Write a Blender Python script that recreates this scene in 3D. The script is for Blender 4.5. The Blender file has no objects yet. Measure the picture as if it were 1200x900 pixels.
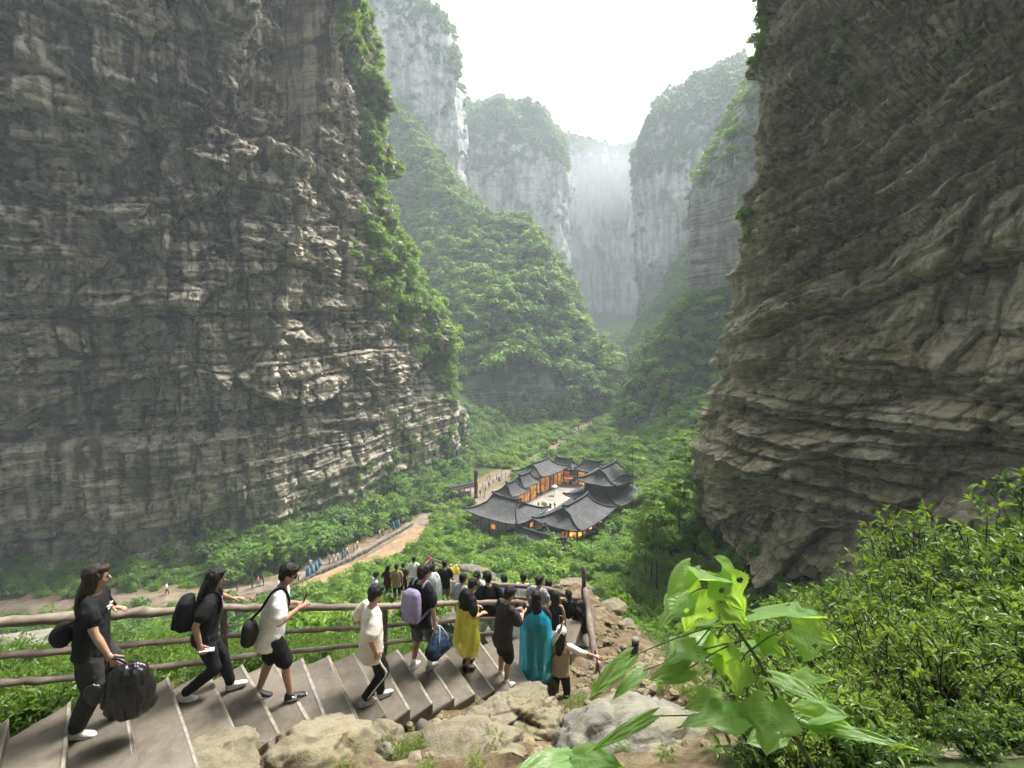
import bpy, bmesh, math, random
import numpy as np
from mathutils import Vector, Matrix, Quaternion
R = math.radians
scene = bpy.context.scene
COL = scene.collection
# ------------------------------------------------------------------ camera
FPX, PITCH = 550.0, math.atan(50.0 / 550.0)
cam_data = bpy.data.cameras.new('camera'); cam = bpy.data.objects.new('camera', cam_data); COL.objects.link(cam)
cam_data.sensor_width = 36.0; cam_data.lens = 36.0 * FPX / 1200.0
cam_data.clip_start = 0.05; cam_data.clip_end = 5000.0
cam.location = (0, 0, 0); cam.rotation_euler = (R(90) - PITCH, 0, 0)
scene.camera = cam
# ------------------------------------------------------------------ sky, sun, exposure
SUN_AZ, SUN_EL = R(44), R(57)           # azimuth clockwise from +Y (into the gorge), hazy high sun
world = bpy.data.worlds.new('World'); scene.world = world; world.use_nodes = True
wn, wl = world.node_tree.nodes, world.node_tree.links
wn.clear()
sky = wn.new('ShaderNodeTexSky'); sky.sky_type = 'NISHITA'; sky.sun_disc = False
sky.sun_elevation = SUN_EL; sky.sun_rotation = SUN_AZ
sky.air_density = 1.0; sky.dust_density = 6.0; sky.ozone_density = 1.0; sky.altitude = 300
hs = wn.new('ShaderNodeHueSaturation'); hs.inputs['Saturation'].default_value = 0.22   # overcast, milky sky
bg = wn.new('ShaderNodeBackground'); bg.inputs['Strength'].default_value = 0.125
wo = wn.new('ShaderNodeOutputWorld')
wl.new(sky.outputs[0], hs.inputs['Color']); wl.new(hs.outputs[0], bg.inputs['Color']); wl.new(bg.outputs[0], wo.inputs['Surface'])
sun_data = bpy.data.lights.new('sun', 'SUN'); sun = bpy.data.objects.new('sun', sun_data); COL.objects.link(sun)
sun_data.energy = 2.1; sun_data.angle = R(15); sun_data.color = (1.0, 0.95, 0.87)
_sd = Vector((math.sin(SUN_AZ) * math.cos(SUN_EL), math.cos(SUN_AZ) * math.cos(SUN_EL), math.sin(SUN_EL)))
sun.rotation_euler = _sd.to_track_quat('Z', 'Y').to_euler()
scene.view_settings.view_transform = 'Standard'; scene.view_settings.look = 'None'
scene.view_settings.exposure = 2.15; scene.view_settings.gamma = 1.0; scene.view_settings.use_curve_mapping = False
scene.cycles.max_bounces = 4; scene.cycles.diffuse_bounces = 2; scene.cycles.glossy_bounces = 2
scene.cycles.transmission_bounces = 3; scene.cycles.volume_bounces = 0; scene.cycles.transparent_max_bounces = 6
scene.cycles.use_adaptive_sampling = True; scene.cycles.adaptive_threshold = .03
scene.cycles.use_denoising = True
try: scene.cycles.denoiser = 'OPENIMAGEDENOISE'
except Exception: pass
scene.cycles.caustics_reflective = False; scene.cycles.caustics_refractive = False
# ------------------------------------------------------------------ helpers
CP, SP = math.cos(PITCH), math.sin(PITCH)
def ray(x, y):
    u, v = (x - 600.0) / FPX, (450.0 - y) / FPX
    return u, CP + v * SP, -SP + v * CP
def at(x, y, Y):
    """a point of the photograph (1200x900) at forward distance Y metres"""
    a, b, c = ray(x, y); k = Y / b
    return Vector((a * k, Y, c * k))
def onz(x, y, Z):
    a, b, c = ray(x, y); k = Z / c
    return Vector((a * k, b * k, Z))
def project(P):
    P = np.asarray(P, float)
    f = P[..., 1] * CP - P[..., 2] * SP
    u = P[..., 0] / f; v = (P[..., 1] * SP + P[..., 2] * CP) / f
    return 600 + u * FPX, 450 - v * FPX
def sm(a, b, x):
    t = np.clip((np.asarray(x, float) - a) / (b - a), 0, 1); return t * t * (3 - 2 * t)
def mesh_from(name, V, F, smooth=True, loose=False):
    """V (n,3), F (m,k) with k = 3 or 4, or a list of such arrays"""
    me = bpy.data.meshes.new(name)
    V = np.asarray(V, np.float32).reshape(-1, 3)
    me.vertices.add(len(V)); me.vertices.foreach_set('co', V.ravel())
    Fs = F if isinstance(F, (list, tuple)) and len(F) and isinstance(F[0], np.ndarray) and F[0].ndim == 2 else [np.asarray(F)]
    Fs = [np.asarray(f, np.int32) for f in Fs if len(f)]
    if Fs:
        idx = np.concatenate([f.ravel() for f in Fs])
        tot = np.concatenate([np.full(len(f), f.shape[1], np.int32) for f in Fs])
        st = np.concatenate([[0], np.cumsum(tot)[:-1]]).astype(np.int32)
        me.loops.add(len(idx)); me.loops.foreach_set('vertex_index', idx)
        me.polygons.add(len(tot)); me.polygons.foreach_set('loop_start', st)
        try: me.polygons.foreach_set('loop_total', tot)
        except Exception: pass
        me.polygons.foreach_set('use_smooth', np.full(len(tot), smooth))
    me.update(calc_edges=True)
    return me
def tag(o, label=None, cat=None, group=None, kind=None):
    if label: o['label'] = label
    if cat: o['category'] = cat
    if group: o['group'] = group
    if kind: o['kind'] = kind
    return o
def link(name, me, material=None, parent=None, loc=None):
    o = bpy.data.objects.new(name, me); COL.objects.link(o)
    if material is not None and me is not None and len(me.materials) == 0: me.materials.append(material)
    if parent is not None: o.parent = parent
    if loc is not None: o.location = loc
    return o
def empty(name, loc=(0, 0, 0), rz=0.0):
    o = bpy.data.objects.new(name, None); COL.objects.link(o)
    o.location = loc; o.rotation_euler = (0, 0, rz); o.empty_display_size = 0.2
    return o
def copy_tree(o, parent=None):
    c = o.copy(); COL.objects.link(c)
    if parent is not None: c.parent = parent
    for ch in o.children: copy_tree(ch, c)
    return c
class MB:
    """collects shapes for ONE mesh"""
    def __init__(s): s.v = []; s.f3 = []; s.f4 = []; s.n = 0
    def add(s, V, F):
        V = np.asarray(V, float).reshape(-1, 3); b = s.n
        s.v.append(V); s.n += len(V)
        for f in F:
            f = [i + b for i in f]
            if len(f) == 4: s.f4.append(f)
            elif len(f) == 3: s.f3.append(f)
            else:
                for i in range(1, len(f) - 1): s.f3.append([f[0], f[i], f[i + 1]])
        return s
    def box(s, c, h, M=None):
        V = np.array([[x, y, z] for x in (-1, 1) for y in (-1, 1) for z in (-1, 1)], float) * np.array(h)
        if M is not None: V = V @ np.array(M).T
        V = V + np.array(c)
        return s.add(V, [(0, 1, 3, 2), (4, 6, 7, 5), (0, 4, 5, 1), (2, 3, 7, 6), (0, 2, 6, 4), (1, 5, 7, 3)])
    def bevelbox(s, c, h, b, M=None):
        x, y, z = h
        V = []
        for k, zz in ((0, -z), (1, -z + b), (2, z - b), (3, z)):
            i = b if k in (0, 3) else 0
            for (sx, sy, ix, iy) in ((-1, -1, 0, 1), (-1, -1, 1, 0), (1, -1, 1, 0), (1, -1, 0, 1), (1, 1, 0, 1), (1, 1, 1, 0), (-1, 1, 1, 0), (-1, 1, 0, 1)):
                V.append((sx * (x - i - b * ix), sy * (y - i - b * iy), zz))
        V = np.array(V)
        if M is not None: V = V @ np.array(M).T
        V = V + np.array(c)
        F = [tuple(range(7, -1, -1)), tuple(range(24, 32))]
        for r in range(3):
            for k in range(8): F.append((r * 8 + k, r * 8 + (k + 1) % 8, r * 8 + 8 + (k + 1) % 8, r * 8 + 8 + k))
        return s.add(V, F)
    def loft(s, rings, cap=True, closed=True):
        """rings: list of (n,3) arrays"""
        n = len(rings[0]); V = np.concatenate(rings); F = []
        for r in range(len(rings) - 1):
            for k in range(n if closed else n - 1):
                k2 = (k + 1) % n
                F.append((r * n + k, r * n + k2, (r + 1) * n + k2, (r + 1) * n + k))
        if cap:
            F.append(tuple(range(n - 1, -1, -1))); F.append(tuple(range((len(rings) - 1) * n, len(rings) * n)))
        return s.add(V, F)
    def tube(s, pts, rad, n=8, cap=True):
        pts = [np.asarray(p, float) for p in pts]
        if not hasattr(rad, '__len__'): rad = [rad] * len(pts)
        rings = []; up = None
        for i, p in enumerate(pts):
            t = pts[min(i + 1, len(pts) - 1)] - pts[max(i - 1, 0)]
            t = t / (np.linalg.norm(t) + 1e-9)
            if up is None:
                up = np.array([0, 0, 1.0]) if abs(t[2]) < .9 else np.array([1.0, 0, 0])
            a = np.cross(t, up); a /= np.linalg.norm(a) + 1e-9; b = np.cross(a, t); up = b
            th = np.arange(n) * 2 * math.pi / n
            rings.append(p + rad[i] * (np.cos(th)[:, None] * a + np.sin(th)[:, None] * b))
        rings = [r[::-1] for r in rings]
        return s.loft(rings, cap)
    def data(s, name, smooth=True):
        return mesh_from(name, np.concatenate(s.v) if s.v else np.zeros((0, 3)), [np.array(f, np.int32) for f in (s.f4, s.f3) if f], smooth)
    def build(s, name, material, parent=None, smooth=True, loc=None):
        return link(name, s.data(name, smooth), material, parent, loc)
# ------------------------------------------------------------------ numpy noise
def _h(ix, iy, iz, seed):
    h = (ix.astype(np.uint32) * np.uint32(374761393) + iy.astype(np.uint32) * np.uint32(668265263)
         + iz.astype(np.uint32) * np.uint32(2147483647) + np.uint32((seed * 974711 + 12345) & 0xffffffff))
    h = (h ^ (h >> np.uint32(13))) * np.uint32(1274126177)
    h = (h ^ (h >> np.uint32(16))) * np.uint32(2246822519)
    h = h ^ (h >> np.uint32(15))
    return (h & np.uint32(0xffffff)).astype(np.float32) / np.float32(0xffffff)
def vnoise(P, seed=0):
    P = np.asarray(P, np.float32); i = np.floor(P); f = P - i
    i = i.astype(np.int64); f = f * f * f * (f * (f * 6 - 15) + 10)
    ix, iy, iz = i[:, 0], i[:, 1], i[:, 2]
    fx, fy, fz = f[:, 0], f[:, 1], f[:, 2]
    r = 0
    for dx in (0, 1):
        wx = fx if dx else 1 - fx
        for dy in (0, 1):
            wy = fy if dy else 1 - fy
            for dz in (0, 1):
                wz = fz if dz else 1 - fz
                r = r + wx * wy * wz * _h(ix + dx, iy + dy, iz + dz, seed)
    return r * 2 - 1
def fbm(P, seed=0, oct=4, gain=.5, lac=2.03):
    P = np.asarray(P, np.float32); a, r, t = 1.0, 0, 0
    for o in range(oct):
        r = r + a * vnoise(P, seed + o * 17); t += a; a *= gain; P = P * lac + 7.31
    return r / t
def ridged(P, seed=0, oct=3):
    P = np.asarray(P, np.float32); a, r, t = 1.0, 0, 0
    for o in range(oct):
        r = r + a * (1 - np.abs(vnoise(P, seed + o * 29)) * 2); t += a; a *= .5; P = P * 2.1 + 3.7
    return r / t
def facet(u, z, seed, tilt=1.0, bu=0.0, bz=0.0):
    """tilted flat facets in 2D cells: (offset in cell units, crack distance)"""
    iu, iz = np.floor(u).astype(np.int64), np.floor(z).astype(np.int64)
    b1 = np.full(u.shape, 9.0, np.float32); b2 = b1.copy(); off = np.zeros(u.shape, np.float32)
    zero = np.zeros_like(iu)
    for du in (-1, 0, 1):
        for dz in (-1, 0, 1):
            cu, cz = iu + du, iz + dz
            pu = cu + _h(cu, cz, zero, seed); pz = cz + _h(cu, cz, zero + 1, seed)
            a, b = u - pu, z - pz
            d = np.sqrt(a * a + b * b).astype(np.float32)
            o = ((_h(cu, cz, zero + 2, seed) - .5) * 2 * a + (_h(cu, cz, zero + 3, seed) - .5) * 2 * b) * tilt + bu * a + bz * b + (_h(cu, cz, zero + 4, seed) - .5)
            c = d < b1
            b2 = np.where(c, b1, np.minimum(b2, d)); off = np.where(c, o, off); b1 = np.where(c, d, b1)
    return off, b2 - b1
def rnd(seed): return np.random.default_rng(seed)
# ------------------------------------------------------------------ materials
def nmat(name):
    m = bpy.data.materials.new(name); m.use_nodes = True
    nt = m.node_tree; nt.nodes.clear()
    out = nt.nodes.new('ShaderNodeOutputMaterial')
    return m, nt, out
class NT:
    def __init__(s, nt): s.nt = nt
    def n(s, t, **kw):
        x = s.nt.nodes.new(t)
        for k, v in kw.items():
            if k.startswith('i_'):
                key = k[2:].replace('_', ' ')
                x.inputs[int(key) if key.isdigit() else key].default_value = v
            else: setattr(x, k, v)
        return x
    def l(s, a, b): s.nt.links.new(a, b)
    def noise(s, vec, scale, detail=4, rough=.55, dist=0.0, stretch=None):
        if stretch is not None:
            m = s.n('ShaderNodeMapping'); m.inputs['Scale'].default_value = stretch; s.l(vec, m.inputs['Vector']); vec = m.outputs[0]
        x = s.n('ShaderNodeTexNoise'); x.inputs['Scale'].default_value = scale; x.inputs['Detail'].default_value = detail
        x.inputs['Roughness'].default_value = rough; x.inputs['Distortion'].default_value = dist
        s.l(vec, x.inputs['Vector']); return x.outputs['Fac']
    def ramp(s, fac, stops):
        r = s.n('ShaderNodeValToRGB'); e = r.color_ramp.elements
        while len(e) < len(stops): e.new(0.5)
        for k, (p, c) in enumerate(stops):
            e[k].position = p
            e[k].color = (c, c, c, 1) if not hasattr(c, '__len__') else (*c[:3], 1)
        s.l(fac, r.inputs['Fac']); return r.outputs['Color']
    def mix(s, fac, a, b, blend='MIX'):
        m = s.n('ShaderNodeMix', data_type='RGBA', blend_type=blend)
        for sock, v in ((0, fac), (6, a), (7, b)):
            if isinstance(v, bpy.types.NodeSocket): s.l(v, m.inputs[sock])
            elif sock == 0: m.inputs[0].default_value = v
            else: m.inputs[sock].default_value = (*v[:3], 1)
        return m.outputs[2]
    def math(s, op, a, b=0.0, clamp=False):
        m = s.n('ShaderNodeMath', operation=op, use_clamp=clamp)
        for k, v in ((0, a), (1, b)):
            if isinstance(v, bpy.types.NodeSocket): s.l(v, m.inputs[k])
            else: m.inputs[k].default_value = v
        return m.outputs[0]
    def obj(s): return s.n('ShaderNodeTexCoord').outputs['Object']
    def bump(s, h, strength, dist, normal=None):
        b = s.n('ShaderNodeBump'); b.inputs['Strength'].default_value = strength; b.inputs['Distance'].default_value = dist
        s.l(h, b.inputs['Height'])
        if normal is not None: s.l(normal, b.inputs['Normal'])
        return b.outputs[0]
    def bsdf(s, out, color, rough=.8, normal=None, spec=.3, **kw):
        p = s.n('ShaderNodeBsdfPrincipled')
        if isinstance(color, bpy.types.NodeSocket): s.l(color, p.inputs['Base Color'])
        else: p.inputs['Base Color'].default_value = (*color[:3], 1)
        if isinstance(rough, bpy.types.NodeSocket): s.l(rough, p.inputs['Roughness'])
        else: p.inputs['Roughness'].default_value = rough
        p.inputs['Specular IOR Level'].default_value = spec
        if normal is not None: s.l(normal, p.inputs['Normal'])
        for k, v in kw.items():
            key = k.replace('_', ' ')
            if isinstance(v, bpy.types.NodeSocket): s.l(v, p.inputs[key])
            else: p.inputs[key].default_value = v
        if out is not None: s.l(p.outputs[0], out.inputs['Surface'])
        return p
def plain(name, color, rough=.7, var=.18, scale=12.0, bump=.15, bdist=.01, spec=.3, stretch=None, **kw):
    """a surface with slight procedural mottling and relief"""
    m, nt, out = nmat(name); N = NT(nt); c = N.obj()
    f = N.noise(c, scale, 5, .6, stretch=stretch)
    d = [max(0, x * (1 - var)) for x in color]; l = [min(1, x * (1 + var)) for x in color]
    col = N.ramp(f, [(.3, d), (.7, l)])
    nrm = N.bump(f, bump, bdist) if bump else None
    N.bsdf(out, col, rough, nrm, spec, **kw)
    return m
# ------------------------------------------------------------------ rock, ground and leaf materials
def rock_mat(name, dark, mid, light, moss=(.07, .085, .03), moss_amt=.5, ochre=(.30, .22, .12), ochre_amt=.25, scale=1.0,
             strata=1.0, streak=.5, bump=1.0, pale=None, tilt=0.0, cracks=1.0):
    m, nt, out = nmat(name); N = NT(nt); c = N.obj()
    if tilt:
        mp = N.n('ShaderNodeMapping'); mp.inputs['Rotation'].default_value = (0, tilt, 0); N.l(c, mp.inputs['Vector']); cs = mp.outputs[0]
    else: cs = c
    big = N.noise(c, .045 * scale, 6, .6, .6)
    fine = N.noise(c, .9 * scale, 8, .62, .3)
    lay = N.noise(cs, .5 * scale, 7, .62, .4, stretch=(.25, .25, 2.6))
    vert = N.noise(c, .5 * scale, 6, .6, .5, stretch=(1, 1, .09))
    mixv = N.math('ADD', N.math('MULTIPLY', fine, .45), N.math('ADD', N.math('MULTIPLY', lay, .35 * strata), N.math('MULTIPLY', big, .55 - .35 * strata + .35)))
    col = N.ramp(mixv, [(.42, dark), (.54, mid), (.66, light)])
    col = N.mix(N.math('MULTIPLY', N.ramp(N.noise(c, .11 * scale, 5, .6, 1.0), [(.5, 0), (.66, 1)]), ochre_amt), col, ochre)
    # water stains run down the face
    st = N.ramp(vert, [(.44, 1), (.56, 0)])
    col = N.mix(N.math('MULTIPLY', st, streak), col, [x * .5 for x in dark])
    if pale is not None:
        pv = N.ramp(N.noise(c, .35 * scale, 5, .6, .4, stretch=(1, 1, .12)), [(.52, 0), (.64, 1)])
        col = N.mix(N.math('MULTIPLY', pv, .7), col, pale)
    g = N.n('ShaderNodeNewGeometry'); sep = N.n('ShaderNodeSeparateXYZ'); N.l(g.outputs['Normal'], sep.inputs[0])
    mo = N.math('MULTIPLY', N.ramp(N.math('ADD', sep.outputs['Z'], N.math('MULTIPLY', N.noise(c, .6 * scale, 6, .65), .8)), [(.45, 0), (.95, 1)]), moss_amt)
    mo = N.math('MULTIPLY', mo, N.ramp(N.noise(c, .08 * scale, 4, .6), [(.38, .15), (.6, 1)]))
    col = N.mix(mo, col, moss)
    b1 = N.bump(lay, .55 * bump * strata + .05, .9 / scale)
    b2 = N.bump(fine, .6 * bump, .45 / scale, b1)
    vo = N.n('ShaderNodeTexVoronoi', feature='DISTANCE_TO_EDGE'); vo.inputs['Scale'].default_value = .42 * scale
    wv = N.n('ShaderNodeMapping'); wv.inputs['Scale'].default_value = (1, 1, 1.7); wn_ = N.n('ShaderNodeTexNoise'); wn_.inputs['Scale'].default_value = .8 * scale; wn_.inputs['Detail'].default_value = 5; N.l(c, wn_.inputs['Vector'])
    va = N.n('ShaderNodeVectorMath', operation='MULTIPLY_ADD'); N.l(wn_.outputs['Color'], va.inputs[0]); va.inputs[1].default_value = (1.6 / scale,) * 3; N.l(c, va.inputs[2]); N.l(va.outputs[0], wv.inputs['Vector']); N.l(wv.outputs[0], vo.inputs['Vector'])
    crack = N.ramp(vo.outputs['Distance'], [(0, 0), (.035, 1)]); b2 = N.bump(crack, .55 * bump * cracks + .001, .25 / scale, b2)
    col = N.mix(N.math('MULTIPLY', N.ramp(vo.outputs['Distance'], [(0, 1), (.05, 0)]), .55 * cracks), col, [x * .45 for x in dark])
    ln = N.noise(cs, .8 * scale, 4, .55, .25, stretch=(.10, .10, 2.2)); col = N.mix(N.math('MULTIPLY', N.ramp(ln, [(.40, 1), (.445, 0)]), .6 * strata), col, [x * .5 for x in dark])
    b3 = N.bump(N.noise(c, 5 * scale, 6, .7), .6 * bump, .10 / scale, b2)
    N.bsdf(out, col, .85, b3, .25)
    return m
M = {}
M['left_rock'] = rock_mat('left_cliff_rock', (.065, .058, .047), (.23, .203, .162), (.56, .50, .40), moss_amt=.22, ochre=(.30, .25, .16), ochre_amt=.3, strata=.7, streak=.8, scale=1.0, cracks=.8)
M['right_rock'] = rock_mat('right_cliff_rock', (.060, .050, .037), (.22, .185, .135), (.58, .52, .41), moss=(.26, .24, .085), moss_amt=.5, ochre=(.31, .25, .12), ochre_amt=.4, strata=.35, streak=.45, scale=1.6, cracks=.35)
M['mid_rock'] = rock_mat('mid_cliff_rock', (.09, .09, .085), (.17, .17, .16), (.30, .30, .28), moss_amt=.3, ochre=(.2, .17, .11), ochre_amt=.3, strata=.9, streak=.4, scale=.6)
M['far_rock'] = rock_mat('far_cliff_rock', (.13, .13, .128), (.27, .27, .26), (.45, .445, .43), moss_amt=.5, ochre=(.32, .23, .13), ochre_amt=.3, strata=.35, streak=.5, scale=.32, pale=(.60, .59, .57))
def slope_mat():
    m = M['mid_rock'].copy(); m.name = 'wooded_slope_soil'; nt = m.node_tree; N = NT(nt); p = [n for n in nt.nodes if n.type == 'BSDF_PRINCIPLED'][0]
    old = p.inputs['Base Color'].links[0].from_socket; g = N.n('ShaderNodeNewGeometry'); sp = N.n('ShaderNodeSeparateXYZ'); N.l(g.outputs['True Normal'], sp.inputs[0])
    f = N.ramp(N.math('ADD', sp.outputs['Z'], N.math('MULTIPLY', N.noise(N.obj(), .12, 4, .6), .3)), [(.30, 0), (.50, 1)]); N.l(N.mix(f, old, (.035, .06, .02)), p.inputs['Base Color']); return m
M['slope'] = slope_mat()
M['boulder'] = rock_mat('boulder_rock', (.055, .045, .032), (.125, .105, .074), (.22, .195, .145), moss=(.30, .27, .12), moss_amt=.35, ochre=(.27, .19, .06), ochre_amt=.6, strata=.2, streak=.1, scale=9, cracks=.12)
M['grey_boulder'] = rock_mat('grey_boulder_rock', (.05, .048, .042), (.115, .11, .098), (.21, .205, .185), moss=(.30, .29, .13), moss_amt=.25, ochre=(.36, .30, .13), ochre_amt=.4, strata=.25, streak=.15, scale=10, cracks=.12)
def ground_mat():
    m, nt, out = nmat('hillside_earth'); N = NT(nt); c = N.obj()
    a = N.n('ShaderNodeAttribute', attribute_name='dirt'); dirt = a.outputs['Fac']
    fine = N.noise(c, 6, 8, .7); big = N.noise(c, .5, 6, .6, .5)
    grass = N.ramp(N.math('ADD', N.math('MULTIPLY', fine, .6), N.math('MULTIPLY', big, .4)), [(.35, (.035, .05, .018)), (.5, (.055, .085, .025)), (.66, (.10, .135, .04))])
    earth = N.ramp(N.noise(c, 3.0, 9, .72, .2), [(.32, (.07, .05, .03)), (.5, (.17, .13, .075)), (.68, (.30, .25, .16))])
    f = N.ramp(N.math('ADD', N.math('MULTIPLY', dirt, 1.0), N.math('MULTIPLY', N.math('SUBTRACT', N.noise(c, 1.6, 7, .68), .5), 1.3)), [(.42, 0), (.6, 1)])
    col = N.mix(f, grass, earth)
    b = N.bump(fine, .8, .12); b = N.bump(N.noise(c, 28, 5, .7), .6, .03, b)
    N.bsdf(out, col, .95, b, .15)
    return m
M['ground'] = ground_mat()
def path_mat(name, c0, c1, c2, sc=1.0):
    m, nt, out = nmat(name); N = NT(nt); c = N.obj()
    f = N.noise(c, .8 * sc, 8, .65, .3)
    col = N.ramp(f, [(.33, c0), (.5, c1), (.68, c2)])
    N.bsdf(out, col, .9, N.bump(N.noise(c, 3 * sc, 6, .7), .5, .06 / sc), .2)
    return m
M['path'] = path_mat('trodden_path', (.12, .095, .07), (.19, .155, .115), (.26, .22, .17))
M['dirt'] = path_mat('orange_dirt', (.19, .125, .07), (.28, .19, .11), (.35, .255, .155))
M['court'] = path_mat('wet_paving', (.20, .18, .155), (.30, .275, .24), (.38, .36, .32))
def leaf_mat(name, c0, c1, c2, trans=.35, rough=.5, hue=.03):
    """leaves: colour varies per plant and per leaf, light shines through them"""
    m, nt, out = nmat(name); N = NT(nt)
    oi = N.n('ShaderNodeObjectInfo'); c = N.obj()
    a = N.n('ShaderNodeAttribute', attribute_name='tone')
    v = N.math('ADD', N.math('MULTIPLY', oi.outputs['Random'], .42), N.math('MULTIPLY', a.outputs['Fac'], .58))
    col = N.ramp(v, [(.1, c0), (.5, c1), (.9, c2)])
    p = N.bsdf(None, col, rough, None, .35)
    t = N.n('ShaderNodeBsdfTranslucent')
    tc = N.mix(.55, col, (.30, .42, .03)); N.l(tc, t.inputs['Color'])
    mx = N.n('ShaderNodeMixShader'); mx.inputs[0].default_value = trans
    N.l(p.outputs[0], mx.inputs[1]); N.l(t.outputs[0], mx.inputs[2]); N.l(mx.outputs[0], out.inputs['Surface'])
    return m
M['leaf_forest'] = leaf_mat('forest_leaves', (.036, .10, .015), (.088, .20, .023), (.185, .33, .038), .36)
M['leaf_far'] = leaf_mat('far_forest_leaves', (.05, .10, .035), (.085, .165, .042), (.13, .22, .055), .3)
M['leaf_bright'] = leaf_mat('bright_scrub_leaves', (.075, .18, .014), (.16, .31, .022), (.29, .45, .035), .42)
M['leaf_shrub'] = leaf_mat('shrub_leaves', (.04, .10, .02), (.095, .19, .03), (.21, .32, .05), .42, .4)
M['leaf_yellow'] = leaf_mat('yellow_green_leaves', (.08, .15, .02), (.15, .24, .03), (.24, .33, .05), .45, .45)
M['bark'] = plain('bark', (.09, .07, .05), .9, .35, 9, .6, .02, stretch=(1, 1, .25))
M['thin_bark'] = plain('thin_bark', (.05, .045, .035), .9, .3, 9, .5, .01)
# ------------------------------------------------------------------ terrain height
_vy = np.array([0, 55, 80, 110, 160, 220, 300, 400, 520, 700, 900]); _vz = np.array([-34, -35, -36, -37, -37, -36, -30, -17, 0, 45, 90.])
_cx = np.array([-30, -28, -24, 4, 14, 36, 66, 98, 130, 160, 180.]); _cw = np.array([60, 50, 44, 28, 22, 19, 18, 22, 30, 60, 90.])
def valley(X, Y):
    z = np.interp(Y, _vy, _vz); xc = np.interp(Y, _vy, _cx); w = np.interp(Y, _vy, _cw)
    d = np.maximum(np.abs(X - xc) - w, 0)
    return z + np.minimum(.34 * d ** 1.2, 110)
_tp = np.array([
 (-4.5, 4.8, -4.05), (-2.75, 7.0, -5.1), (-1.9, 5.9, -5.15), (-3.3, 4.3, -4.25), (-1.4, 8.1, -5.9), (-.4, 7.7, -6.05), (.3, 8.9, -6.6), (.8, 10, -7.2),
 (-4.6, 3.0, -4.35), (-3.4, 3.4, -4.6), (-6, 3.6, -4.1), (-5.2, 4.6, -4.1), (0, 0, -1.7), (-3, 0, -1.9), (3, 0, -1.6), (0, 3, -3.2), (-2, 3.4, -4.1), (0, 5.3, -4.8), (1.1, 8.1, -6.6), (1.2, 5, -4.75), (2, 8, -5.9), (2.3, 11, -6.85), (2.4, 14, -7.7),
 (3.4, 14, -9.2), (3.2, 20, -14), (3, 30, -22), (3.2, 3, -2.85), (3, 5, -4.1), (5, 6, -4.6), (8, 8, -4.6), (4, 10, -7.2), (10, 15, -10), (6, 20, -14.5), (15, 30, -22), (25, 50, -33), (10, 45, -30.5),
 (12, 4, -1.5), (20, 10, -4), (30, 25, -18), (-8, 0, -2.2), (-20, 0, -8),
 (-5.6, 5.4, -4.3), (-4.2, 7.2, -5.3), (-8, 6, -4.6), (-10, 10, -8), (-3, 9, -6.3), (-4, 13, -8.9), (-1, 12, -8.2), (-1.6, 15.2, -9.2), (-4.4, 19, -11.5), (-8, 20, -15), (-15, 15, -13), (-20, 30, -24), (-3, 26, -16.6),
 (0, 20, -13), (-5, 39, -20.3), (-1.5, 39, -20.8), (-8, 44, -27), (-2, 46, -29), (0, 33, -21.5), (0, 52, -33), (-12, 38, -27), (-25, 45, -33), (-40, 50, -35), (-30, 20, -20), (-50, 30, -30), (-60, 55, -35),
 (-45, 60, -35), (-30, 60, -35), (-15, 60, -35), (0, 60, -35), (15, 60, -35), (26, 62, -35), (40, 40, -28), (-80, 60, -34), (-15, -20, -3), (15, -20, 2), (50, 0, 0), (-60, 0, -20)], float)
def _phi(d2): return .5 * d2 * np.log(d2 + 1e-9)
_n = len(_tp); _A = np.zeros((_n + 3, _n + 3))
_A[:_n, :_n] = _phi(((_tp[:, None, :2] - _tp[None, :, :2]) ** 2).sum(-1)); _A[:_n, :_n] += np.eye(_n) * .15
_A[:_n, _n] = 1; _A[:_n, _n + 1:] = _tp[:, :2]; _A[_n:, :_n] = _A[:_n, _n:].T
_w = np.linalg.solve(_A, np.concatenate([_tp[:, 2], [0, 0, 0]]))
def ground_z(X, Y, detail=True):
    X = np.atleast_1d(np.asarray(X, float)); Y = np.atleast_1d(np.asarray(Y, float)); sh = X.shape
    X = X.ravel(); Y = Y.ravel()
    k = sm(48, 64, Y)
    z = valley(X, Y)
    i = np.where(k < 1)[0]
    if len(i):
        x, y = np.clip(X[i], -85, 60), np.maximum(Y[i], -20)
        q = np.full(len(i), _w[_n])
        q += _w[_n + 1] * x + _w[_n + 2] * y
        for s in range(0, len(i), 20000):
            e = slice(s, s + 20000)
            q[e] += _phi((x[e, None] - _tp[None, :, 0]) ** 2 + (y[e, None] - _tp[None, :, 1]) ** 2) @ _w[:_n]
        z[i] = q * (1 - k[i]) + z[i] * k[i]
    if detail:
        P = np.stack([X, Y, 0 * X], 1)
        amp = sm(6, 60, Y)
        z = z + fbm(P * .9, 3, 4) * (.12 + .1 * amp) + fbm(P * .11, 5, 3) * (.05 + .9 * amp) * (1 - .8 * flat_zone(X, Y))
    return z.reshape(sh)
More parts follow.
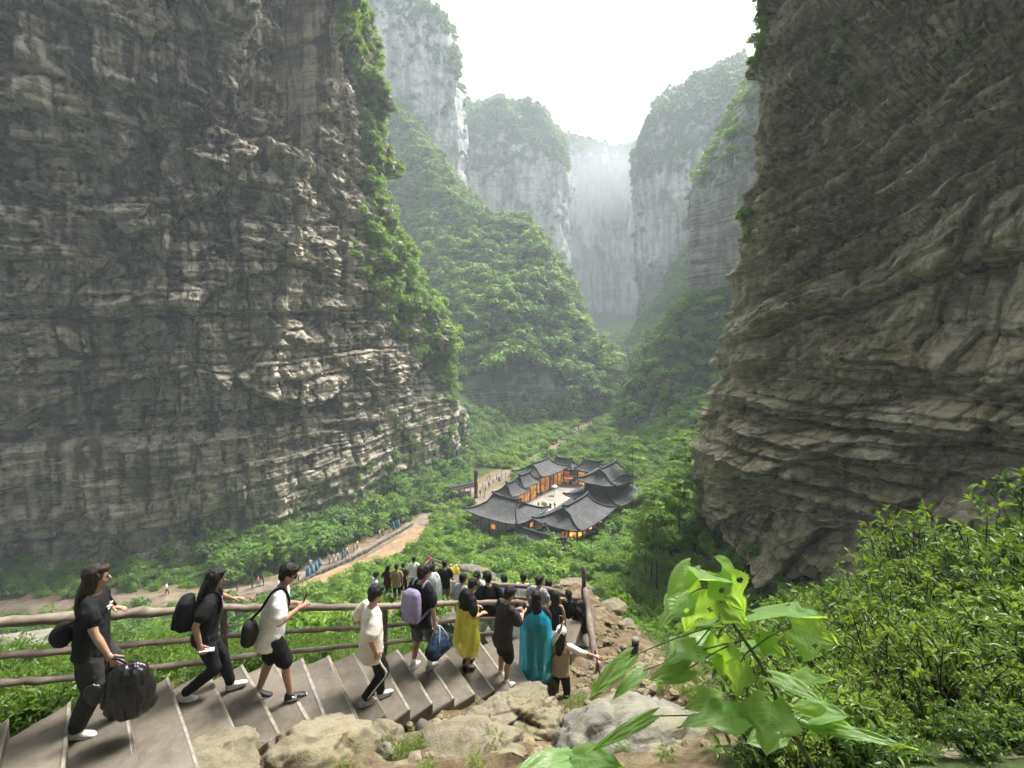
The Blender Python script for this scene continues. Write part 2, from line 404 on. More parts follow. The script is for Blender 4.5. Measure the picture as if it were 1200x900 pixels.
# paths and the court lie on flattened ground
PATH_MAIN = [(-20, 712), (60, 711), (130, 706), (230, 699), (300, 691), (352, 676), (400, 657), (440, 638), (476, 621), (505, 603), (535, 586), (560, 572), (585, 559), (610, 545)]
PATH_DIRT = [(300, 708), (345, 692), (400, 672), (450, 650), (480, 630), (492, 618)]
PATH_FAR = [(612, 545), (640, 530), (662, 517), (680, 503), (690, 494), (697, 487)]
def gpx(x, y):
    """where the ray through a pixel meets the valley floor"""
    a, b, c = ray(x, y); t = np.linspace(45, 330, 1500); X = a / b * t
    hz = c / b * t - valley(X, t); j = int(np.argmax(hz < 0))
    return np.array([X[j], t[j]])
def resample(pts, n):
    pts = np.asarray(pts, float); d = np.concatenate([[0], np.cumsum(np.linalg.norm(np.diff(pts, axis=0), axis=1))])
    # smooth with Catmull-Rom
    q = np.concatenate([[2 * pts[0] - pts[1]], pts, [2 * pts[-1] - pts[-2]]]); s = np.linspace(0, len(pts) - 1 - 1e-6, n)
    i = s.astype(int); t = (s - i)[:, None]; p0, p1, p2, p3 = q[i], q[i + 1], q[i + 2], q[i + 3]
    return .5 * (2 * p1 + (p2 - p0) * t + (2 * p0 - 5 * p1 + 4 * p2 - p3) * t ** 2 + (3 * p1 - p0 - 3 * p2 + p3) * t ** 3)
W_MAIN = resample([gpx(*p) for p in PATH_MAIN], 60); W_DIRT = resample([gpx(*p) for p in PATH_DIRT], 30); W_FAR = resample([gpx(*p) for p in PATH_FAR], 24)
_zone = np.concatenate([W_MAIN, W_DIRT, W_FAR])
AX = np.array([.60, .80]); BX = np.array([.80, -.60])      # axes of the courtyard houses
COURT_C = np.array([9.5, 105.0])
def dist_path(X, Y):
    r = np.full(np.shape(X), 1e9)
    for p in _zone: r = np.minimum(r, (X - p[0]) ** 2 + (Y - p[1]) ** 2)
    return np.sqrt(r)
def court_uv(X, Y):
    return (X - COURT_C[0]) * AX[0] + (Y - COURT_C[1]) * AX[1], (X - COURT_C[0]) * BX[0] + (Y - COURT_C[1]) * BX[1]
def flat_zone(X, Y):
    u, v = court_uv(X, Y)
    c = sm(30, 22, np.abs(u)) * sm(22, 15, np.abs(v))
    return np.maximum(sm(9, 4, dist_path(X, Y)), c)
def make_ground():
    Yr = np.concatenate([np.linspace(-30, 1.0, 24), 1.4 * (880 / 1.4) ** (np.linspace(0, 1, 330))])
    t = np.linspace(-1, 1, 281); t = t * .75 + .25 * t ** 3
    XX = t[None, :] * np.minimum(np.maximum(Yr, 4) * 1.35 + 22, 480)[:, None]; YY = np.repeat(Yr[:, None], 281, 1)
    Z = ground_z(XX, YY)
    V = np.stack([XX, YY, Z], -1).reshape(-1, 3); a, b = XX.shape
    idx = np.arange(a * b).reshape(a, b)
    F = np.stack([idx[:-1, :-1], idx[:-1, 1:], idx[1:, 1:], idx[1:, :-1]], -1).reshape(-1, 4)
    # loose stony relief on the bare slope
    X, Y = V[:, 0], V[:, 1]
    dirt = np.exp(-(((X - 2.0) / 1.6) ** 2 + ((Y - 11) / 4.5) ** 2)) * 1.1 + np.exp(-(((X - .2) / 2.6) ** 2 + ((Y - 5.5) / 2.4) ** 2)) + .9 * np.exp(-(((X + 2.6) / 2.2) ** 2 + ((Y - 4.4) / 1.6) ** 2))
    dirt = dirt + .75 * np.exp(-(((X + 2.6) / 1.6) ** 2 + ((Y - 9.5) / 2.5) ** 2)) + .6 * np.exp(-(((X + 5.5) / 1.4) ** 2 + ((Y - 6.2) / 1.0) ** 2))
    dirt = dirt + .9 * np.exp(-(((X + 3) / 5) ** 2 + ((Y - 36) / 5) ** 2))
    dirt = np.clip(np.maximum(dirt, .8 * sm(6, 3, dist_path(X, Y))), 0, 1)
    near = (Y > 1) & (Y < 40)
    f, cr = facet(X[near] * 2.2, Y[near] * 2.2, 91, .6)
    V[near, 2] += np.clip(dirt[near], 0, 1) * f * .16 * sm(40, 14, Y[near])
    me = mesh_from('ground', V, F)
    at_ = me.attributes.new('dirt', 'FLOAT', 'POINT'); at_.data.foreach_set('value', dirt.astype(np.float32))
    return tag(link('ground', me, M['ground']), kind='structure')
make_ground()
def ribbon(name, W, half, lift, material, half2=None):
    W = np.asarray(W); t = np.gradient(W, axis=0); t /= np.linalg.norm(t, axis=1)[:, None] + 1e-9
    nrm = np.stack([t[:, 1], -t[:, 0]], 1); k = 9
    h1 = half; h2 = half if half2 is None else half2
    s = np.linspace(-1, 1, k); V = []
    jit = fbm(np.stack([W[:, 0] * .4, W[:, 1] * .4, 0 * W[:, 0]], 1), 8, 3) * .8
    for j in s:
        q = W + nrm * ((j * (h1 if j < 0 else h2)) + jit * abs(j))[:, None]
        z = ground_z(q[:, 0], q[:, 1]) + lift - (.35 if abs(j) > .99 else 0)
        V.append(np.column_stack([q, z]))
    V = np.stack(V, 1); a, b = V.shape[:2]
    # a trodden path is level across
    V[:, 1:-1, 2] = .5 * V[:, 1:-1, 2] + .5 * V[:, 1:-1, 2].mean(1)[:, None] + .06
    idx = np.arange(a * b).reshape(a, b)
    F = np.stack([idx[:-1, :-1], idx[:-1, 1:], idx[1:, 1:], idx[1:, :-1]], -1).reshape(-1, 4)
    return tag(link(name, mesh_from(name, V.reshape(-1, 3), F[:, ::-1]), material), kind='structure')
ribbon('path', W_MAIN, 1.6, .16, M['path'])
ribbon('dirt_track', W_DIRT, 2.3, .14, M['dirt'])
ribbon('far_path', W_FAR, 1.0, .16, M['path'])
# ------------------------------------------------------------------ cliffs
def cr_grid(G, nu, nv, wu=None, wv=None):
    """Catmull-Rom surface through a control grid (rows bottom to top, columns along)"""
    G = np.asarray(G, float)
    def one(A, n, w=None):
        q = np.concatenate([[2 * A[0] - A[1]], A, [2 * A[-1] - A[-2]]]); s = np.linspace(0, len(A) - 1 - 1e-6, n)
        if w is not None: s = np.interp(np.linspace(0, 1, n), np.concatenate([[0], np.cumsum(w)]) / sum(w), np.arange(len(A))); s = np.minimum(s, len(A) - 1 - 1e-6)
        i = s.astype(int); t = (s - i).reshape(-1, 1, 1); p0, p1, p2, p3 = q[i], q[i + 1], q[i + 2], q[i + 3]
        return .5 * (2 * p1 + (p2 - p0) * t + (2 * p0 - 5 * p1 + 4 * p2 - p3) * t ** 2 + (3 * p1 - p0 - 3 * p2 + p3) * t ** 3)
    A = one(G, nv, wv); A = one(A.transpose(1, 0, 2), nu, wu).transpose(1, 0, 2)
    return A
def surf_frame(A, flip=False):
    du = np.gradient(A, axis=1); dv = np.gradient(A, axis=0)
    n = np.cross(du, dv); n /= np.linalg.norm(n, axis=2)[..., None] + 1e-9
    return -n if flip else n
SURF = {}
def sheet(name, G, nu, nv, disp, material, pixel=False, flip=False, wu=None, wv=None):
    G = [[(at(*p) if pixel else Vector(p)) for p in row] for row in G]
    A = cr_grid(G, nu, nv, wu, wv)
    n = surf_frame(A, flip)
    ul = np.concatenate([np.zeros((A.shape[0], 1)), np.cumsum(np.linalg.norm(np.diff(A[..., :2], axis=1), axis=2), axis=1)], 1)
    ul = np.repeat(ul.mean(0)[None, :], A.shape[0], 0)
    d = disp(A.reshape(-1, 3), ul.ravel(), A[..., 2].ravel()).reshape(A.shape[:2])
    B = A + n * d[..., None]
    idx = np.arange(nu * nv).reshape(nv, nu)
    F = np.stack([idx[:-1, :-1], idx[:-1, 1:], idx[1:, 1:], idx[1:, :-1]], -1).reshape(-1, 4)
    if flip: F = F[:, ::-1]
    SURF[name] = (B, surf_frame(B, flip))
    return tag(link(name, mesh_from(name, B.reshape(-1, 3), F), material), kind='structure')
def layers(s, seed, p=2.0):
    """bedding: every bed stands out by its own amount and is cut back at the joints"""
    i = np.floor(s).astype(np.int64); f = s - i; z = np.zeros_like(i)
    o0 = _h(i, z, z, seed) - .5
    edge = np.minimum(f, 1 - f) * 2
    return o0, np.clip(edge * 4, 0, 1) ** .6
def blocks(u, z, su, sz, seed, jit=.35):
    """jointed beds: rectangular blocks that stand out by their own amount; offset and distance to the joints"""
    b = z / sz; i = np.floor(b).astype(np.int64); f = b - i; k = np.zeros_like(i)
    q = u / su * (.7 + .6 * _h(i, k, k + 1, seed)) + 17.3 * _h(i, k, k, seed); j = np.floor(q).astype(np.int64); g = q - j
    o = _h(i, j, k, seed + 1) - .5; tu = (_h(i, j, k + 1, seed + 1) - .62) * (g - .5); tz = (_h(i, j, k + 2, seed + 1) - .75) * (f - .5)
    return o + jit * (tu + tz) * 2, np.minimum(np.minimum(f, 1 - f) * sz, np.minimum(g, 1 - g) * su)
def left_disp(P, u, z):
    P = P.astype(np.float32)
    w = fbm(P / 14, 11, 4)
    low = sm(-12, -17, z + 1.5 * w)                       # thin beds below, massive blocks above
    d = 5.0 * fbm(P / 34, 12, 3) + 1.6 * fbm(P / 9, 13, 4)
    uu = u + 4 * w; zz = z - .22 * u + 3.0 * fbm(P / 11 + 5, 14, 3)
    f1, c1 = facet(uu / 15, zz / 11, 21, .8, -.5, -.75)
    f2, c2 = facet(uu / 5.2 + w, zz / 4.0, 22, .9, -.55, -.8)
    f3, c3 = facet(uu / 1.8 + w, zz / 1.3, 23, .9, -.5, -.8)
    hi = 1 - low
    d += hi * (3.6 * f1 + 1.0 * f2 + .35 * f3 - 1.1 * sm(.08, 0, c1) - .45 * sm(.1, 0, c2))
    zb = z - .06 * u + 1.0 * w; ub = u + 1.2 * w
    b1, g1 = blocks(ub, zb, 11, 8.5, 24, .6); b2, g2 = blocks(ub, zb, 4.2, 3.1, 25, .6); b3, g3 = blocks(ub, zb, 1.7, 1.05, 26, .5)
    d += (.35 + .65 * hi) * (2.6 * b1 - 1.0 * sm(.45, 0, g1)) + 1.0 * b2 - .45 * sm(.3, 0, g2) + .34 * b3 - .16 * sm(.2, 0, g3)
    # beds
    o1, e1 = layers((z + 1.2 * w + .012 * u) / 5.5, 31); o2, e2 = layers((z + .9 * w + .25 * fbm(P / 3, 33, 2)) / 1.25, 32)
    o3, e3 = layers((z + .7 * w) / .52, 35)
    d += hi * (1.3 * o1 - .7 * (1 - e1)) + (.45 + .75 * low) * (.75 * o2 - .3 * (1 - e2)) + low * (.32 * o3 - .16 * (1 - e3))
    # flutes, overhang, the big shadowed recess high up and the slot
    fl = ridged(P * np.array([.22, .22, .022], np.float32), 41, 3)
    d += 1.1 * fl * sm(-14, 0, z) 
    d += .5 * fbm(P / 1.6, 42, 4) + .18 * fbm(P / .6, 43, 2)
    px, py = project(P)
    rec = sm(285, 305, px) * sm(372, 362, px) * sm(172 + (px - 330) * .35, 150 + (px - 330) * .35, py)
    d -= 9.0 * rec
    bt = 150 + (px - 270) * .62; blk = sm(175, 215, px) * sm(362, 350, px) * sm(bt - 3, bt + 5, py) * sm(bt + 75, bt + 60, py); d += 3.2 * blk
    for gz, gs in ((24.5, .5), (15.0, .4), (-10.5, .35), (5.0, .35)): d -= 1.1 * np.exp(-((z - gz + .05 * (u - 70) * (gz > 10) + 1.2 * w) / gs) ** 2) * sm(-.25, .1, fbm(P / 16, 44 + int(gz), 2))
    rec2 = np.exp(-(((px - 268) / 40) ** 2 + ((py - 118 - (px - 268) * .5) / 18) ** 2)); d -= 3.0 * rec2
    for (hx, hy, hw, hh, dd) in ((322, 375, 6, 14, 5), (318, 250, 4, 16, 3.5), (260, 296, 5, 5, 3), (96, 95, 4, 7, 3), (100, 408, 4, 12, 2.5), (400, 500, 40, 5, 2.0)):
        d -= dd * np.exp(-(((px - hx - (py - hy) * .25) / hw) ** 2 + ((py - hy) / hh) ** 2) ** 2)
    # undercut joint where the thin beds begin, hollow at the foot
    d -= 1.6 * np.exp(-((z + 14.5 + .8 * w) / .55) ** 2)
    d -= 3.5 * np.exp(-((z + 31.5 + 2 * w) / 3.2) ** 2) * sm(330, 250, px)
    d += 1.2 * low
    return d
LZ = [-40, -26, -15, -5, 8, 22, 34, 70, 112]
def LR(edge, k):  # one row of the near left cliff; k = lean back with height
    base = [(-112, 28), (-88, 54), (-72 , 66), (-56, 72 ), (-45, 79), (-37.5, 91)]
    r = [(x - k * .6, y + k) for x, y in base]
    ex, ey = edge
    r += [(.45 * r[-1][0] + .55 * ex + 1.5, .45 * r[-1][1] + .55 * ey - 2), (ex, ey), (ex - 12, ey + 26), (ex - 40, ey + 60)]
    return r
_le = [(-15, 152), (-15, 150), (-17.5, 148), (-17, 145), (-22, 137), (-31, 129), (-34.5, 124), (-34, 123), (-36, 121)]
_lk = [0, 1, 2.2, 1.5, 2, 2.5, 3, 4.5, 6]
sheet('left_cliff', [[(x, y, z) for x, y in LR(e, k)] for z, e, k in zip(LZ, _le, _lk)], 720, 560, left_disp, M['left_rock'], wu=[.3, 1.3, 1.4, 1.3, 1.2, 1.5, 1.2, .8, .2], wv=[.7, 1.1, 1.1, 1.1, 1.1, 1, 2, .6])
def right_disp(P, u, z):
    P = P.astype(np.float32)
    w = fbm(P / 10, 51, 4)
    um = u.max() - u
    t = um - 20                                                   # metres towards the viewer
    s = z - .45 * np.maximum(P[:, 1] * -1 + 72, 0) * sm(-14, 8, z - .3 * (72 - P[:, 1]))
    d = 3.2 * fbm(P / 22, 52, 3) + 1.5 * fbm(P / 7, 53, 4)
    ss = s + .9 * w + .25 * fbm(P / 3, 54, 3)
    o1, e1 = layers(ss / 5.0, 61); o2, e2 = layers(ss / 1.9 + .3 * w, 62); o3, e3 = layers(ss / .75, 63)
    mask = .55 + .9 * np.clip(fbm(P / 12, 55, 2) + .3, 0, 1)
    d += (2.0 * o1 - .8 * (1 - e1) + mask * (.95 * o2 - .4 * (1 - e2)) + mask * (.26 * o3 - .13 * (1 - e3))) * (.25 + .75 * sm(70, 64, P[:, 1]))
    for th, am in ((9.5, 3.4), (4.3, 2.2), (1.9, .8), (.75, .25)): fr = ss / th; d += am * (.5 - (fr - np.floor(fr))) * (.3 + .7 * sm(71, 65, P[:, 1])) * (.4 + mask * .6)
    b1, g1 = blocks(u + 1.5 * w, ss, 7, 5.0, 76, .5); b2, g2 = blocks(u + w, ss, 2.6, 1.9, 77, .5); d += (1.5 * b1 - .6 * sm(.4, 0, g1) + .6 * b2 - .28 * sm(.25, 0, g2)) * (.4 + .6 * sm(71, 65, P[:, 1]))
    f1, c1 = facet((u + 3 * w) / 8, ss / 4.5, 71, .9, .5, -.6); f2, c2 = facet((u + 2 * w) / 3, ss / 1.8, 72, 1.0, .5, -.6); f3, c3 = facet((u + w) / 1.1, ss / .8, 73, 1.0, .4, -.6)
    d += (1.9 * f1 + .7 * f2 + .25 * f3 - .5 * sm(.1, 0, c1) - .22 * sm(.1, 0, c2)) * (.45 + .55 * sm(71, 65, P[:, 1]))
    d += .35 * fbm(P / 1.2, 74, 4) + .8 * ridged(P * np.array([.2, .2, .05], np.float32), 75, 2) * sm(0, 25, z)
    d += 1.2 * np.exp(-((z + 19) / 7) ** 2)
    return d
RZ = [-40, -31, -22, -12, -2, 10, 24, 50, 72]
_re = [(32.5, 74), (30.6, 73), (29.6, 72), (30.4, 71.5), (31.8, 71), (33.6, 71), (35.2, 71), (37.4, 71), (39, 71)]
def RR(e, k):
    ex, ey = e
    return [(ex + 90, ey + 30), (ex + 38, ey + 16), (ex + 5, ey + 6), (ex + .8, ey - 1.5), (ex + 4.5 + k * .3, ey - 10), (ex + 10 + k * .6, ey - 21), (ex + 17 + k, ey - 33), (ex + 23 + k, ey - 48), (ex + 28 + k, ey - 72)]
sheet('right_cliff', [[(x, y, z) for x, y in RR(e, k)] for z, e, k in zip(RZ, _re, [0, 0, -1, -.5, 0, .5, 1, 2, 4])], 600, 520, right_disp, M['right_rock'], wu=[.3, .6, .9, 1.3, 1.6, 1.6, .9, .4], wv=[.7, 1.2, 1.3, 1.2, 1.2, 1.2, 1.6, .8])
# farther walls and wooded slopes, from control points (column x, row y, distance)
def slope_disp(P, u, z): return 8 * fbm(P / 38, 80, 2) + 5.0 * fbm(P / 17, 81, 3) + 1.2 * fbm(P / 5, 82, 3)
def band_disp(seed, amp=1.0, lay=9.0):
    def f(P, u, z):
        w = fbm(P / 30, seed, 3)
        o1, e1 = layers((z + 4 * w) / lay, seed + 1)
        f1, c1 = facet((u + 8 * w) / 20, (z + 4 * w) / 30, seed + 2, 1.0); f2, c2 = facet((u + 5 * w) / 7, z / 12, seed + 3, 1.0)
        return amp * (6 * fbm(P / 45, seed + 4, 3) + 1.8 * o1 - 1.0 * (1 - e1) + 5.5 * f1 + 1.6 * f2 + 3.5 * ridged(P * np.array([.06, .06, .008], np.float32), seed + 5, 3) + .9 * fbm(P / 4, seed + 6, 3))
    return f
def cols(*c): return [list(r) for r in zip(*c)]
sheet('wooded_slope', cols(
    [(400, 540, 165), (400, 400, 235), (400, 300, 285), (400, 200, 315), (400, 110, 335), (400, 90, 400)],
    [(470, 532, 168), (470, 400, 222), (470, 300, 268), (470, 215, 298), (470, 142, 325), (470, 130, 390)],
    [(520, 518, 178), (520, 420, 205), (520, 330, 240), (520, 265, 272), (520, 212, 300), (520, 205, 370)],
    [(570, 508, 188), (570, 430, 196), (570, 370, 222), (570, 310, 252), (570, 262, 280), (570, 258, 350)],
    [(615, 504, 196), (615, 432, 204), (615, 380, 226), (615, 320, 250), (615, 270, 270), (615, 268, 340)],
    [(650, 500, 206), (650, 448, 212), (650, 400, 228), (650, 362, 244), (648, 318, 256), (648, 316, 320)],
    [(690, 490, 224), (690, 455, 230), (690, 425, 238), (690, 408, 246), (690, 396, 254), (690, 396, 310)],
    [(716, 480, 240), (716, 462, 245), (716, 448, 250), (716, 438, 256), (716, 432, 264), (716, 434, 320)],
    [(722, 470, 300), (722, 452, 310), (721, 444, 320), (720, 440, 330), (720, 438, 340), (720, 440, 380)]),
    150, 130, slope_disp, M['slope'], pixel=True)
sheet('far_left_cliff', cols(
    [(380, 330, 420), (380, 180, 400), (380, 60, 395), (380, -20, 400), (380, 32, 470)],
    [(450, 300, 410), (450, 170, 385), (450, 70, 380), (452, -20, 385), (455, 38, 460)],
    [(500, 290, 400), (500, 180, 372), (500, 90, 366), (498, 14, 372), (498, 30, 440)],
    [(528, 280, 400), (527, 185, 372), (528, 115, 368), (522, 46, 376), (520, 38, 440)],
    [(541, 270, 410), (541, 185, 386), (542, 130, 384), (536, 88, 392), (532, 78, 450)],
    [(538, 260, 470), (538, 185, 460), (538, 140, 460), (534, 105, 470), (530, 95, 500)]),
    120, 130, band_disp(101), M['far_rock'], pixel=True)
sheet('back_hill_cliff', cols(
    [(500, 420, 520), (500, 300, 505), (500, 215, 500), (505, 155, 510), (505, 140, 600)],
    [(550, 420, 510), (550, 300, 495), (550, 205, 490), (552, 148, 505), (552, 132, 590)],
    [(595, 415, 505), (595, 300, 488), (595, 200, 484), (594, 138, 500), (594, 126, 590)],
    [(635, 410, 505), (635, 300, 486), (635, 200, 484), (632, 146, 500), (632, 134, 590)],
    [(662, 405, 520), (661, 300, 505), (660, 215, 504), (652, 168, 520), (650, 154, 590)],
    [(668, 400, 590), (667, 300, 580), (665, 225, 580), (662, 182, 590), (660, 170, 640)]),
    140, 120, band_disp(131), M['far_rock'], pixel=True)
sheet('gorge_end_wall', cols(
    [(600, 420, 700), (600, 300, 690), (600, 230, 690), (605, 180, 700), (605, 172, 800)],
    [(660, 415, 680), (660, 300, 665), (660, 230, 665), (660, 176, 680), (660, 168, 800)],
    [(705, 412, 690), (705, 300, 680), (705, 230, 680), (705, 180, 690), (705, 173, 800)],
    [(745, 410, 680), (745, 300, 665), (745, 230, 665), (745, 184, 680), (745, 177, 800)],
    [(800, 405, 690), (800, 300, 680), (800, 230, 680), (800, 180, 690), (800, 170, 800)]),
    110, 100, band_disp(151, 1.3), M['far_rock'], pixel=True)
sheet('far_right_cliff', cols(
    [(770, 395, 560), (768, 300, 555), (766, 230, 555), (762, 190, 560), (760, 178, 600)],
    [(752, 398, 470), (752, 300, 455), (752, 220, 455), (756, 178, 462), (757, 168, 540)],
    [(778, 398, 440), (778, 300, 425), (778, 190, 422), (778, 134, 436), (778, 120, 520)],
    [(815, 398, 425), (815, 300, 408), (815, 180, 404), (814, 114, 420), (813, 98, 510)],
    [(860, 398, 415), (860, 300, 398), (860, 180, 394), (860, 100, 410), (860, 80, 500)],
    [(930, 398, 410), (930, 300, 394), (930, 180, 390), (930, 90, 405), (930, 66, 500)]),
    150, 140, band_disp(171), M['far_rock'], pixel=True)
sheet('right_talus', cols(
    [(735, 425, 330), (735, 416, 360), (740, 408, 385), (748, 398, 410)],
    [(765, 425, 320), (765, 395, 345), (768, 370, 375), (772, 350, 405)],
    [(800, 425, 310), (800, 375, 335), (803, 330, 370), (806, 292, 400)],
    [(860, 425, 305), (860, 350, 330), (860, 290, 360), (860, 250, 395)]),
    70, 60, slope_disp, M['slope'], pixel=True)
sheet('right_mid_cliff', cols(
    [(850, 440, 260), (848, 340, 262), (846, 270, 265), (846, 225, 268), (846, 205, 280), (850, 190, 320)],
    [(812, 440, 212), (812, 345, 210), (811, 270, 210), (812, 228, 214), (818, 205, 226), (830, 192, 270)],
    [(832, 440, 200), (832, 345, 197), (832, 262, 196), (832, 210, 200), (836, 178, 214), (846, 160, 260)],
    [(862, 440, 190), (862, 345, 186), (862, 240, 184), (862, 160, 190), (864, 130, 204), (868, 110, 250)],
    [(905, 440, 180), (905, 345, 176), (905, 200, 174), (905, 90, 180), (905, 62, 196), (905, 40, 240)]),
    90, 120, band_disp(191, .35, 5), M['mid_rock'], pixel=True)
sheet('right_wooded_bluff', cols(
    [(744, 470, 300), (744, 452, 302), (744, 436, 304), (746, 424, 308), (748, 420, 330)],
    [(742, 500, 190), (742, 470, 192), (744, 440, 198), (752, 420, 206), (758, 410, 240)],
    [(768, 514, 168), (768, 470, 172), (770, 420, 182), (778, 386, 194), (786, 372, 230)],
    [(800, 520, 158), (800, 470, 162), (800, 400, 174), (806, 362, 186), (812, 348, 220)],
    [(850, 525, 152), (850, 470, 156), (850, 390, 168), (852, 350, 180), (852, 336, 212)]),
    80, 80, slope_disp, M['slope'], pixel=True)
# the rock bridge overhead, out of the picture: it shades the near slope; its rear wall is added to block sky light
def bridge_disp(P, u, z): return 3 * fbm(P / 20, 211, 3) + 1.0 * fbm(P / 6, 212, 3)
_bx = (-150, -70, 0, 60, 130)
sheet('bridge_and_shade_wall', [[(x, y, zz - 14 * (x / 100) ** 2) for x in _bx] for y, zz in ((6, 140), (-4, 124), (-20, 116), (-60, 112), (-100, 96), (-130, 58), (-138, 20))], 60, 70, bridge_disp, M['mid_rock'])
sheet('bridge_top', [[(x, y, zz) for x in _bx] for y, zz in ((7, 138), (12, 155), (0, 185), (-60, 198), (-150, 190))], 50, 40, bridge_disp, M['mid_rock'], flip=True)
# ------------------------------------------------------------------ the misty air of the gorge
def make_haze():
    mb = MB(); mb.box((0, 380, 142), (520, 570, 204)); o = mb.build('haze', None, smooth=False)
    m, nt, out = nmat('haze_air'); N = NT(nt)
    v = N.n('ShaderNodeVolumePrincipled'); v.inputs['Color'].default_value = (.82, .93, 1.0, 1); v.inputs['Density'].default_value = HAZE; v.inputs['Anisotropy'].default_value = 0.0
    N.l(v.outputs[0], out.inputs['Volume']); o.data.materials.append(m)
    tag(o, kind='stuff'); o.display_type = 'WIRE'
HAZE = .0008
make_haze()
def make_mist():
    """a bank of cloud resting against the wall that closes the gorge"""
    m, nt, out = nmat('mist_air'); N = NT(nt); v = N.n('ShaderNodeVolumePrincipled'); v.inputs['Color'].default_value = (.93, .97, 1, 1); v.inputs['Density'].default_value = .0036; N.l(v.outputs[0], out.inputs['Volume'])
    mb = MB(); c = np.array(at(706, 212, 610)); th = np.arange(24) * math.pi / 12
    for k in range(3):
        rx, ry, rz = np.array([78, 45, 52]) * (1 - .25 * k); rings = [np.stack([c[0] + rx * math.sin(a) * np.cos(th) + 9 * k, c[1] + ry * math.sin(a) * np.sin(th), c[2] - rz * math.cos(a) + 0 * th + 5 * k], 1) for a in np.linspace(.05, math.pi - .05, 14)]
        mb.loft(rings)
        o = mb.build('mist', m); tag(o, kind='stuff'); mb = MB()
make_mist()
# ------------------------------------------------------------------ foliage
def leafquads(C, Nn, size, aspect, rng, fold=0.0):
    """diamond leaves at C with normals Nn; returns V, F"""
    n = len(C); t = rng.normal(size=(n, 3)); t -= (t * Nn).sum(1)[:, None] * Nn; t /= np.linalg.norm(t, axis=1)[:, None] + 1e-9
    b = np.cross(Nn, t); s = size[:, None]
    V = np.stack([C - t * s, C - b * s * aspect - Nn * s * fold, C + t * s, C + b * s * aspect - Nn * s * fold], 1)
    return V.reshape(-1, 3), np.arange(n * 4).reshape(n, 4)
def crown(name, seed, rx=1.0, rz=.8, clumps=14, leaves=28, size=.15, material=None, spread=.34, shell=.45, droop=.0, flat=.75, aspect=.55):
    rng = rnd(seed)
    d = rng.normal(size=(clumps, 3)); d /= np.linalg.norm(d, axis=1)[:, None]; d[:, 2] = np.where(d[:, 2] < -.45, -d[:, 2], d[:, 2])
    r = shell + (1 - shell) * rng.random(clumps)
    cc = d * r[:, None] * np.array([rx, rx, rz]) * (1 - spread * .5); rad = spread * (.65 + .7 * rng.random(clumps))
    C, Nn, tone = [], [], []
    for k in range(clumps):
        q = rng.normal(size=(leaves, 3)); q /= np.linalg.norm(q, axis=1)[:, None]
        q[:, 2] = np.where(q[:, 2] < -.3, -q[:, 2], q[:, 2])
        p = cc[k] + q * (rad[k] * (.55 + .5 * rng.random(leaves)))[:, None] * np.array([1, 1, flat])
        nn = q + np.array([0, 0, .7]) + rng.normal(size=(leaves, 3)) * .45
        C.append(p); Nn.append(nn); tone.append(np.clip(.5 * rng.random() + .5 * rng.random(leaves), 0, 1))
    C = np.concatenate(C); Nn = np.concatenate(Nn); Nn /= np.linalg.norm(Nn, axis=1)[:, None]
    C[:, 2] -= droop * (C[:, 0] ** 2 + C[:, 1] ** 2)
    V, F = leafquads(C, Nn, size * (.6 + .8 * rng.random(len(C))), aspect, rng, .12)
    me = mesh_from(name, V, F, smooth=False)
    a = me.attributes.new('tone', 'FLOAT', 'POINT'); a.data.foreach_set('value', np.repeat(np.concatenate(tone), 4).astype(np.float32))
    if material: me.materials.append(material)
    return me
def trunk_mesh(name, seed, h=1.2, r=.05, limbs=4, spread=.5, material=None):
    rng = rnd(seed); mb = MB(); lean = rng.normal(size=2) * .06
    pts = [(lean[0] * t * h + .03 * math.sin(5 * t), lean[1] * t * h, -.15 + t * h) for t in np.linspace(0, 1, 5)]
    mb.tube(pts, [r * (1 - .6 * t) for t in np.linspace(0, 1, 5)], 6)
    for k in range(limbs):
        a = k * 2.4 + rng.random(); t = .5 + .1 * k; p = np.array([lean[0] * t * h, lean[1] * t * h, -.15 + t * h])
        q = p + np.array([math.cos(a) * spread, math.sin(a) * spread, .35 * h])
        mb.tube([p, (p + q) / 2 + [0, 0, .04], q], [r * .45, r * .3, r * .12], 5)
    me = mb.data(name)
    if material: me.materials.append(material)
    return me
def zrot(a): return (0, 0, a)
class Proto:
    def __init__(s, name, crown_me, trunk_me, lift): s.name = name; s.c = crown_me; s.t = trunk_me; s.lift = lift
def plant_tree(pr, p, sc, rz, label, cat, group, tilt=0.0):
    e = empty(pr.name, p, rz); e.scale = (sc, sc, sc * (1 + tilt))
    o = link('crown', pr.c, None, e); o.location = (0, 0, pr.lift)
    if pr.t is not None: link('trunk', pr.t, None, e)
    return tag(e, label, cat, group)
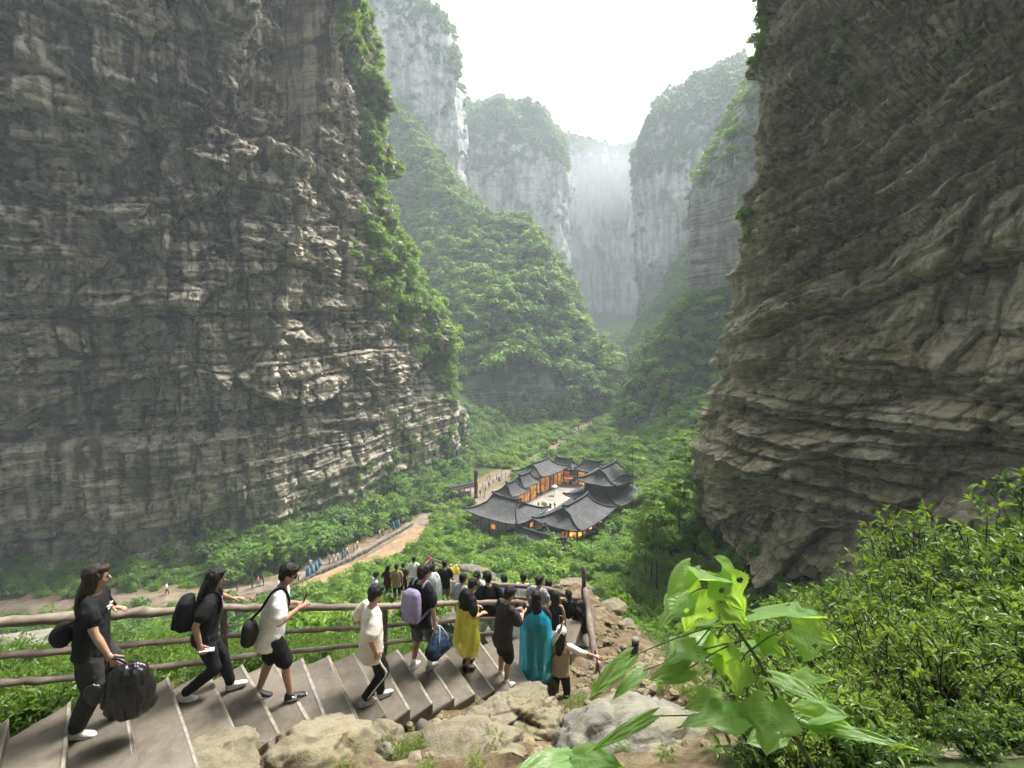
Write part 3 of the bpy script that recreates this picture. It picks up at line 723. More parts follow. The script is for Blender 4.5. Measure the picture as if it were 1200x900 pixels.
def stuff_instances(name, crown_me, pts, scl, rot, lift, label=None):
    """uncountable growth: one object, its own crown repeated at its own points"""
    n = len(crown_me.vertices); m = len(pts)
    V = np.empty(n * 3, np.float32); crown_me.vertices.foreach_get('co', V); V = V.reshape(-1, 3) + np.array([0, 0, lift], np.float32)
    F = np.arange(n).reshape(-1, 4)
    me = mesh_from(name, np.concatenate([V, np.asarray(pts, np.float32)]), F, smooth=False)
    tn = np.empty(n, np.float32); crown_me.attributes['tone'].data.foreach_get('value', tn)
    me.attributes.new('tone', 'FLOAT', 'POINT').data.foreach_set('value', np.concatenate([tn, np.zeros(m, np.float32)]))
    me.attributes.new('inst', 'BOOLEAN', 'POINT').data.foreach_set('value', np.concatenate([np.ones(n, bool), np.zeros(m, bool)]))
    sc = np.concatenate([np.ones((n, 3)), np.asarray(scl)]).astype(np.float32); ro = np.concatenate([np.zeros((n, 3)), np.asarray(rot)]).astype(np.float32)
    me.attributes.new('scl', 'FLOAT_VECTOR', 'POINT').data.foreach_set('vector', sc.ravel())
    me.attributes.new('rot', 'FLOAT_VECTOR', 'POINT').data.foreach_set('vector', ro.ravel())
    me.materials.append(crown_me.materials[0])
    o = link(name, me)
    g = bpy.data.node_groups.get('repeat_growth')
    if g is None:
        g = bpy.data.node_groups.new('repeat_growth', 'GeometryNodeTree')
        g.interface.new_socket('Geometry', in_out='INPUT', socket_type='NodeSocketGeometry'); g.interface.new_socket('Geometry', in_out='OUTPUT', socket_type='NodeSocketGeometry')
        nd, lk = g.nodes, g.links
        gi, go = nd.new('NodeGroupInput'), nd.new('NodeGroupOutput')
        def na(nm, t):
            x = nd.new('GeometryNodeInputNamedAttribute'); x.data_type = t; x.inputs['Name'].default_value = nm; return x.outputs['Attribute']
        sp = nd.new('GeometryNodeSeparateGeometry'); sp.domain = 'POINT'
        lk.new(gi.outputs[0], sp.inputs['Geometry']); lk.new(na('inst', 'BOOLEAN'), sp.inputs['Selection'])
        mp = nd.new('GeometryNodeMeshToPoints'); lk.new(sp.outputs['Inverted'], mp.inputs['Mesh'])
        ip = nd.new('GeometryNodeInstanceOnPoints'); lk.new(mp.outputs[0], ip.inputs['Points']); lk.new(sp.outputs['Selection'], ip.inputs['Instance'])
        lk.new(na('rot', 'FLOAT_VECTOR'), ip.inputs['Rotation']); lk.new(na('scl', 'FLOAT_VECTOR'), ip.inputs['Scale'])
        lk.new(ip.outputs[0], go.inputs[0])
    md = o.modifiers.new('growth', 'NODES'); md.node_group = g
    return tag(o, label, kind='stuff')
def sample(name, n, seed, keep=None, nzmin=-2, nzmax=2):
    """random points on a terrain sheet, weighted by area, with pixel filter keep(px, py, nz, rng)"""
    B, Nn = SURF[name]; rng = rnd(seed); nv, nu = B.shape[:2]
    du = np.linalg.norm(np.diff(B, axis=1), axis=2)[:-1]; dv = np.linalg.norm(np.diff(B, axis=0), axis=2)[:, :-1]
    w = (du * dv).ravel(); i = rng.choice(len(w), n, p=w / w.sum()); r, c = i // (nu - 1), i % (nu - 1)
    a, b = rng.random(n)[:, None], rng.random(n)[:, None]
    P = (B[r, c] * (1 - a) + B[r, c + 1] * a) * (1 - b) + (B[r + 1, c] * (1 - a) + B[r + 1, c + 1] * a) * b
    N0 = Nn[r, c]; px, py = project(P); k = (N0[:, 2] > nzmin) & (N0[:, 2] < nzmax)
    if keep is not None: k &= keep(px, py, N0[:, 2], rng, P)
    return P[k], N0[k]
def thin(P, d):
    """drop points closer than d to one kept before"""
    out = []; cell = {}
    for i, p in enumerate(P):
        key = tuple((p // d).astype(int)); ok = True
        for a in (-1, 0, 1):
            for b in (-1, 0, 1):
                for c in (-1, 0, 1):
                    for j in cell.get((key[0] + a, key[1] + b, key[2] + c), ()):
                        if ((P[j] - p) ** 2).sum() < d * d: ok = False; break
                    if not ok: break
                if not ok: break
            if not ok: break
        if ok: cell.setdefault(key, []).append(i); out.append(i)
    return np.array(out, int)
TRUNKS = [trunk_mesh('trunk', 300 + k, 1.3, .055, 4, .45, M['bark']) for k in range(3)]
FOREST = [Proto('broadleaf_tree', crown('crown', 310 + k, 1.0, [.8, .95, .7][k], 16, 40, .115, M['leaf_forest']), TRUNKS[k], .75) for k in range(3)]
BRIGHT = [Proto('bright_tree', crown('crown', 330 + k, 1.0, [.75, .9][k], 18, 44, .105, M['leaf_bright']), TRUNKS[k], .75) for k in range(2)]
SCRUB = [Proto('shrub', crown('crown', 340 + k, 1.0, [.7, .55, .85][k], 16, 70, .085, M['leaf_bright'], spread=.38, shell=.3), None, .35) for k in range(3)]
DARKSCRUB = [Proto('shrub', crown('crown', 350 + k, 1.0, [.7, .6][k], 16, 60, .09, M['leaf_forest'], spread=.38, shell=.3), None, .35) for k in range(2)]
FAR = [crown('crown', 360 + k, 1.0, [.9, 1.2][k], 12, 26, .17, M['leaf_far']) for k in range(2)]
TALL = [crown('crown', 365 + k, .62, 1.7, 14, 26, .15, M['leaf_far']) for k in range(1)]
def scatter_stuff(name, me, P, s0, s1, seed, lift=.6, zs=1.0, label=None):
    if not len(P): return
    rng = rnd(seed); s = s0 + (s1 - s0) * rng.random(len(P)) ** 1.5
    S = np.stack([s, s, s * zs * (.85 + .4 * rng.random(len(P)))], 1); Ro = np.stack([rng.normal(size=len(P)) * .12, rng.normal(size=len(P)) * .12, rng.random(len(P)) * 6.28], 1)
    stuff_instances(name, me, P, S, Ro, lift, label)
def scatter_trees(protos, P, s0, s1, seed, label, cat, group, sink=0.0):
    rng = rnd(seed)
    for i, p in enumerate(P):
        pr = protos[int(rng.integers(len(protos)))]; s = s0 + (s1 - s0) * rng.random()
        plant_tree(pr, (p[0], p[1], p[2] - sink * s), s, rng.random() * 6.28, label, cat, group, rng.normal() * .08)
# --- the wooded slope beyond the left cliff
def k_slope(px, py, nz, rng, P):
    band = (px > 540) & (px < 662) & (py > 436 + (px - 600) * .08) & (py < 486) 
    return (px > 395) & (py > 100) & ~(band & (rng.random(len(px)) > .06))
Pw, Nw = sample('wooded_slope', 5200, 401, k_slope)
i = thin(Pw, 4.2); Pw = Pw[i]
px, py = project(Pw)
near_cliff_edge = np.interp(py, [0, 250, 290, 350, 420, 490, 560], [455, 455, 445, 515, 545, 540, 500])
vis = (px > near_cliff_edge) & (px < 730) & (Pw[:, 1] < 300)
order = np.argsort(Pw[vis][:, 1])
big = Pw[vis][order[:270]]; rest = np.concatenate([Pw[vis][order[270:]], Pw[~vis]])
scatter_trees(FOREST + BRIGHT, big, 2.8, 8.2, 402, 'rounded broadleaf tree on the steep wooded slope beyond the left cliff', 'tree', 'trees on the wooded slope', .25)
scatter_stuff('slope_forest', FOREST[0].c, rest, 3.0, 5.2, 403, .65)
Pu, _ = sample('wooded_slope', 2600, 404, k_slope); scatter_stuff('slope_undergrowth', FOREST[1].c, Pu, 1.2, 2.6, 405, .4)
# --- far walls: woods on their tops and ledges
def top_wood(nm, n, seed, lim, ledge=.06, nz0=.35, s=(3.0, 6.0), tall=0):
    def k(px, py, nz, rng, P):
        l = lim(px) + rng.normal(size=len(px)) * 7
        return (py < l) | (nz > .55) & (rng.random(len(px)) < ledge * 6) | (rng.random(len(px)) < ledge * .25)
    P, _ = sample(nm, n, seed, k)
    h = len(P) // 2
    scatter_stuff('distant_forest', FAR[0], P[:h], s[0], s[1], seed + 1, .45); scatter_stuff('distant_forest', FAR[1], P[h:], s[0], s[1], seed + 2, .5, 1.15)
top_wood('far_left_cliff', 2600, 411, lambda x: np.interp(x, [450, 500, 545], [30, 60, 105]), s=(2.5, 4.6), ledge=.10)
top_wood('back_hill_cliff', 4200, 414, lambda x: np.interp(x, [540, 575, 600, 632, 668], [205, 212, 200, 178, 195]), s=(3.5, 6.5))
top_wood('gorge_end_wall', 1600, 417, lambda x: 185 + 0 * x, s=(4, 7), ledge=.03)
top_wood('far_right_cliff', 4200, 420, lambda x: np.interp(x, [750, 775, 800, 840, 900], [212, 206, 196, 200, 210]), s=(3.0, 5.6))
Pt, _ = sample('right_talus', 1700, 423); scatter_stuff('talus_forest', BRIGHT[0].c, Pt[::2], 2.2, 4.5, 424, .5); scatter_stuff('talus_forest', FOREST[2].c, Pt[1::2], 2.0, 4.5, 425, .5)
# skyline trees standing clear of the rest
rng = rnd(430)
for nm, spots in (('far_left_cliff', [(500, 14), (512, 28), (523, 46), (531, 62), (536, 82), (541, 104), (542, 125)]),
                  ('back_hill_cliff', [(555, 143), (572, 136), (588, 131), (604, 134), (619, 131), (640, 143), (651, 152), (661, 168)]),
                  ('far_right_cliff', [(757, 178), (768, 150), (776, 128), (781, 119), (789, 112), (800, 106), (812, 99), (826, 95), (841, 88), (858, 80), (870, 76)])):
    B = SURF[nm][0].reshape(-1, 3); qx, qy = project(B)
    for (sx, sy) in spots:
        j = int(np.argmin((qx - sx) ** 2 + (qy - sy - 6) ** 2)); p = B[j]
        pr = Proto('skyline_tree', [FAR[1], TALL[0], FAR[0]][int(rng.integers(3))], TRUNKS[0], .9)
        plant_tree(pr, p, 3.8 + 2.2 * rng.random(), rng.random() * 6, {'far_left_cliff': 'tree on the skyline of the tall pale cliff behind the wooded slope', 'back_hill_cliff': 'tree on the skyline of the flat topped hill closing the gorge', 'far_right_cliff': 'tree on the skyline of the hazy cliff on the far right side'}[nm], 'tree', 'skyline trees')
# --- right middle cliff and bluff
def k_mid(px, py, nz, rng, P):
    top = np.interp(px, [800, 812, 832, 862, 900], [236, 245, 232, 215, 190])
    return (px < 905) & ((py < top + rng.normal(size=len(px)) * 8) | (py > 352) | (rng.random(len(px)) < .05))
Pm, _ = sample('right_mid_cliff', 1500, 440, k_mid); i = thin(Pm, 2.6); Pm = Pm[i]
pmx, pmy = project(Pm); v = (pmx < 888) & (Pm[:, 1] < 235)
scatter_trees(BRIGHT + FOREST[1:2], Pm[v][:60], 2.4, 4.4, 441, 'bright green tree clinging to the top of the rock pillar on the right', 'tree', 'trees on the right rock pillar', .2)
scatter_stuff('pillar_growth', BRIGHT[0].c, Pm[~v], 2.0, 3.4, 442, .5)
Pm2, _ = sample('right_mid_cliff', 900, 443, k_mid); scatter_stuff('pillar_growth', BRIGHT[1].c, Pm2, .8, 1.7, 444, .3)
def k_bluff(px, py, nz, rng, P): return (px < 870) & ~((px > 795) & (py > 430) & (py < 500) & (rng.random(len(px)) > .15))
Pb, _ = sample('right_wooded_bluff', 1400, 445, k_bluff); i = thin(Pb, 2.7); Pb = Pb[i]
pbx, pby = project(Pb); v = (pbx < 850) & (Pb[:, 1] < 240)
scatter_trees(BRIGHT + FOREST[:1], Pb[v][:95], 2.4, 4.8, 446, 'broadleaf tree on the low bluff beneath the right rock pillar', 'tree', 'trees on the right bluff', .2)
scatter_stuff('bluff_growth', FOREST[1].c, np.concatenate([Pb[~v], Pb[v][95:]]), 2.0, 3.6, 447, .5)
Pb2, _ = sample('right_wooded_bluff', 900, 448, k_bluff); scatter_stuff('bluff_growth', FOREST[2].c, Pb2, .9, 1.8, 449, .3)
# --- growth on the near left cliff: hanging down its receding edge, on the shoulder, at its foot
def k_left(px, py, nz, rng, P):
    edge = np.interp(py, [0, 60, 120, 250, 290], [398, 404, 420, 440, 432])
    hang = (px > edge) & (px < 470) & (py < 262)
    l0 = np.interp(py, [268, 290, 330, 380, 430, 470, 500], [424, 410, 426, 452, 495, 524, 545])
    sh = (px > l0) & (py > 268) & (py < 470)
    tuft = ((px - 436) ** 2 / 90 + (py - 212) ** 2 / 500 < 1) | ((px - 435) ** 2 / 120 + (py - 245) ** 2 / 300 < 1)
    return (P[:, 1] < 175) & (P[:, 2] > -40) & (hang | sh | tuft)
Pl, Nl = sample('left_cliff', 24000, 451, k_left); plx, ply = project(Pl)
i = thin(Pl, 1.9); 
v = (ply[i] > 262); Ps, Ph = Pl[i][v], Pl[i][~v]
scatter_trees([Proto('cliff_shrub', p.c, None, .3) for p in SCRUB], (Ps + Nl[i][v] * .9)[:150], 2.0, 4.0, 452, 'bright green bush on the shoulder of the left cliff', 'bush', 'bushes on the left cliff shoulder')
scatter_trees([Proto('cliff_creeper', p.c, None, .1) for p in SCRUB], (Ph + Nl[i][~v] * .4)[:130], 1.5, 2.9, 453, 'green creeper clump hanging down the edge of the left cliff', 'creeper', 'creepers on the left cliff edge')
rest = np.concatenate([(Ps + Nl[i][v] * .4)[150:], (Ph + Nl[i][~v] * .3)[130:]]); scatter_stuff('cliff_growth', SCRUB[1].c, rest, 1.2, 2.2, 454, .1)
Pl2, _ = sample('left_cliff', 9000, 455, k_left); scatter_stuff('cliff_growth', SCRUB[0].c, Pl2, .5, 1.2, 456, .1)
def k_foot(px, py, nz, rng, P):
    t = np.interp(px, [0, 100, 200, 300, 380, 450, 560], [690, 690, 672, 640, 590, 500, 470])
    b = np.interp(px, [0, 100, 200, 300, 380, 450, 560], [720, 710, 700, 670, 650, 600, 560])
    dens = np.interp(px, [0, 200, 290, 340, 420], [.02, .06, .35, .8, 1])
    patch = ((px - 250) / 60) ** 2 + ((py - 590) / 16) ** 2 < 1
    return (P[:, 1] < 170) & (((py > t + rng.normal(size=len(px)) * 14) & (py < b + 30) & (rng.random(len(px)) < dens)) | (patch & (rng.random(len(px)) < .25)))
Pf, Nf = sample('left_cliff', 9000, 457, k_foot); i = thin(Pf, 1.5); 
scatter_stuff('cliff_foot_growth', DARKSCRUB[0].c, Pf[i] + Nf[i] * .3, .7, 1.7, 458, .1)
scatter_stuff('cliff_foot_growth', SCRUB[1].c, Pf[i][::3] + Nf[i][::3] * .5, .6, 1.3, 459, .1)
# --- the valley floor: bright scrub round the courtyard, darker trees at the cliff foot
def floor_pts(n, seed):
    rng = rnd(seed); Y = 52 + 250 * rng.random(n) ** 1.6; X = np.interp(Y, _vy, _cx) + (rng.random(n) * 2 - 1) * (np.interp(Y, _vy, _cw) + 16)
    return X, Y, rng
CLEAR = []      # footprints kept free: (u0, u1, v0, v1) in courtyard axes
def floor_ok(X, Y):
    u, v = court_uv(X, Y)
    ok = dist_path(X, Y) > np.where((Y > 92) & (Y < 103), 1.6, 3.1) - .6 * (Y > 130)
    ok &= ~((np.abs(u) < 20.5) & (np.abs(v) < 13.5))
    # forecourt left of the houses
    fx, fy = project(np.stack([X, Y, valley(X, Y)], -1))
    ok &= ~((fx > 548) & (fx < 606) & (fy > 548) & (fy < 588))
    return ok
X, Y, rng = floor_pts(5200, 461); k = floor_ok(X, Y); X, Y = X[k], Y[k]
P = np.stack([X, Y, ground_z(X, Y)], 1); P = P[thin(P, 2.3)]
px, py = project(P); vis = (px > 330) & (px < 815) & (py > 485)
leftfoot = (px < np.interp(py, [480, 560, 620, 700], [640, 545, 470, 330]))
A = P[vis & ~leftfoot]; A = A[np.argsort(A[:, 1])]
scatter_trees(SCRUB, A[:285], 1.7, 3.3, 462, 'bright green leafy shrub on the valley floor around the tiled courtyard', 'shrub', 'shrubs on the valley floor', .05)
scatter_stuff('valley_scrub', SCRUB[1].c, np.concatenate([A[285:], P[~vis & ~leftfoot]]), 1.6, 3.0, 463, .35)
D = P[leftfoot & (px > 250)]; D = D[np.argsort(D[:, 1])]
scatter_trees([Proto('cliff_foot_tree', p.c, TRUNKS[0], .6) for p in DARKSCRUB + FOREST[:1]], D[:150], 2.2, 3.8, 464, 'dark green bushy tree growing between the left cliff foot and the path', 'tree', 'trees at the left cliff foot', .05)
scatter_stuff('valley_scrub', DARKSCRUB[0].c, np.concatenate([D[150:], P[leftfoot & (px <= 250)]]), 1.0, 2.2, 465, .35)
# low cover everywhere on the floor and the hillside
X, Y, rng = floor_pts(9000, 466); k = (dist_path(X, Y) > 2.0) & floor_ok(X, Y); X, Y = X[k], Y[k]
scatter_stuff('ground_cover', SCRUB[2].c, np.stack([X, Y, ground_z(X, Y)], 1), .5, 1.2, 467, .2)
n = 5200; rng = rnd(468); Y = 12 + 42 * rng.random(n) ** .8; X = (rng.random(n) * 2 - 1) * (Y * 1.15 + 4)
bare = np.exp(-(((X - 2.0) / 1.9) ** 2 + ((Y - 12) / 4.5) ** 2)) + .9 * np.exp(-(((X + 4) / 4) ** 2 + ((Y - 38) / 4) ** 2)) + .8 * np.exp(-(((X + 3) / 2.2) ** 2 + ((Y - 17) / 4) ** 2))
k = (rng.random(n) > bare * 1.6) & (dist_path(X, Y) > 3.5); X, Y = X[k], Y[k]
scatter_stuff('hillside_scrub', SCRUB[0].c, np.stack([X, Y, ground_z(X, Y)], 1)[::2], .4, 1.3, 469, .25)
scatter_stuff('hillside_scrub', DARKSCRUB[1].c, np.stack([X, Y, ground_z(X, Y)], 1)[1::2], .35, 1.0, 470, .25)
n = 2000; rng = rnd(474); Y = 280 + 300 * rng.random(n); X = np.interp(Y, _vy, _cx) + (rng.random(n) * 2 - 1) * (np.interp(Y, _vy, _cw) + 14)
scatter_stuff('far_meadow_scrub', SCRUB[1].c, np.stack([X, Y, ground_z(X, Y)], 1), 1.2, 3.2, 475, .25)
n = 1500; rng = rnd(476); Y = 84 + 150 * rng.random(n); X = np.interp(Y, _vy, _cx) + np.interp(Y, _vy, _cw) + 70 * rng.random(n) - 6
scatter_stuff('right_slope_scrub', SCRUB[0].c, np.stack([X, Y, ground_z(X, Y)], 1)[::2], 1.2, 2.8, 477, .3); scatter_stuff('right_slope_scrub', DARKSCRUB[0].c, np.stack([X, Y, ground_z(X, Y)], 1)[1::2], 1.2, 2.8, 478, .3)
# --- growth on the near right cliff
def k_right(px, py, nz, rng, P):
    a = ((px - 978) / 16) ** 2 + ((py - 62 - (px - 978) * -.9) / 34) ** 2 < 1
    b = ((px - 1000) / 16) ** 2 + ((py - 118 + (px - 1000) * .8) / 8) ** 2 < 1
    c = (px < 902) & (py < 85)
    d = ((px - 1115) / 28) ** 2 + ((py - 62 + (px - 1115) * .75) / 7) ** 2 < 1
    e = (px < 885) & (py > 180) & (py < 300) & (rng.random(len(px)) < .25)
    return (a | b | (c & (rng.random(len(px)) < .8)) | (d & (rng.random(len(px)) < .4)) | e)
Pr, Nr = sample('right_cliff', 26000, 471, k_right); i = thin(Pr, .75)
prx, pry = project(Pr[i])
v = prx > 905
scatter_trees([Proto('cliff_shrub', crown('crown', 480, 1, .8, 12, 40, .11, M['leaf_yellow']), None, .0)], (Pr[i] + Nr[i] * .25)[v][:70], .5, 1.0, 472, 'yellow green bush rooted in a crack of the right cliff', 'bush', 'bushes on the right cliff')
scatter_trees([Proto('cliff_shrub', SCRUB[0].c, None, .2)], (Pr[i] + Nr[i] * .3)[~v][:60], .8, 1.7, 473, 'leafy bush on the outer edge of the right cliff', 'bush', 'bushes on the right cliff edge')
# --- slender trees rising between the courtyard and the right cliff
SLIM_C = [crown('crown', 490 + k, 1.0, .34, 11, 60, .075, M['leaf_bright'], spread=.32, shell=.2, flat=.4, droop=.12) for k in range(2)]
for k, (sx, sy, Yd, h) in enumerate([(763, 690, 62, 16.0), (756, 676, 66, 11.0), (777, 668, 68, 15.5), (748, 664, 70, 11.5), (770, 690, 60, 10), (795, 655, 72, 13), (740, 610, 98, 16), (716, 560, 120, 14), (800, 640, 78, 16), (786, 650, 74, 11)]):
    p = at(sx, sy, Yd); z = float(ground_z(p.x, p.y)[0]); rng = rnd(500 + k)
    e = empty('slender_tree', (p.x, p.y, z), rng.random() * 6)
    mb = MB(); lean = rng.normal(size=2) * .35
    mb.tube([(lean[0] * t * t, lean[1] * t * t, -.3 + t * (h + .3)) for t in np.linspace(0, 1, 7)], [.11 * (1 - .75 * t) for t in np.linspace(0, 1, 7)], 6); mb.build('trunk', M['thin_bark'], e)
    for q in range(6):
        t = .52 + .48 * (q / 5); a = q * 2.4; rr = (1 - abs(t - .75) * 1.4) * h * .17
        c = link('crown', SLIM_C[q % 2], None, e); c.location = (lean[0] * t * t + math.cos(a) * rr * .55, lean[1] * t * t + math.sin(a) * rr * .55, t * h); c.scale = (rr * 1.25,) * 3; c.rotation_euler = (0, 0, a)
    tag(e, 'slender tall tree with thin dark trunk and layered bright leaves beside the courtyard', 'tree', 'slender trees beside the courtyard')
# ------------------------------------------------------------------ the tiled courtyard houses
def tile_mat():
    m, nt, out = nmat('grey_roof_tiles'); N = NT(nt); c = N.obj()
    w = N.n('ShaderNodeTexWave', wave_type='BANDS', bands_direction='X'); w.inputs['Scale'].default_value = 1.15; w.inputs['Distortion'].default_value = .3
    N.l(c, w.inputs['Vector'])
    f = N.noise(c, 1.6, 7, .7); g = N.noise(c, .5, 5, .6, .5)
    col = N.ramp(N.math('ADD', N.math('MULTIPLY', f, .6), N.math('MULTIPLY', g, .4)), [(.36, (.028, .029, .031)), (.5, (.066, .068, .071)), (.66, (.14, .144, .149))])
    col = N.mix(N.math('MULTIPLY', w.outputs['Fac'], .35), col, (.03, .03, .033))
    N.bsdf(out, col, .58, N.bump(w.outputs['Fac'], .8, .10), .35)
    return m
M['tile'] = tile_mat()
M['ridge'] = plain('dark_ridge_tiles', (.03, .031, .034), .6, .3, 5)
M['wood'] = plain('dark_brown_wood', (.055, .032, .02), .6, .35, 5, .3, .02, stretch=(1, 1, .2))
M['plaster'] = plain('grey_plaster', (.22, .215, .20), .9, .25, 1.5, .2, .03)
M['stone'] = plain('grey_stone_plinth', (.24, .225, .20), .85, .3, 1.2, .4, .05)
def lit_mat(name, c, s):
    m, nt, out = nmat(name); N = NT(nt)
    f = N.noise(N.obj(), .9, 4, .6)
    e = N.n('ShaderNodeEmission'); N.l(N.ramp(f, [(.35, [x * .25 for x in c]), (.65, c)]), e.inputs['Color']); e.inputs['Strength'].default_value = s
    N.l(e.outputs[0], out.inputs['Surface']); return m
M['lit'] = lit_mat('lamp_lit_window', (1.0, .42, .10), .30)
M['lit_dim'] = lit_mat('dim_lit_interior', (1.0, .36, .09), .11)
M['lantern'] = lit_mat('glowing_lantern', (1.0, .38, .06), 1.1)
def roof_z(x, y, a, b, H, g, lift, pw=1.35):
    main = H * np.clip(1 - np.abs(y) / b, 0, 1) ** pw
    t = np.clip((a - np.abs(x)) / max(a - g, 1e-3), 0, 1)
    end = H * .62 * t ** pw
    z = np.where(np.abs(x) > g, np.minimum(main, end), main)
    return z + lift * (np.abs(x) / a) ** 3 * (np.abs(y) / b) ** 3 + .25 * lift * (np.maximum(np.abs(x) / a, np.abs(y) / b)) ** 6
def roof(parent, a, b, z0, H, lift=.9, g=None, name='roof', thick=.22, gable=True):
    if g is None: g = a - .55 * b
    xs = np.unique(np.concatenate([np.linspace(-a, a, 33), [-g, g, -g - .03, g + .03]])); ys = np.linspace(-b, b, 25)
    X, Y = np.meshgrid(xs, ys, indexing='ij'); Z = roof_z(X, Y, a, b, H, g, lift) + z0
    top = np.stack([X, Y, Z], -1).reshape(-1, 3); bot = top - [0, 0, thick]
    n, m = X.shape; idx = np.arange(n * m).reshape(n, m); o = n * m
    F = [np.stack([idx[:-1, :-1], idx[1:, :-1], idx[1:, 1:], idx[:-1, 1:]], -1).reshape(-1, 4)]
    F.append(F[0][:, ::-1] + o)
    for e in (idx[0], idx[-1][::-1], idx[:, 0][::-1], idx[:, -1]): F.append(np.stack([e[:-1], e[1:], e[1:] + o, e[:-1] + o], -1))
    r = link(name, mesh_from(name, np.concatenate([top, bot]), np.concatenate(F), smooth=False), M['tile'], parent)
    def rz(x, y): return float(roof_z(np.array([x]), np.array([y]), a, b, H, g, lift)[0]) + z0
    mb = MB(); xs = np.linspace(-g - .15, g + .15, 9)
    mb.tube([(x, 0, rz(min(max(x, -g), g), 0) + .18 + .35 * (abs(x) / g) ** 6) for x in xs], .24, 6); mb.build('ridge', M['ridge'], r)
    for sx in (-1, 1):
        for sy in (-1, 1):
            mb = MB(); q = []
            y1 = b * (1 - .62 ** (1 / 1.35))
            for t in np.linspace(0, 1, 6): q.append((sx * g, sy * y1 * t, rz(sx * g, sy * y1 * t) + .12))
            for t in np.linspace(0.12, 1, 8):
                x, y = sx * (g + (a - g) * t), sy * (y1 + (b - y1) * t); q.append((x, y, rz(x, y) + .10 + .3 * max(0, t - .8)))
            mb.tube(q, [.19] * 12 + [.15, .12], 5); mb.build('hip_ridge', M['ridge'], r)
    return r
def lattice_window(parent, c, along, h, w, mat_, nrm):
    """a lit panel with wooden bars; along = 'x' or 'y'"""
    mb = MB(); hx = (w / 2, .03, h / 2) if along == 'x' else (.03, w / 2, h / 2)
    mb.box(c, hx); o = mb.build('window', mat_, parent, smooth=False)
    mb = MB(); off = np.array(nrm) * .05
    for k in (-.5, -.17, .17, .5):
        d = np.array([k * w, 0, 0]) if along == 'x' else np.array([0, k * w, 0])
        mb.box(np.array(c) + d + off, (.05, .04, h / 2) if along == 'x' else (.04, .05, h / 2))
    for k in (-.5, .1, .5): mb.box(np.array(c) + [0, 0, k * h] + off * 1.3, (w / 2, .04, .06) if along == 'x' else (.04, w / 2, .06))
    mb.build('lattice', M['wood'], o, smooth=False)
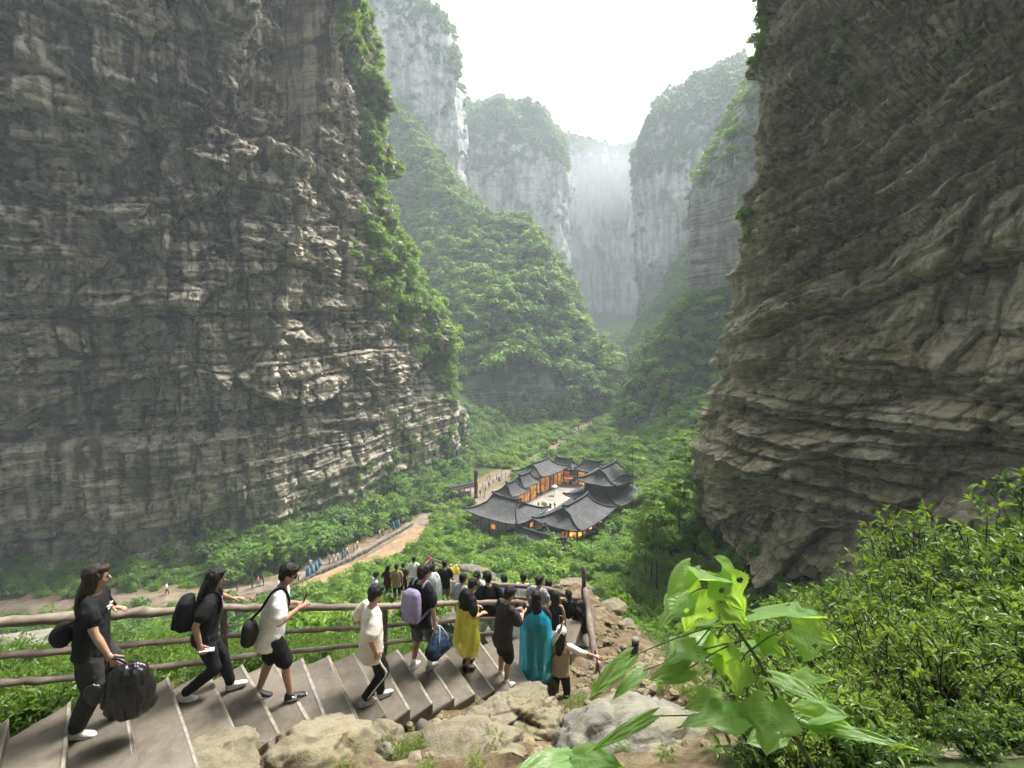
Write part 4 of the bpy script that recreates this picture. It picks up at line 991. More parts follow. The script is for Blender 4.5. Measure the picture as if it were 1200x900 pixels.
def hall(name, c, La, Lb, along_a, hw, H, label, style, lit=('n', 's', 'e', 'w'), over=1.4, lift=.55, tiers=1, z=None, bay=2.1, roofH=None):
    ang = math.atan2(AX[1], AX[0]) if along_a else math.atan2(BX[1], BX[0])
    z = -37.0 if z is None else z
    e = empty(name, (c[0], c[1], z), ang); tag(e, label, 'house', 'houses of the tiled courtyard')
    a, b = La / 2 - over, Lb / 2 - over
    mb = MB(); mb.box((0, 0, .25), (a + .7, b + .7, .3)); mb.build('plinth', M['stone'], e, smooth=False)
    nx, ny = max(2, round(2 * a / bay)), max(2, round(2 * b / bay))
    col = MB(); col.tube([(0, 0, .4), (0, 0, hw)], .16, 8); cm = col.data('column'); cm.materials.append(M['wood'])
    spots = [(-a + 2 * a * i / nx, s * b) for i in range(nx + 1) for s in (-1, 1)] + [(s * a, -b + 2 * b * i / ny) for i in range(1, ny) for s in (-1, 1)]
    for x, y in spots: link('column', cm, None, e, (x, y, 0))
    mb = MB()
    for s in (-1, 1): mb.box((0, s * b, hw - .25), (a, .12, .28)); mb.box((s * a, 0, hw - .26), (.12, b - .13, .28))
    mb.build('beam', M['wood'], e, smooth=False)
    mb = MB(); mb.box((0, 0, (hw + .4) / 2), (a * .72, b * .6, (hw - .4) / 2)); mb.build('inner_wall', M['plaster'] if style == 'wall' else M['wood'], e, smooth=False)
    def side(s):
        if s in 'ns':
            y = b if s == 'n' else -b
            for i in range(nx): yield (-a + 2 * a * (i + .5) / nx, y), 'x', 2 * a / nx, (0, 1 if s == 'n' else -1, 0)
        else:
            x = a if s == 'e' else -a
            for i in range(ny): yield (x, -b + 2 * b * (i + .5) / ny), 'y', 2 * b / ny, (1 if s == 'e' else -1, 0, 0)
    for s in 'nsew':
        for k, (p, al, w, nr) in enumerate(side(s)):
            if s in lit:
                lattice_window(e, (p[0], p[1], .5 + (hw - .9) / 2), al, hw - 1.2, w - .36, M['lit'] if (k * 7 + ord(s)) % 3 else M['lit_dim'], nr)
            elif style == 'wall':
                mb = MB(); mb.box((p[0], p[1], (hw + .2) / 2), (w / 2, .1, (hw - .4) / 2) if al == 'x' else (.1, w / 2, (hw - .4) / 2)); mb.build('wall_panel', M['plaster'], e, smooth=False)
                if k % 2 == 0:
                    q = np.array([p[0], p[1], hw * .6]) + np.array(nr) * .11
                    mb = MB(); mb.box(q, (.45, .03, .4) if al == 'x' else (.03, .45, .4)); mb.build('window', M['lit'] if k == 2 else M['wood'], e, smooth=False)
            elif style == 'open':
                mb = MB(); q = np.array([p[0], p[1], .95]); mb.box(q, (w / 2 - .16, .05, .5) if al == 'x' else (.05, w / 2 - .16, .5)); mb.build('balustrade', M['wood'], e, smooth=False)
                if k % 2 == 0:
                    mb = MB(); q = np.array([p[0], p[1], hw - 1.15]); t = np.linspace(0, 1, 6)
                    mb.tube([q + [0, 0, .35 * (2 * v - 1)] for v in t], [.1, .24, .28, .28, .24, .1], 8); mb.build('lantern', M['lantern'], e)
                q = np.array([p[0], p[1], .5 + (hw - 1) * .45]) - np.array(nr) * b * .36
                mb = MB(); mb.box(q, (w / 2 - .3, .04, (hw - 1.6) / 2) if al == 'x' else (.04, w / 2 - .3, (hw - 1.6) / 2)); mb.build('inner_window', M['lit_dim'] if k % 2 else M['lit'], e, smooth=False)
    if tiers == 1:
        roof(e, La / 2, Lb / 2, hw - .1, H, lift)
    else:
        roof(e, La / 2 + 1.6, Lb / 2 + 1.6, hw - .1, 2.2, lift, g=La / 2 - 1.2, name='lower_roof')
        mb = MB(); mb.box((0, 0, hw + 2.2), (a - .3, b - .3, 1.9)); mb.build('upper_storey', M['wood'], e, smooth=False)
        roof(e, La / 2, Lb / 2, hw + 3.2, H, lift * 1.1)
    return e
hall('tiled_hall', (-1.0, 87.3), 12.8, 10.8, False, 4.8, 2.4, 'grey tiled hall with plastered outer wall and one small lit window', 'wall', lit=('n',))
hall('open_hall', (11.9, 85.2), 14.6, 10.0, True, 4.7, 2.6, 'grey tiled open sided hall with lantern lit columns near the slender trees', 'open', lit=())
hall('two_tier_hall', (20.6, 98.5), 13.0, 9.6, True, 4.7, 2.5, 'two tiered grey tiled hall, the tallest roof of the courtyard', 'open', lit=('n',), tiers=2)
hall('back_hall', (7.2, 115.4), 12.5, 9.0, True, 4.8, 2.3, 'grey tiled hall with lit windows by the forecourt path', 'wall', lit=('s', 'n', 'w'))
hall('gallery', (-.2, 100.6), 6.4, 5.2, True, 4.0, 2.2, 'small tiled gallery with lit front beside the plastered hall', 'wall', lit=('s',), over=.8, lift=.4)
hall('gallery', (2.9, 106.0), 6.8, 4.6, True, 4.4, 2.0, 'small tiled gallery with lit front joined to the back hall', 'wall', lit=('s',), over=.8, lift=.3)
hall('gallery', (13.6, 120.6), 7.6, 5.0, False, 4.4, 2.0, 'low tiled gallery with brightly lit windows closing the courtyard', 'wall', lit=('s', 'n'), over=.8, lift=.3)
hall('gallery', (20.4, 116.6), 8.0, 5.0, False, 4.6, 2.2, 'low tiled gallery between lit gallery and two tiered hall', 'wall', lit=('s', 'n'), over=.8, lift=.4)
# the low roofed wall and the gate roof in front
e = empty('roofed_wall', (4.6, 78.4, -37.0), math.atan2(BX[1], BX[0])); tag(e, 'low plastered wall with a grey tile coping before the halls', 'wall')
mb = MB(); mb.box((0, 0, 1.4), (5.6, .5, 1.7)); mb.build('wall', M['plaster'], e, smooth=False); roof(e, 6.0, 1.3, 3.0, .9, .15, g=5.4)
e = empty('gate', (6.6, 81.0, -37.0), math.atan2(AX[1], AX[0])); tag(e, 'small tiled gate roof between the two nearest halls', 'gate')
for x in (-1.2, 1.2):
    for y in (-1.2, 1.2):
        mb = MB(); mb.tube([(x, y, -.2), (x, y, 3.3)], .14, 8); mb.build('column', M['wood'], e)
roof(e, 2.2, 2.0, 3.2, 1.3, .35, g=1.3)
# paving of the court and the earth forecourt
def slab(name, c, ha, hb, z0, z1, material, n=26):
    u = np.linspace(-ha, ha, n); v = np.linspace(-hb, hb, n); U, Vv = np.meshgrid(u, v, indexing='ij')
    X = c[0] + U * AX[0] + Vv * BX[0]; Y = c[1] + U * AX[1] + Vv * BX[1]
    Z = z1 + 0 * X; Z[0] = Z[-1] = z0; Z[:, 0] = Z[:, -1] = z0
    idx = np.arange(n * n).reshape(n, n); F = np.stack([idx[:-1, :-1], idx[1:, :-1], idx[1:, 1:], idx[:-1, 1:]], -1).reshape(-1, 4)[:, ::-1]
    return tag(link(name, mesh_from(name, np.stack([X, Y, Z], -1).reshape(-1, 3), F), material), kind='structure')
slab('courtyard_paving', (10.0, 99.6), 23.5, 11.8, -38.5, -36.55, M['court'])
slab('forecourt', (-3.6, 109), 9.5, 4.6, -38.5, -36.62, M['path'])
# red banner on its pole, the roofed stall by the path, parasols and tables in the court
def pol(name, p, h, r, material, parent): mb = MB(); mb.tube([(p[0], p[1], p[2]), (p[0], p[1], p[2] + h)], r, 6); return mb.build(name, material, parent)
M['red'] = plain('red_cloth', (.16, .03, .022), .8, .3, 3); M['white_cloth'] = plain('white_cloth', (.62, .64, .66), .8, .1, 3); M['blue_cloth'] = plain('blue_cloth', (.09, .32, .52), .7, .15, 3); M['orange_cloth'] = plain('orange_cloth', (.6, .2, .07), .8, .2, 3)
p = onz(556, 590, -36.6); e = empty('banner', p); tag(e, 'tall dark red banner on a pole beside the plastered hall', 'banner')
pol('pole', (0, 0, -.3), 8.2, .08, M['wood'], e)
mb = MB(); zz = np.linspace(1.2, 7.6, 10); mb.loft([np.array([(.05, -.03, z), (.75 + .1 * math.sin(z * 2), -.03 + .12 * math.sin(z), z), (.75 + .1 * math.sin(z * 2), .03 + .12 * math.sin(z), z), (.05, .03, z)]) for z in zz]); mb.build('cloth', M['red'], e)
p = onz(541, 583, -36.4); e = empty('roofed_stall', p, R(35)); tag(e, 'small dark roofed stall beside the path left of the banner', 'stall')
for x in (-3, 3):
    for y in (-1, 1): pol('post', (x, y, -.3), 2.8, .08, M['wood'], e)
mb = MB(); mb.box((0, 0, 2.75), (3.6, 1.5, .1)); mb.box((0, 0, 2.95), (3.4, .7, .12)); mb.build('canopy', M['ridge'], e, smooth=False)
mb = MB(); mb.box((0, .4, .45), (2.6, .4, .5)); mb.build('counter', M['wood'], e, smooth=False)
M['c_sky'] = plain('pale_blue_cloth', (.38, .52, .62), .8, .15, 3)
def parasol(px, py, mat_, label, s=1.5):
    p = onz(px, py, -36.55); e = empty('parasol', p); tag(e, label, 'parasol', 'parasols in the courtyard')
    pol('pole', (0, 0, 0), 2.4, .035, M['wood'], e); mb = MB(); th = np.arange(8) * math.pi / 4
    mb.loft([np.stack([r * np.cos(th), r * np.sin(th), 0 * th + z], 1) for r, z in ((s, 2.05), (s * .5, 2.35), (.03, 2.55))]); mb.build('canopy', mat_, e, smooth=False)
parasol(650, 580, M['c_sky'], 'pale blue parasol standing in the courtyard', .8)
parasol(667, 568, M['orange_cloth'], 'orange parasol before the lit gallery at the courtyard end', 2.0)
p = onz(643, 602, -36.55); e = empty('white_table', p, math.atan2(BX[1], BX[0])); tag(e, 'long white clothed table in the middle of the courtyard', 'table')
mb = MB(); mb.bevelbox((0, 0, .8), (2.3, .6, .08), .03); mb.build('tabletop', M['white_cloth'], e)
for x in (-2, 2): pol('leg', (x, 0, 0), .75, .06, M['wood'], e)
p = onz(638, 598, -36.55); pr = Proto('potted_tree', SCRUB[0].c, None, 1.5); t = plant_tree(pr, p, .9, 0, 'small round tree in a tub in the courtyard', 'tree', None)
mb = MB(); mb.tube([(0, 0, 0), (0, 0, .5), (0, 0, 1.6)], [.5, .55, .06], 8); mb.build('tub', M['stone'], t)
# ------------------------------------------------------------------ stone stairs
def concrete_mat():
    m, nt, out = nmat('worn_concrete'); N = NT(nt); c = N.obj()
    f = N.noise(c, 1.4, 8, .65, .4); g = N.noise(c, 30, 6, .7); h = N.noise(c, 4, 6, .7, .8)
    col = N.ramp(N.math('ADD', N.math('MULTIPLY', f, .6), N.math('MULTIPLY', h, .4)), [(.34, (.075, .064, .050)), (.5, (.135, .118, .094)), (.66, (.20, .178, .146))])
    col = N.mix(N.math('MULTIPLY', N.ramp(g, [(.58, 0), (.72, 1)]), .35), col, (.09, .08, .065))
    oi = N.n('ShaderNodeObjectInfo'); col = N.mix(1.0, col, N.ramp(oi.outputs['Random'], [(0, .72), (1, 1.2)]), 'MULTIPLY')
    b = N.bump(h, .35, .02); b = N.bump(g, .35, .006, b)
    N.bsdf(out, col, .85, b, .25); return m
M['concrete'] = concrete_mat()
M['edge'] = plain('pale_step_edge', (.25, .225, .185), .85, .35, 12, .4, .01)
M['riser'] = plain('stained_concrete_side', (.10, .09, .075), .9, .4, 4, .5, .02)
_ST = [(1, (75, 900), (82, 825)), (2, (148, 900), (146, 812)), (3, (202, 895), (191, 798)), (4, (264, 880), (240, 788)), (5, (309, 868), (285, 780)), (6, (347, 860), (322, 777)), (7, (386, 854), (358, 774)),
       (8, (423, 846), (387, 771)), (9, (452, 840), (415, 769)), (10, (480, 833), (440, 766)), (11, (506, 827), (464, 764)), (12, (532, 818), (490, 761)), (13, (553, 810), (515, 758)), (14, (574, 802), (540, 755)), (15, (595, 797), (563, 752)), (16, (614, 793), (585, 749))]
def stair_zi(i): return -3.55 - .15 * i
_si = np.array([s[0] for s in _ST], float)
_nw = np.array([onz(*s[1], stair_zi(s[0]))[:2] for s in _ST]); _fw = np.array([onz(*s[2], stair_zi(s[0]))[:2] for s in _ST])
_pn = [np.polyfit(_si, _nw[:, k], 4) for k in (0, 1)]; _pf = [np.polyfit(_si, _fw[:, k], 4) for k in (0, 1)]
def nosing(i):
    i0 = min(max(i, 1), 16); n = np.array([np.polyval(p, i0) for p in _pn]); f = np.array([np.polyval(p, i0) for p in _pf])
    if i < 1:
        n1, f1 = nosing(1), nosing(2); d = (f1[1] - n1[1]); n = n + d * (i - 1); f = f + d * (i - 1)
    if i > 16:
        a, b = nosing(15), nosing(16); n = n + (b[0] - a[0]) * (i - 16); f = f + (b[1] - a[1]) * (i - 16)
    L = np.linalg.norm(f - n); u = (f - n) / L
    return (f - u * max(L, 1.35 + .35 * max(0, 5 - i)) + (.12 if 2 <= i <= 6 else 0), f + u * .06)
stairs = empty('stone_stairs', (*nosing(8)[0], stair_zi(8))); tag(stairs, 'curving flight of worn concrete steps with people walking down', 'stairs')
def step_mesh(name, quad, z, th, parent, base, rng, material):
    """one step: a slab with worn edges; quad = four (x, y)"""
    q = np.array(quad) - np.array(base[:2]); c = q.mean(0); rings = []
    for dz, s in ((-th, .985), (-.03, 1.0), (-.010, .996), (0, .982)):
        pts = []
        for k in range(4):
            a, b = q[k], q[(k + 1) % 4]
            for t in (0, .33, .67):
                p = a + (b - a) * t; pts.append([*(c + (p - c) * s), z - base[2] + dz + (rng.normal() * .004 if dz == 0 else 0)])
        rings.append(np.array(pts))
    mb = MB(); mb.loft(rings); return mb.build(name, material, parent, smooth=False)
rng = rnd(600); _b = stairs.location
for i in range(-3, 18):
    n0, f0 = nosing(i - 1); n1, f1 = nosing(i); d = (n1 - n0); d /= np.linalg.norm(d)
    step_mesh('step', [n0 - d * .12, n1 + d * .012, f1 + d * .012, f0 - d * .12], stair_zi(i) + rng.normal() * .004, .34, stairs, _b, rng, M['concrete'])
    so = stairs.children[-1]; zt = stair_zi(i) - _b[2] + .004; a_, b_ = n1 + d * .016 - np.array(_b[:2]), f1 + d * .016 - np.array(_b[:2])
    st_ = MB(); pl = resample([a_, a_ * .5 + b_ * .5 + rng.normal(size=2) * .006, b_], 12); st_.loft([np.array([(*(p_ - d * (.035 + .008 * rng.random())), zt), (*p_, zt - .004), (*p_, zt - .05), (*(p_ - d * .035), zt - .03)]) for p_ in pl]); st_.build('pale_edge', M['edge'], so, smooth=False)  # a paler strip set along each nosing
n1, f1 = nosing(17); LANDZ = stair_zi(18)
step_mesh('landing', [n1 - [.1, 0], n1 + [.3, .25], n1 + [.55, 1.7], f1 + [-.4, .55]], LANDZ, .5, stairs, _b, rng, M['concrete'])
step_mesh('step', [n1 + [-.25, 1.6], n1 + [.7, 1.35], n1 + [1.1, 2.5], n1 + [-.2, 2.9]], LANDZ - .28, .4, stairs, _b, rng, M['concrete'])
step_mesh('step', [n1 + [-.35, 2.4], n1 + [1.25, 2.0], n1 + [1.6, 3.6], n1 + [-.3, 3.9]], LANDZ - .58, .4, stairs, _b, rng, M['concrete'])
# the lower flight goes on down, away from the landing and back to the left
LOWER = resample([(.35, 10.4), (-.8, 12.6), (-2.4, 15.2), (-3.6, 17.4), (-4.9, 20), (-5.6, 25), (-5.2, 31), (-4.6, 37), (-4.4, 39.5)], 70)
_lz = np.interp(np.linspace(0, 1, 70), np.linspace(0, 1, 9), [LANDZ - .75, -7.9, -9.1, -10.1, -11.3, -14.2, -17.2, -19.7, -20.2])
low = empty('lower_stairs', (*LOWER[0], _lz[0])); tag(low, 'lower flight of stone steps leading down to the rocky viewpoint', 'stairs')
_t = np.gradient(LOWER, axis=0); _t /= np.linalg.norm(_t, axis=1)[:, None]; _nn = np.stack([_t[:, 1], -_t[:, 0]], 1)
for i in range(69):
    a, b = LOWER[i] - _t[i] * .1, LOWER[i + 1]
    step_mesh('step', [a - _nn[i] * .7, b - _nn[i + 1] * .7, b + _nn[i + 1] * .7, a + _nn[i] * .7], _lz[i], .5, low, low.location, rng, M['concrete'])
# ------------------------------------------------------------------ log railings
def log_mat():
    m, nt, out = nmat('weathered_log'); N = NT(nt); c = N.obj()
    f = N.noise(c, 5, 8, .65, .6, stretch=(.35, .35, 1)); g = N.noise(c, 2.2, 5, .6)
    col = N.ramp(N.math('ADD', N.math('MULTIPLY', f, .65), N.math('MULTIPLY', g, .35)), [(.34, (.08, .06, .046)), (.5, (.19, .15, .12)), (.66, (.34, .29, .24))])
    N.bsdf(out, col, .7, N.bump(f, .7, .02), .3); return m
M['log'] = log_mat()
def wobble_log(pts, r, seed, parent, base, name='rail'):
    rng = rnd(seed); pts = resample(np.array(pts) - np.array(base), max(6, len(pts) * 5)); n = len(pts)
    pts[1:-1] += rng.normal(size=(n - 2, 3)) * r * .12
    rad = r * (1 + .10 * np.sin(np.arange(n) * 1.7 + seed) + rng.normal(size=n) * .06); rad[0] *= .9; rad[-1] *= .9
    mb = MB(); mb.tube(pts, list(rad), 10); return mb.build(name, M['log'], parent)
_fx = np.array([project(np.array([*nosing(i)[1], stair_zi(i)]))[0] for i in range(-1, 18)]); _fy = np.array([nosing(i)[1][1] for i in range(-1, 18)])
def rail_depth(x): return float(np.interp(x, _fx, _fy)) + .14 if x > _fx[0] else float(_fy[0] + .14 - (_fx[0] - x) * .0045)
rb = at(300, 760, rail_depth(300)); rail = empty('log_railing', rb); tag(rail, 'three bar log railing along the outer edge of the concrete steps', 'railing')
TOP = [(-60, 733), (0, 730), (75, 724), (150, 719), (230, 714), (300, 712), (360, 712), (430, 711), (500, 708), (560, 706), (612, 706)]
MID = [(-60, 773), (0, 769), (75, 763), (150, 756), (230, 749), (300, 743), (360, 739), (430, 735), (500, 730), (560, 726), (612, 724)]
LOW = [(-60, 807), (0, 801), (75, 795), (150, 785), (230, 777), (300, 767), (360, 762), (430, 755), (500, 749), (560, 743), (612, 740)]
for k, (L, r) in enumerate(((TOP, .052), (MID, .035), (LOW, .035))):
    cuts = [(0, 5), (4, 8), (7, 11)] if k == 0 else [(0, 6), (5, 11)]
    for a, b in cuts: wobble_log([at(x, y, rail_depth(x)) for x, y in L[a:b]], r * (1 if (a == 0) else .95), 610 + k * 5 + a, rail, rb)
for x, yt, yb in ((-40, 728, 850), (262, 712, 800), (450, 708, 778), (606, 703, 760)):
    d = rail_depth(x) + .03; wobble_log([at(x, yb, d), at(x + 1, (yb + yt) / 2, d), at(x, yt, d)], .045, 640 + x, rail, rb, 'post')
# the railing round the landing and down its right side
D2 = 11.4
p0 = at(600, 700, D2); r2 = empty('log_railing', p0); tag(r2, 'log railing on the far side of the landing behind the crowd', 'railing')
for k, L in enumerate(([(552, 683), (585, 685), (622, 688), (652, 693), (680, 704)], [(556, 697), (595, 700), (622, 702), (652, 708), (680, 719)], [(560, 708), (595, 708), (622, 712), (652, 720), (682, 732)])):
    wobble_log([at(x, y, D2 - .008 * max(0, x - 640)) for x, y in L], .062 if k == 0 else .045, 660 + k, r2, p0)
for x, yt, yb in ((560, 678, 735), (622, 684, 745), (684, 664, 760)): wobble_log([at(x, yb, D2 - .2), at(x, (yb + yt) / 2, D2 - .2), at(x, yt, D2 - .2)], .06, 670 + x, r2, p0, 'post')
p0 = at(695, 760, 9.6); r3 = empty('log_railing', p0); tag(r3, 'leaning log rail descending on the right of the landing beside the gravel', 'railing')
wobble_log([at(686, 690, 11.0), at(693, 742, 10.0), at(702, 800, 9.0)], .075, 690, r3, p0); wobble_log([at(683, 730, 11.0), at(689, 765, 10.3), at(698, 812, 9.2)], .05, 691, r3, p0)
wobble_log([at(704, 838, 9.0), at(703, 808, 9.0), at(701, 776, 9.0)], .06, 692, r3, p0, 'post')
M['dark_post'] = plain('dark_painted_post', (.03, .03, .03), .6, .3, 8)
p0 = at(742, 812, 9.2); e = empty('trail_post', p0); tag(e, 'short dark post with pale cap standing on the gravel slope', 'post')
mb = MB(); mb.tube([(0, 0, -.2), (0, 0, .5), (.02, 0, 1.15)], .075, 8); mb.build('shaft', M['dark_post'], e); mb = MB(); mb.tube([(.02, 0, 1.15), (.02, 0, 1.2)], .085, 8); mb.build('cap', M['stone'], e)
# lower viewpoint railing (far, by the raincoats)
p0 = at(520, 690, 36); r4 = empty('log_railing', p0); tag(r4, 'small log railing at the rocky viewpoint beside the yellow raincoats', 'railing')
for k, dy in enumerate((0, 5, 10)): wobble_log([at(468, 684 + dy, 33), at(490, 668 + dy, 36), at(505, 655 + dy, 38)], .07, 700 + k, r4, p0); wobble_log([at(505, 655 + dy, 40), at(525, 661 + dy, 40.5), at(541, 664 + dy, 41)], .07, 705 + k, r4, p0)
for x, yt, yb, d in ((470, 680, 700, 33), (488, 665, 686, 36), (505, 650, 676, 39), (541, 658, 684, 41)): wobble_log([at(x, yb, d), at(x, (yt + yb) / 2, d), at(x, yt, d)], .08, 710 + x, r4, p0, 'post')
# low stone kerb along the valley path
M['kerb'] = plain('dark_stone_kerb', (.085, .075, .06), .9, .35, 2, .5, .05)
KX = resample([gpx(*p) for p in [(300, 701), (340, 690), (385, 669), (430, 647), (465, 628), (484, 617)]], 34)
kz = ground_z(KX[:, 0], KX[:, 1]); kb = Vector((KX[16][0], KX[16][1], kz[16])); kerb = empty('stone_kerb', kb); tag(kerb, 'low dark stone kerb between the valley path and the orange dirt', 'kerb')
for i in range(33):
    a, b = KX[i], KX[i + 1]; m_ = (a + b) / 2; d = b - a; L = np.linalg.norm(d); ang = math.atan2(d[1], d[0]); z = (kz[i] + kz[i + 1]) / 2
    mb = MB(); mb.bevelbox((0, 0, 0), (L / 2 - .03, .22, .42), .05); o = mb.build('stone', M['kerb'], kerb); o.location = (m_[0] - kb.x, m_[1] - kb.y, z - kb.z + .12); o.rotation_euler = (rng.normal() * .03, rng.normal() * .03, ang)
# ------------------------------------------------------------------ boulders
def ico(level):
    bm = bmesh.new(); bmesh.ops.create_icosphere(bm, subdivisions=level, radius=1); V = np.array([v.co[:] for v in bm.verts]); F = np.array([[v.index for v in f.verts] for f in bm.faces]); bm.free(); return V, F
_ICO = {4: ico(4), 5: ico(5), 6: ico(6), 2: ico(2)}
def boulder(name, p, dims, seed, material, label, cat='boulder', level=5, rz=0.0, group=None, rough=1.0):
    V, F = _ICO[level]; rng = rnd(seed); W = V.copy()
    for k in range(9):          # knock flat faces off the block
        n = rng.normal(size=3); n /= np.linalg.norm(n); h = .55 + .3 * rng.random(); s = W @ n
        W -= np.where(s > h, (s - h) * .88, 0)[:, None] * n
    W = W * (1 + .16 * fbm(V * 1.6 + seed, seed, 4) * rough)[:, None]
    f, c = facet(V[:, 0] * 2.2 + seed + V[:, 2], V[:, 1] * 2.2 + 1.7 * V[:, 2], seed + 3, 1.0); W = W * (1 + (.10 * f - .05 * sm(.1, 0, c)) * rough)[:, None]
    W = W * (1 + .05 * ridged(V * 5 + seed, seed + 5, 3) * rough + .02 * fbm(V * 14, seed + 7, 2))[:, None]
    me = mesh_from(name, W * np.array(dims), F); o = link(name, me, material); o.location = p; o.rotation_euler = (rng.normal() * .15, rng.normal() * .15, rz)
    return tag(o, label, cat, group)
def ghit(x, y, d0, d1):
    """where the line of sight meets the hillside between two distances"""
    a, b, c = ray(x, y); t = np.linspace(d0, d1, 400); h = c / b * t - ground_z(a / b * t, t); j = int(np.argmax(h < 0)) if (h < 0).any() else int(np.argmin(np.abs(h)))
    return Vector((a / b * t[j], t[j], float(ground_z(a / b * t[j], t[j])[0])))
boulder('boulder', at(597, 856, 5.7) + Vector((0, .15, -.12)), (.70, .56, .52), 1, M['boulder'], 'large ochre stained boulder at the foot of the steps beside the white capped hiker', level=6, rz=.3)
boulder('boulder', at(262, 903, 4.3), (.50, .42, .26), 2, M['boulder'], 'flat pale yellow rock lying against the edge of the steps')
boulder('boulder', at(372, 890, 4.7), (.70, .46, .46), 3, M['boulder'], 'jagged tan rock littered with dead leaves below the steps', rz=.8)
boulder('boulder', at(525, 905, 4.7), (.82, .50, .40), 4, M['boulder'], 'broad yellowish rock in front of the big ochre boulder', rz=.2)
boulder('boulder', at(735, 908, 5.0), (1.2, .85, .72), 5, M['grey_boulder'], 'wide grey weathered rock beneath the big leaved plant', level=6, rz=.25)
boulder('boulder', at(832, 908, 5.2), (.75, .6, .52), 6, M['boulder'], 'yellow stained rock adjoining the wide grey rock', rz=1.0)
boulder('boulder', at(452, 886, 4.9), (.13, .11, .13), 7, M['grey_boulder'], 'small pale stone lying among the tan rocks', level=4)
boulder('boulder', at(505, 866, 5.4), (.26, .22, .2), 8, M['riser'], 'dark rock lodged between the steps and the ochre boulder', level=4)
boulder('boulder', at(450, 862, 5.4), (.24, .2, .16), 9, M['boulder'], 'mossy rock under the side of the steps', level=4)
boulder('boulder', at(603, 824, 7.0), (.28, .22, .14), 10, M['grey_boulder'], 'small grey slab of rock at the end of the steps', level=4)
boulder('boulder', at(1180, 918, 3.0), (.42, .35, .18), 12, M['boulder'], 'pale rock at the edge of the leafy bush', level=5)
boulder('boulder', at(775, 838, 6.6), (.62, .5, .34), 13, M['boulder'], 'brown rock sticking out of the gravel beneath the broad leaves', level=5, rz=.5)
boulder('boulder', at(868, 830, 7.0), (.6, .45, .45), 14, M['grey_boulder'], 'mossy grey rock half hidden behind the broad leaved plant', level=5, rz=.5)
boulder('boulder', at(20, 772, 8.6), (1.0, .8, .62), 15, M['grey_boulder'], 'grey rock outcrop behind the log railing', level=5, rz=.5)
boulder('boulder', ghit(415, 684, 14, 60) + Vector((0, 0, .3)), (.8, .7, .75), 16, M['boulder'], 'rounded brown boulder on the slope beneath the dirt track', level=4)
boulder('boulder', ghit(450, 712, 10, 40) + Vector((0, 0, .15)), (.7, .6, .45), 17, M['boulder'], 'tan rock ledge beside the lower stairs', level=5)
boulder('boulder', at(558, 683, 40), (2.6, 2.0, 1.6), 18, M['grey_boulder'], 'big pale rock beside the yellow raincoats', level=5)
boulder('boulder', at(668, 694, 14.2), (.75, .6, .42), 19, M['boulder'], 'rock on the crest of the gravel mound', level=5)
boulder('boulder', at(716, 716, 13.0), (.5, .5, .3), 20, M['boulder'], 'crumbling edge rock of the gravel mound', level=4)
boulder('boulder', at(730, 742, 11.5), (.45, .45, .3), 21, M['grey_boulder'], 'grey rock low on the gravel mound', level=4)
boulder('boulder', at(690, 826, 7.9), (.4, .35, .2), 22, M['boulder'], 'tan rock on the gravel beside the hiking pole', level=4)
# gravel and small stones on the bare slope
def gravel(name, n, seed, fx, s0, s1, material):
    rng = rnd(seed); X, Y = fx(rng, n); Z = ground_z(X, Y); V, F = ico(1); m = len(V); out = []
    sc = s0 + (s1 - s0) * rng.random(n) ** 3
    A = V[None] * (1 + .35 * (rng.random((n, m, 1)) - .5)) * (sc[:, None, None] * np.array([1, .8, .55]))
    c, s = np.cos(rng.random(n) * 6.28), np.sin(rng.random(n) * 6.28); B = A.copy(); B[..., 0] = A[..., 0] * c[:, None] - A[..., 1] * s[:, None]; B[..., 1] = A[..., 0] * s[:, None] + A[..., 1] * c[:, None]
    B += np.stack([X, Y, Z + sc * .1], 1)[:, None]
    FF = (F[None] + (np.arange(n) * m)[:, None, None]).reshape(-1, 3)
    return tag(link(name, mesh_from(name, B.reshape(-1, 3), FF, smooth=False), material), kind='stuff')
gravel('gravel', 1300, 620, lambda r, n: (2.0 + r.normal(size=n) * .9, 8 + 7 * r.random(n)), .015, .10, M['boulder'])
gravel('gravel', 900, 621, lambda r, n: (.6 + r.normal(size=n) * 1.6, 4.2 + 4.2 * r.random(n)), .015, .11, M['boulder'])
gravel('gravel', 500, 622, lambda r, n: (-3.2 + r.normal(size=n) * 1.6, 8.6 + 5 * r.random(n)), .02, .14, M['boulder'])
# ------------------------------------------------------------------ people
def cloth_mat(name, c, rough=.85, var=.12, sheen=0.0):
    m, nt, out = nmat(name); N = NT(nt); o = N.obj()
    f = N.noise(o, 9, 5, .6); g = N.noise(o, 160, 2, .5)
    col = N.ramp(f, [(.3, [x * (1 - var) for x in c]), (.7, [min(1, x * (1 + var)) for x in c])])
    b = N.bump(f, .25, .02); b = N.bump(g, .15, .002, b)
    N.bsdf(out, col, rough, b, .2); return m
def plastic_mat(name, c, alpha=.75):
    m, nt, out = nmat(name); N = NT(nt); o = N.obj()
    f = N.noise(o, 7, 6, .65, .6)
    p = N.bsdf(None, N.ramp(f, [(.3, [x * .8 for x in c]), (.7, [min(1, x * 1.15) for x in c])]), .28, N.bump(f, .7, .05), .5)
    t = N.n('ShaderNodeBsdfTransparent'); t.inputs['Color'].default_value = (*[min(1, .4 + x) for x in c], 1); mx = N.n('ShaderNodeMixShader'); mx.inputs[0].default_value = alpha
    N.l(t.outputs[0], mx.inputs[1]); N.l(p.outputs[0], mx.inputs[2]); N.l(mx.outputs[0], out.inputs['Surface']); return m
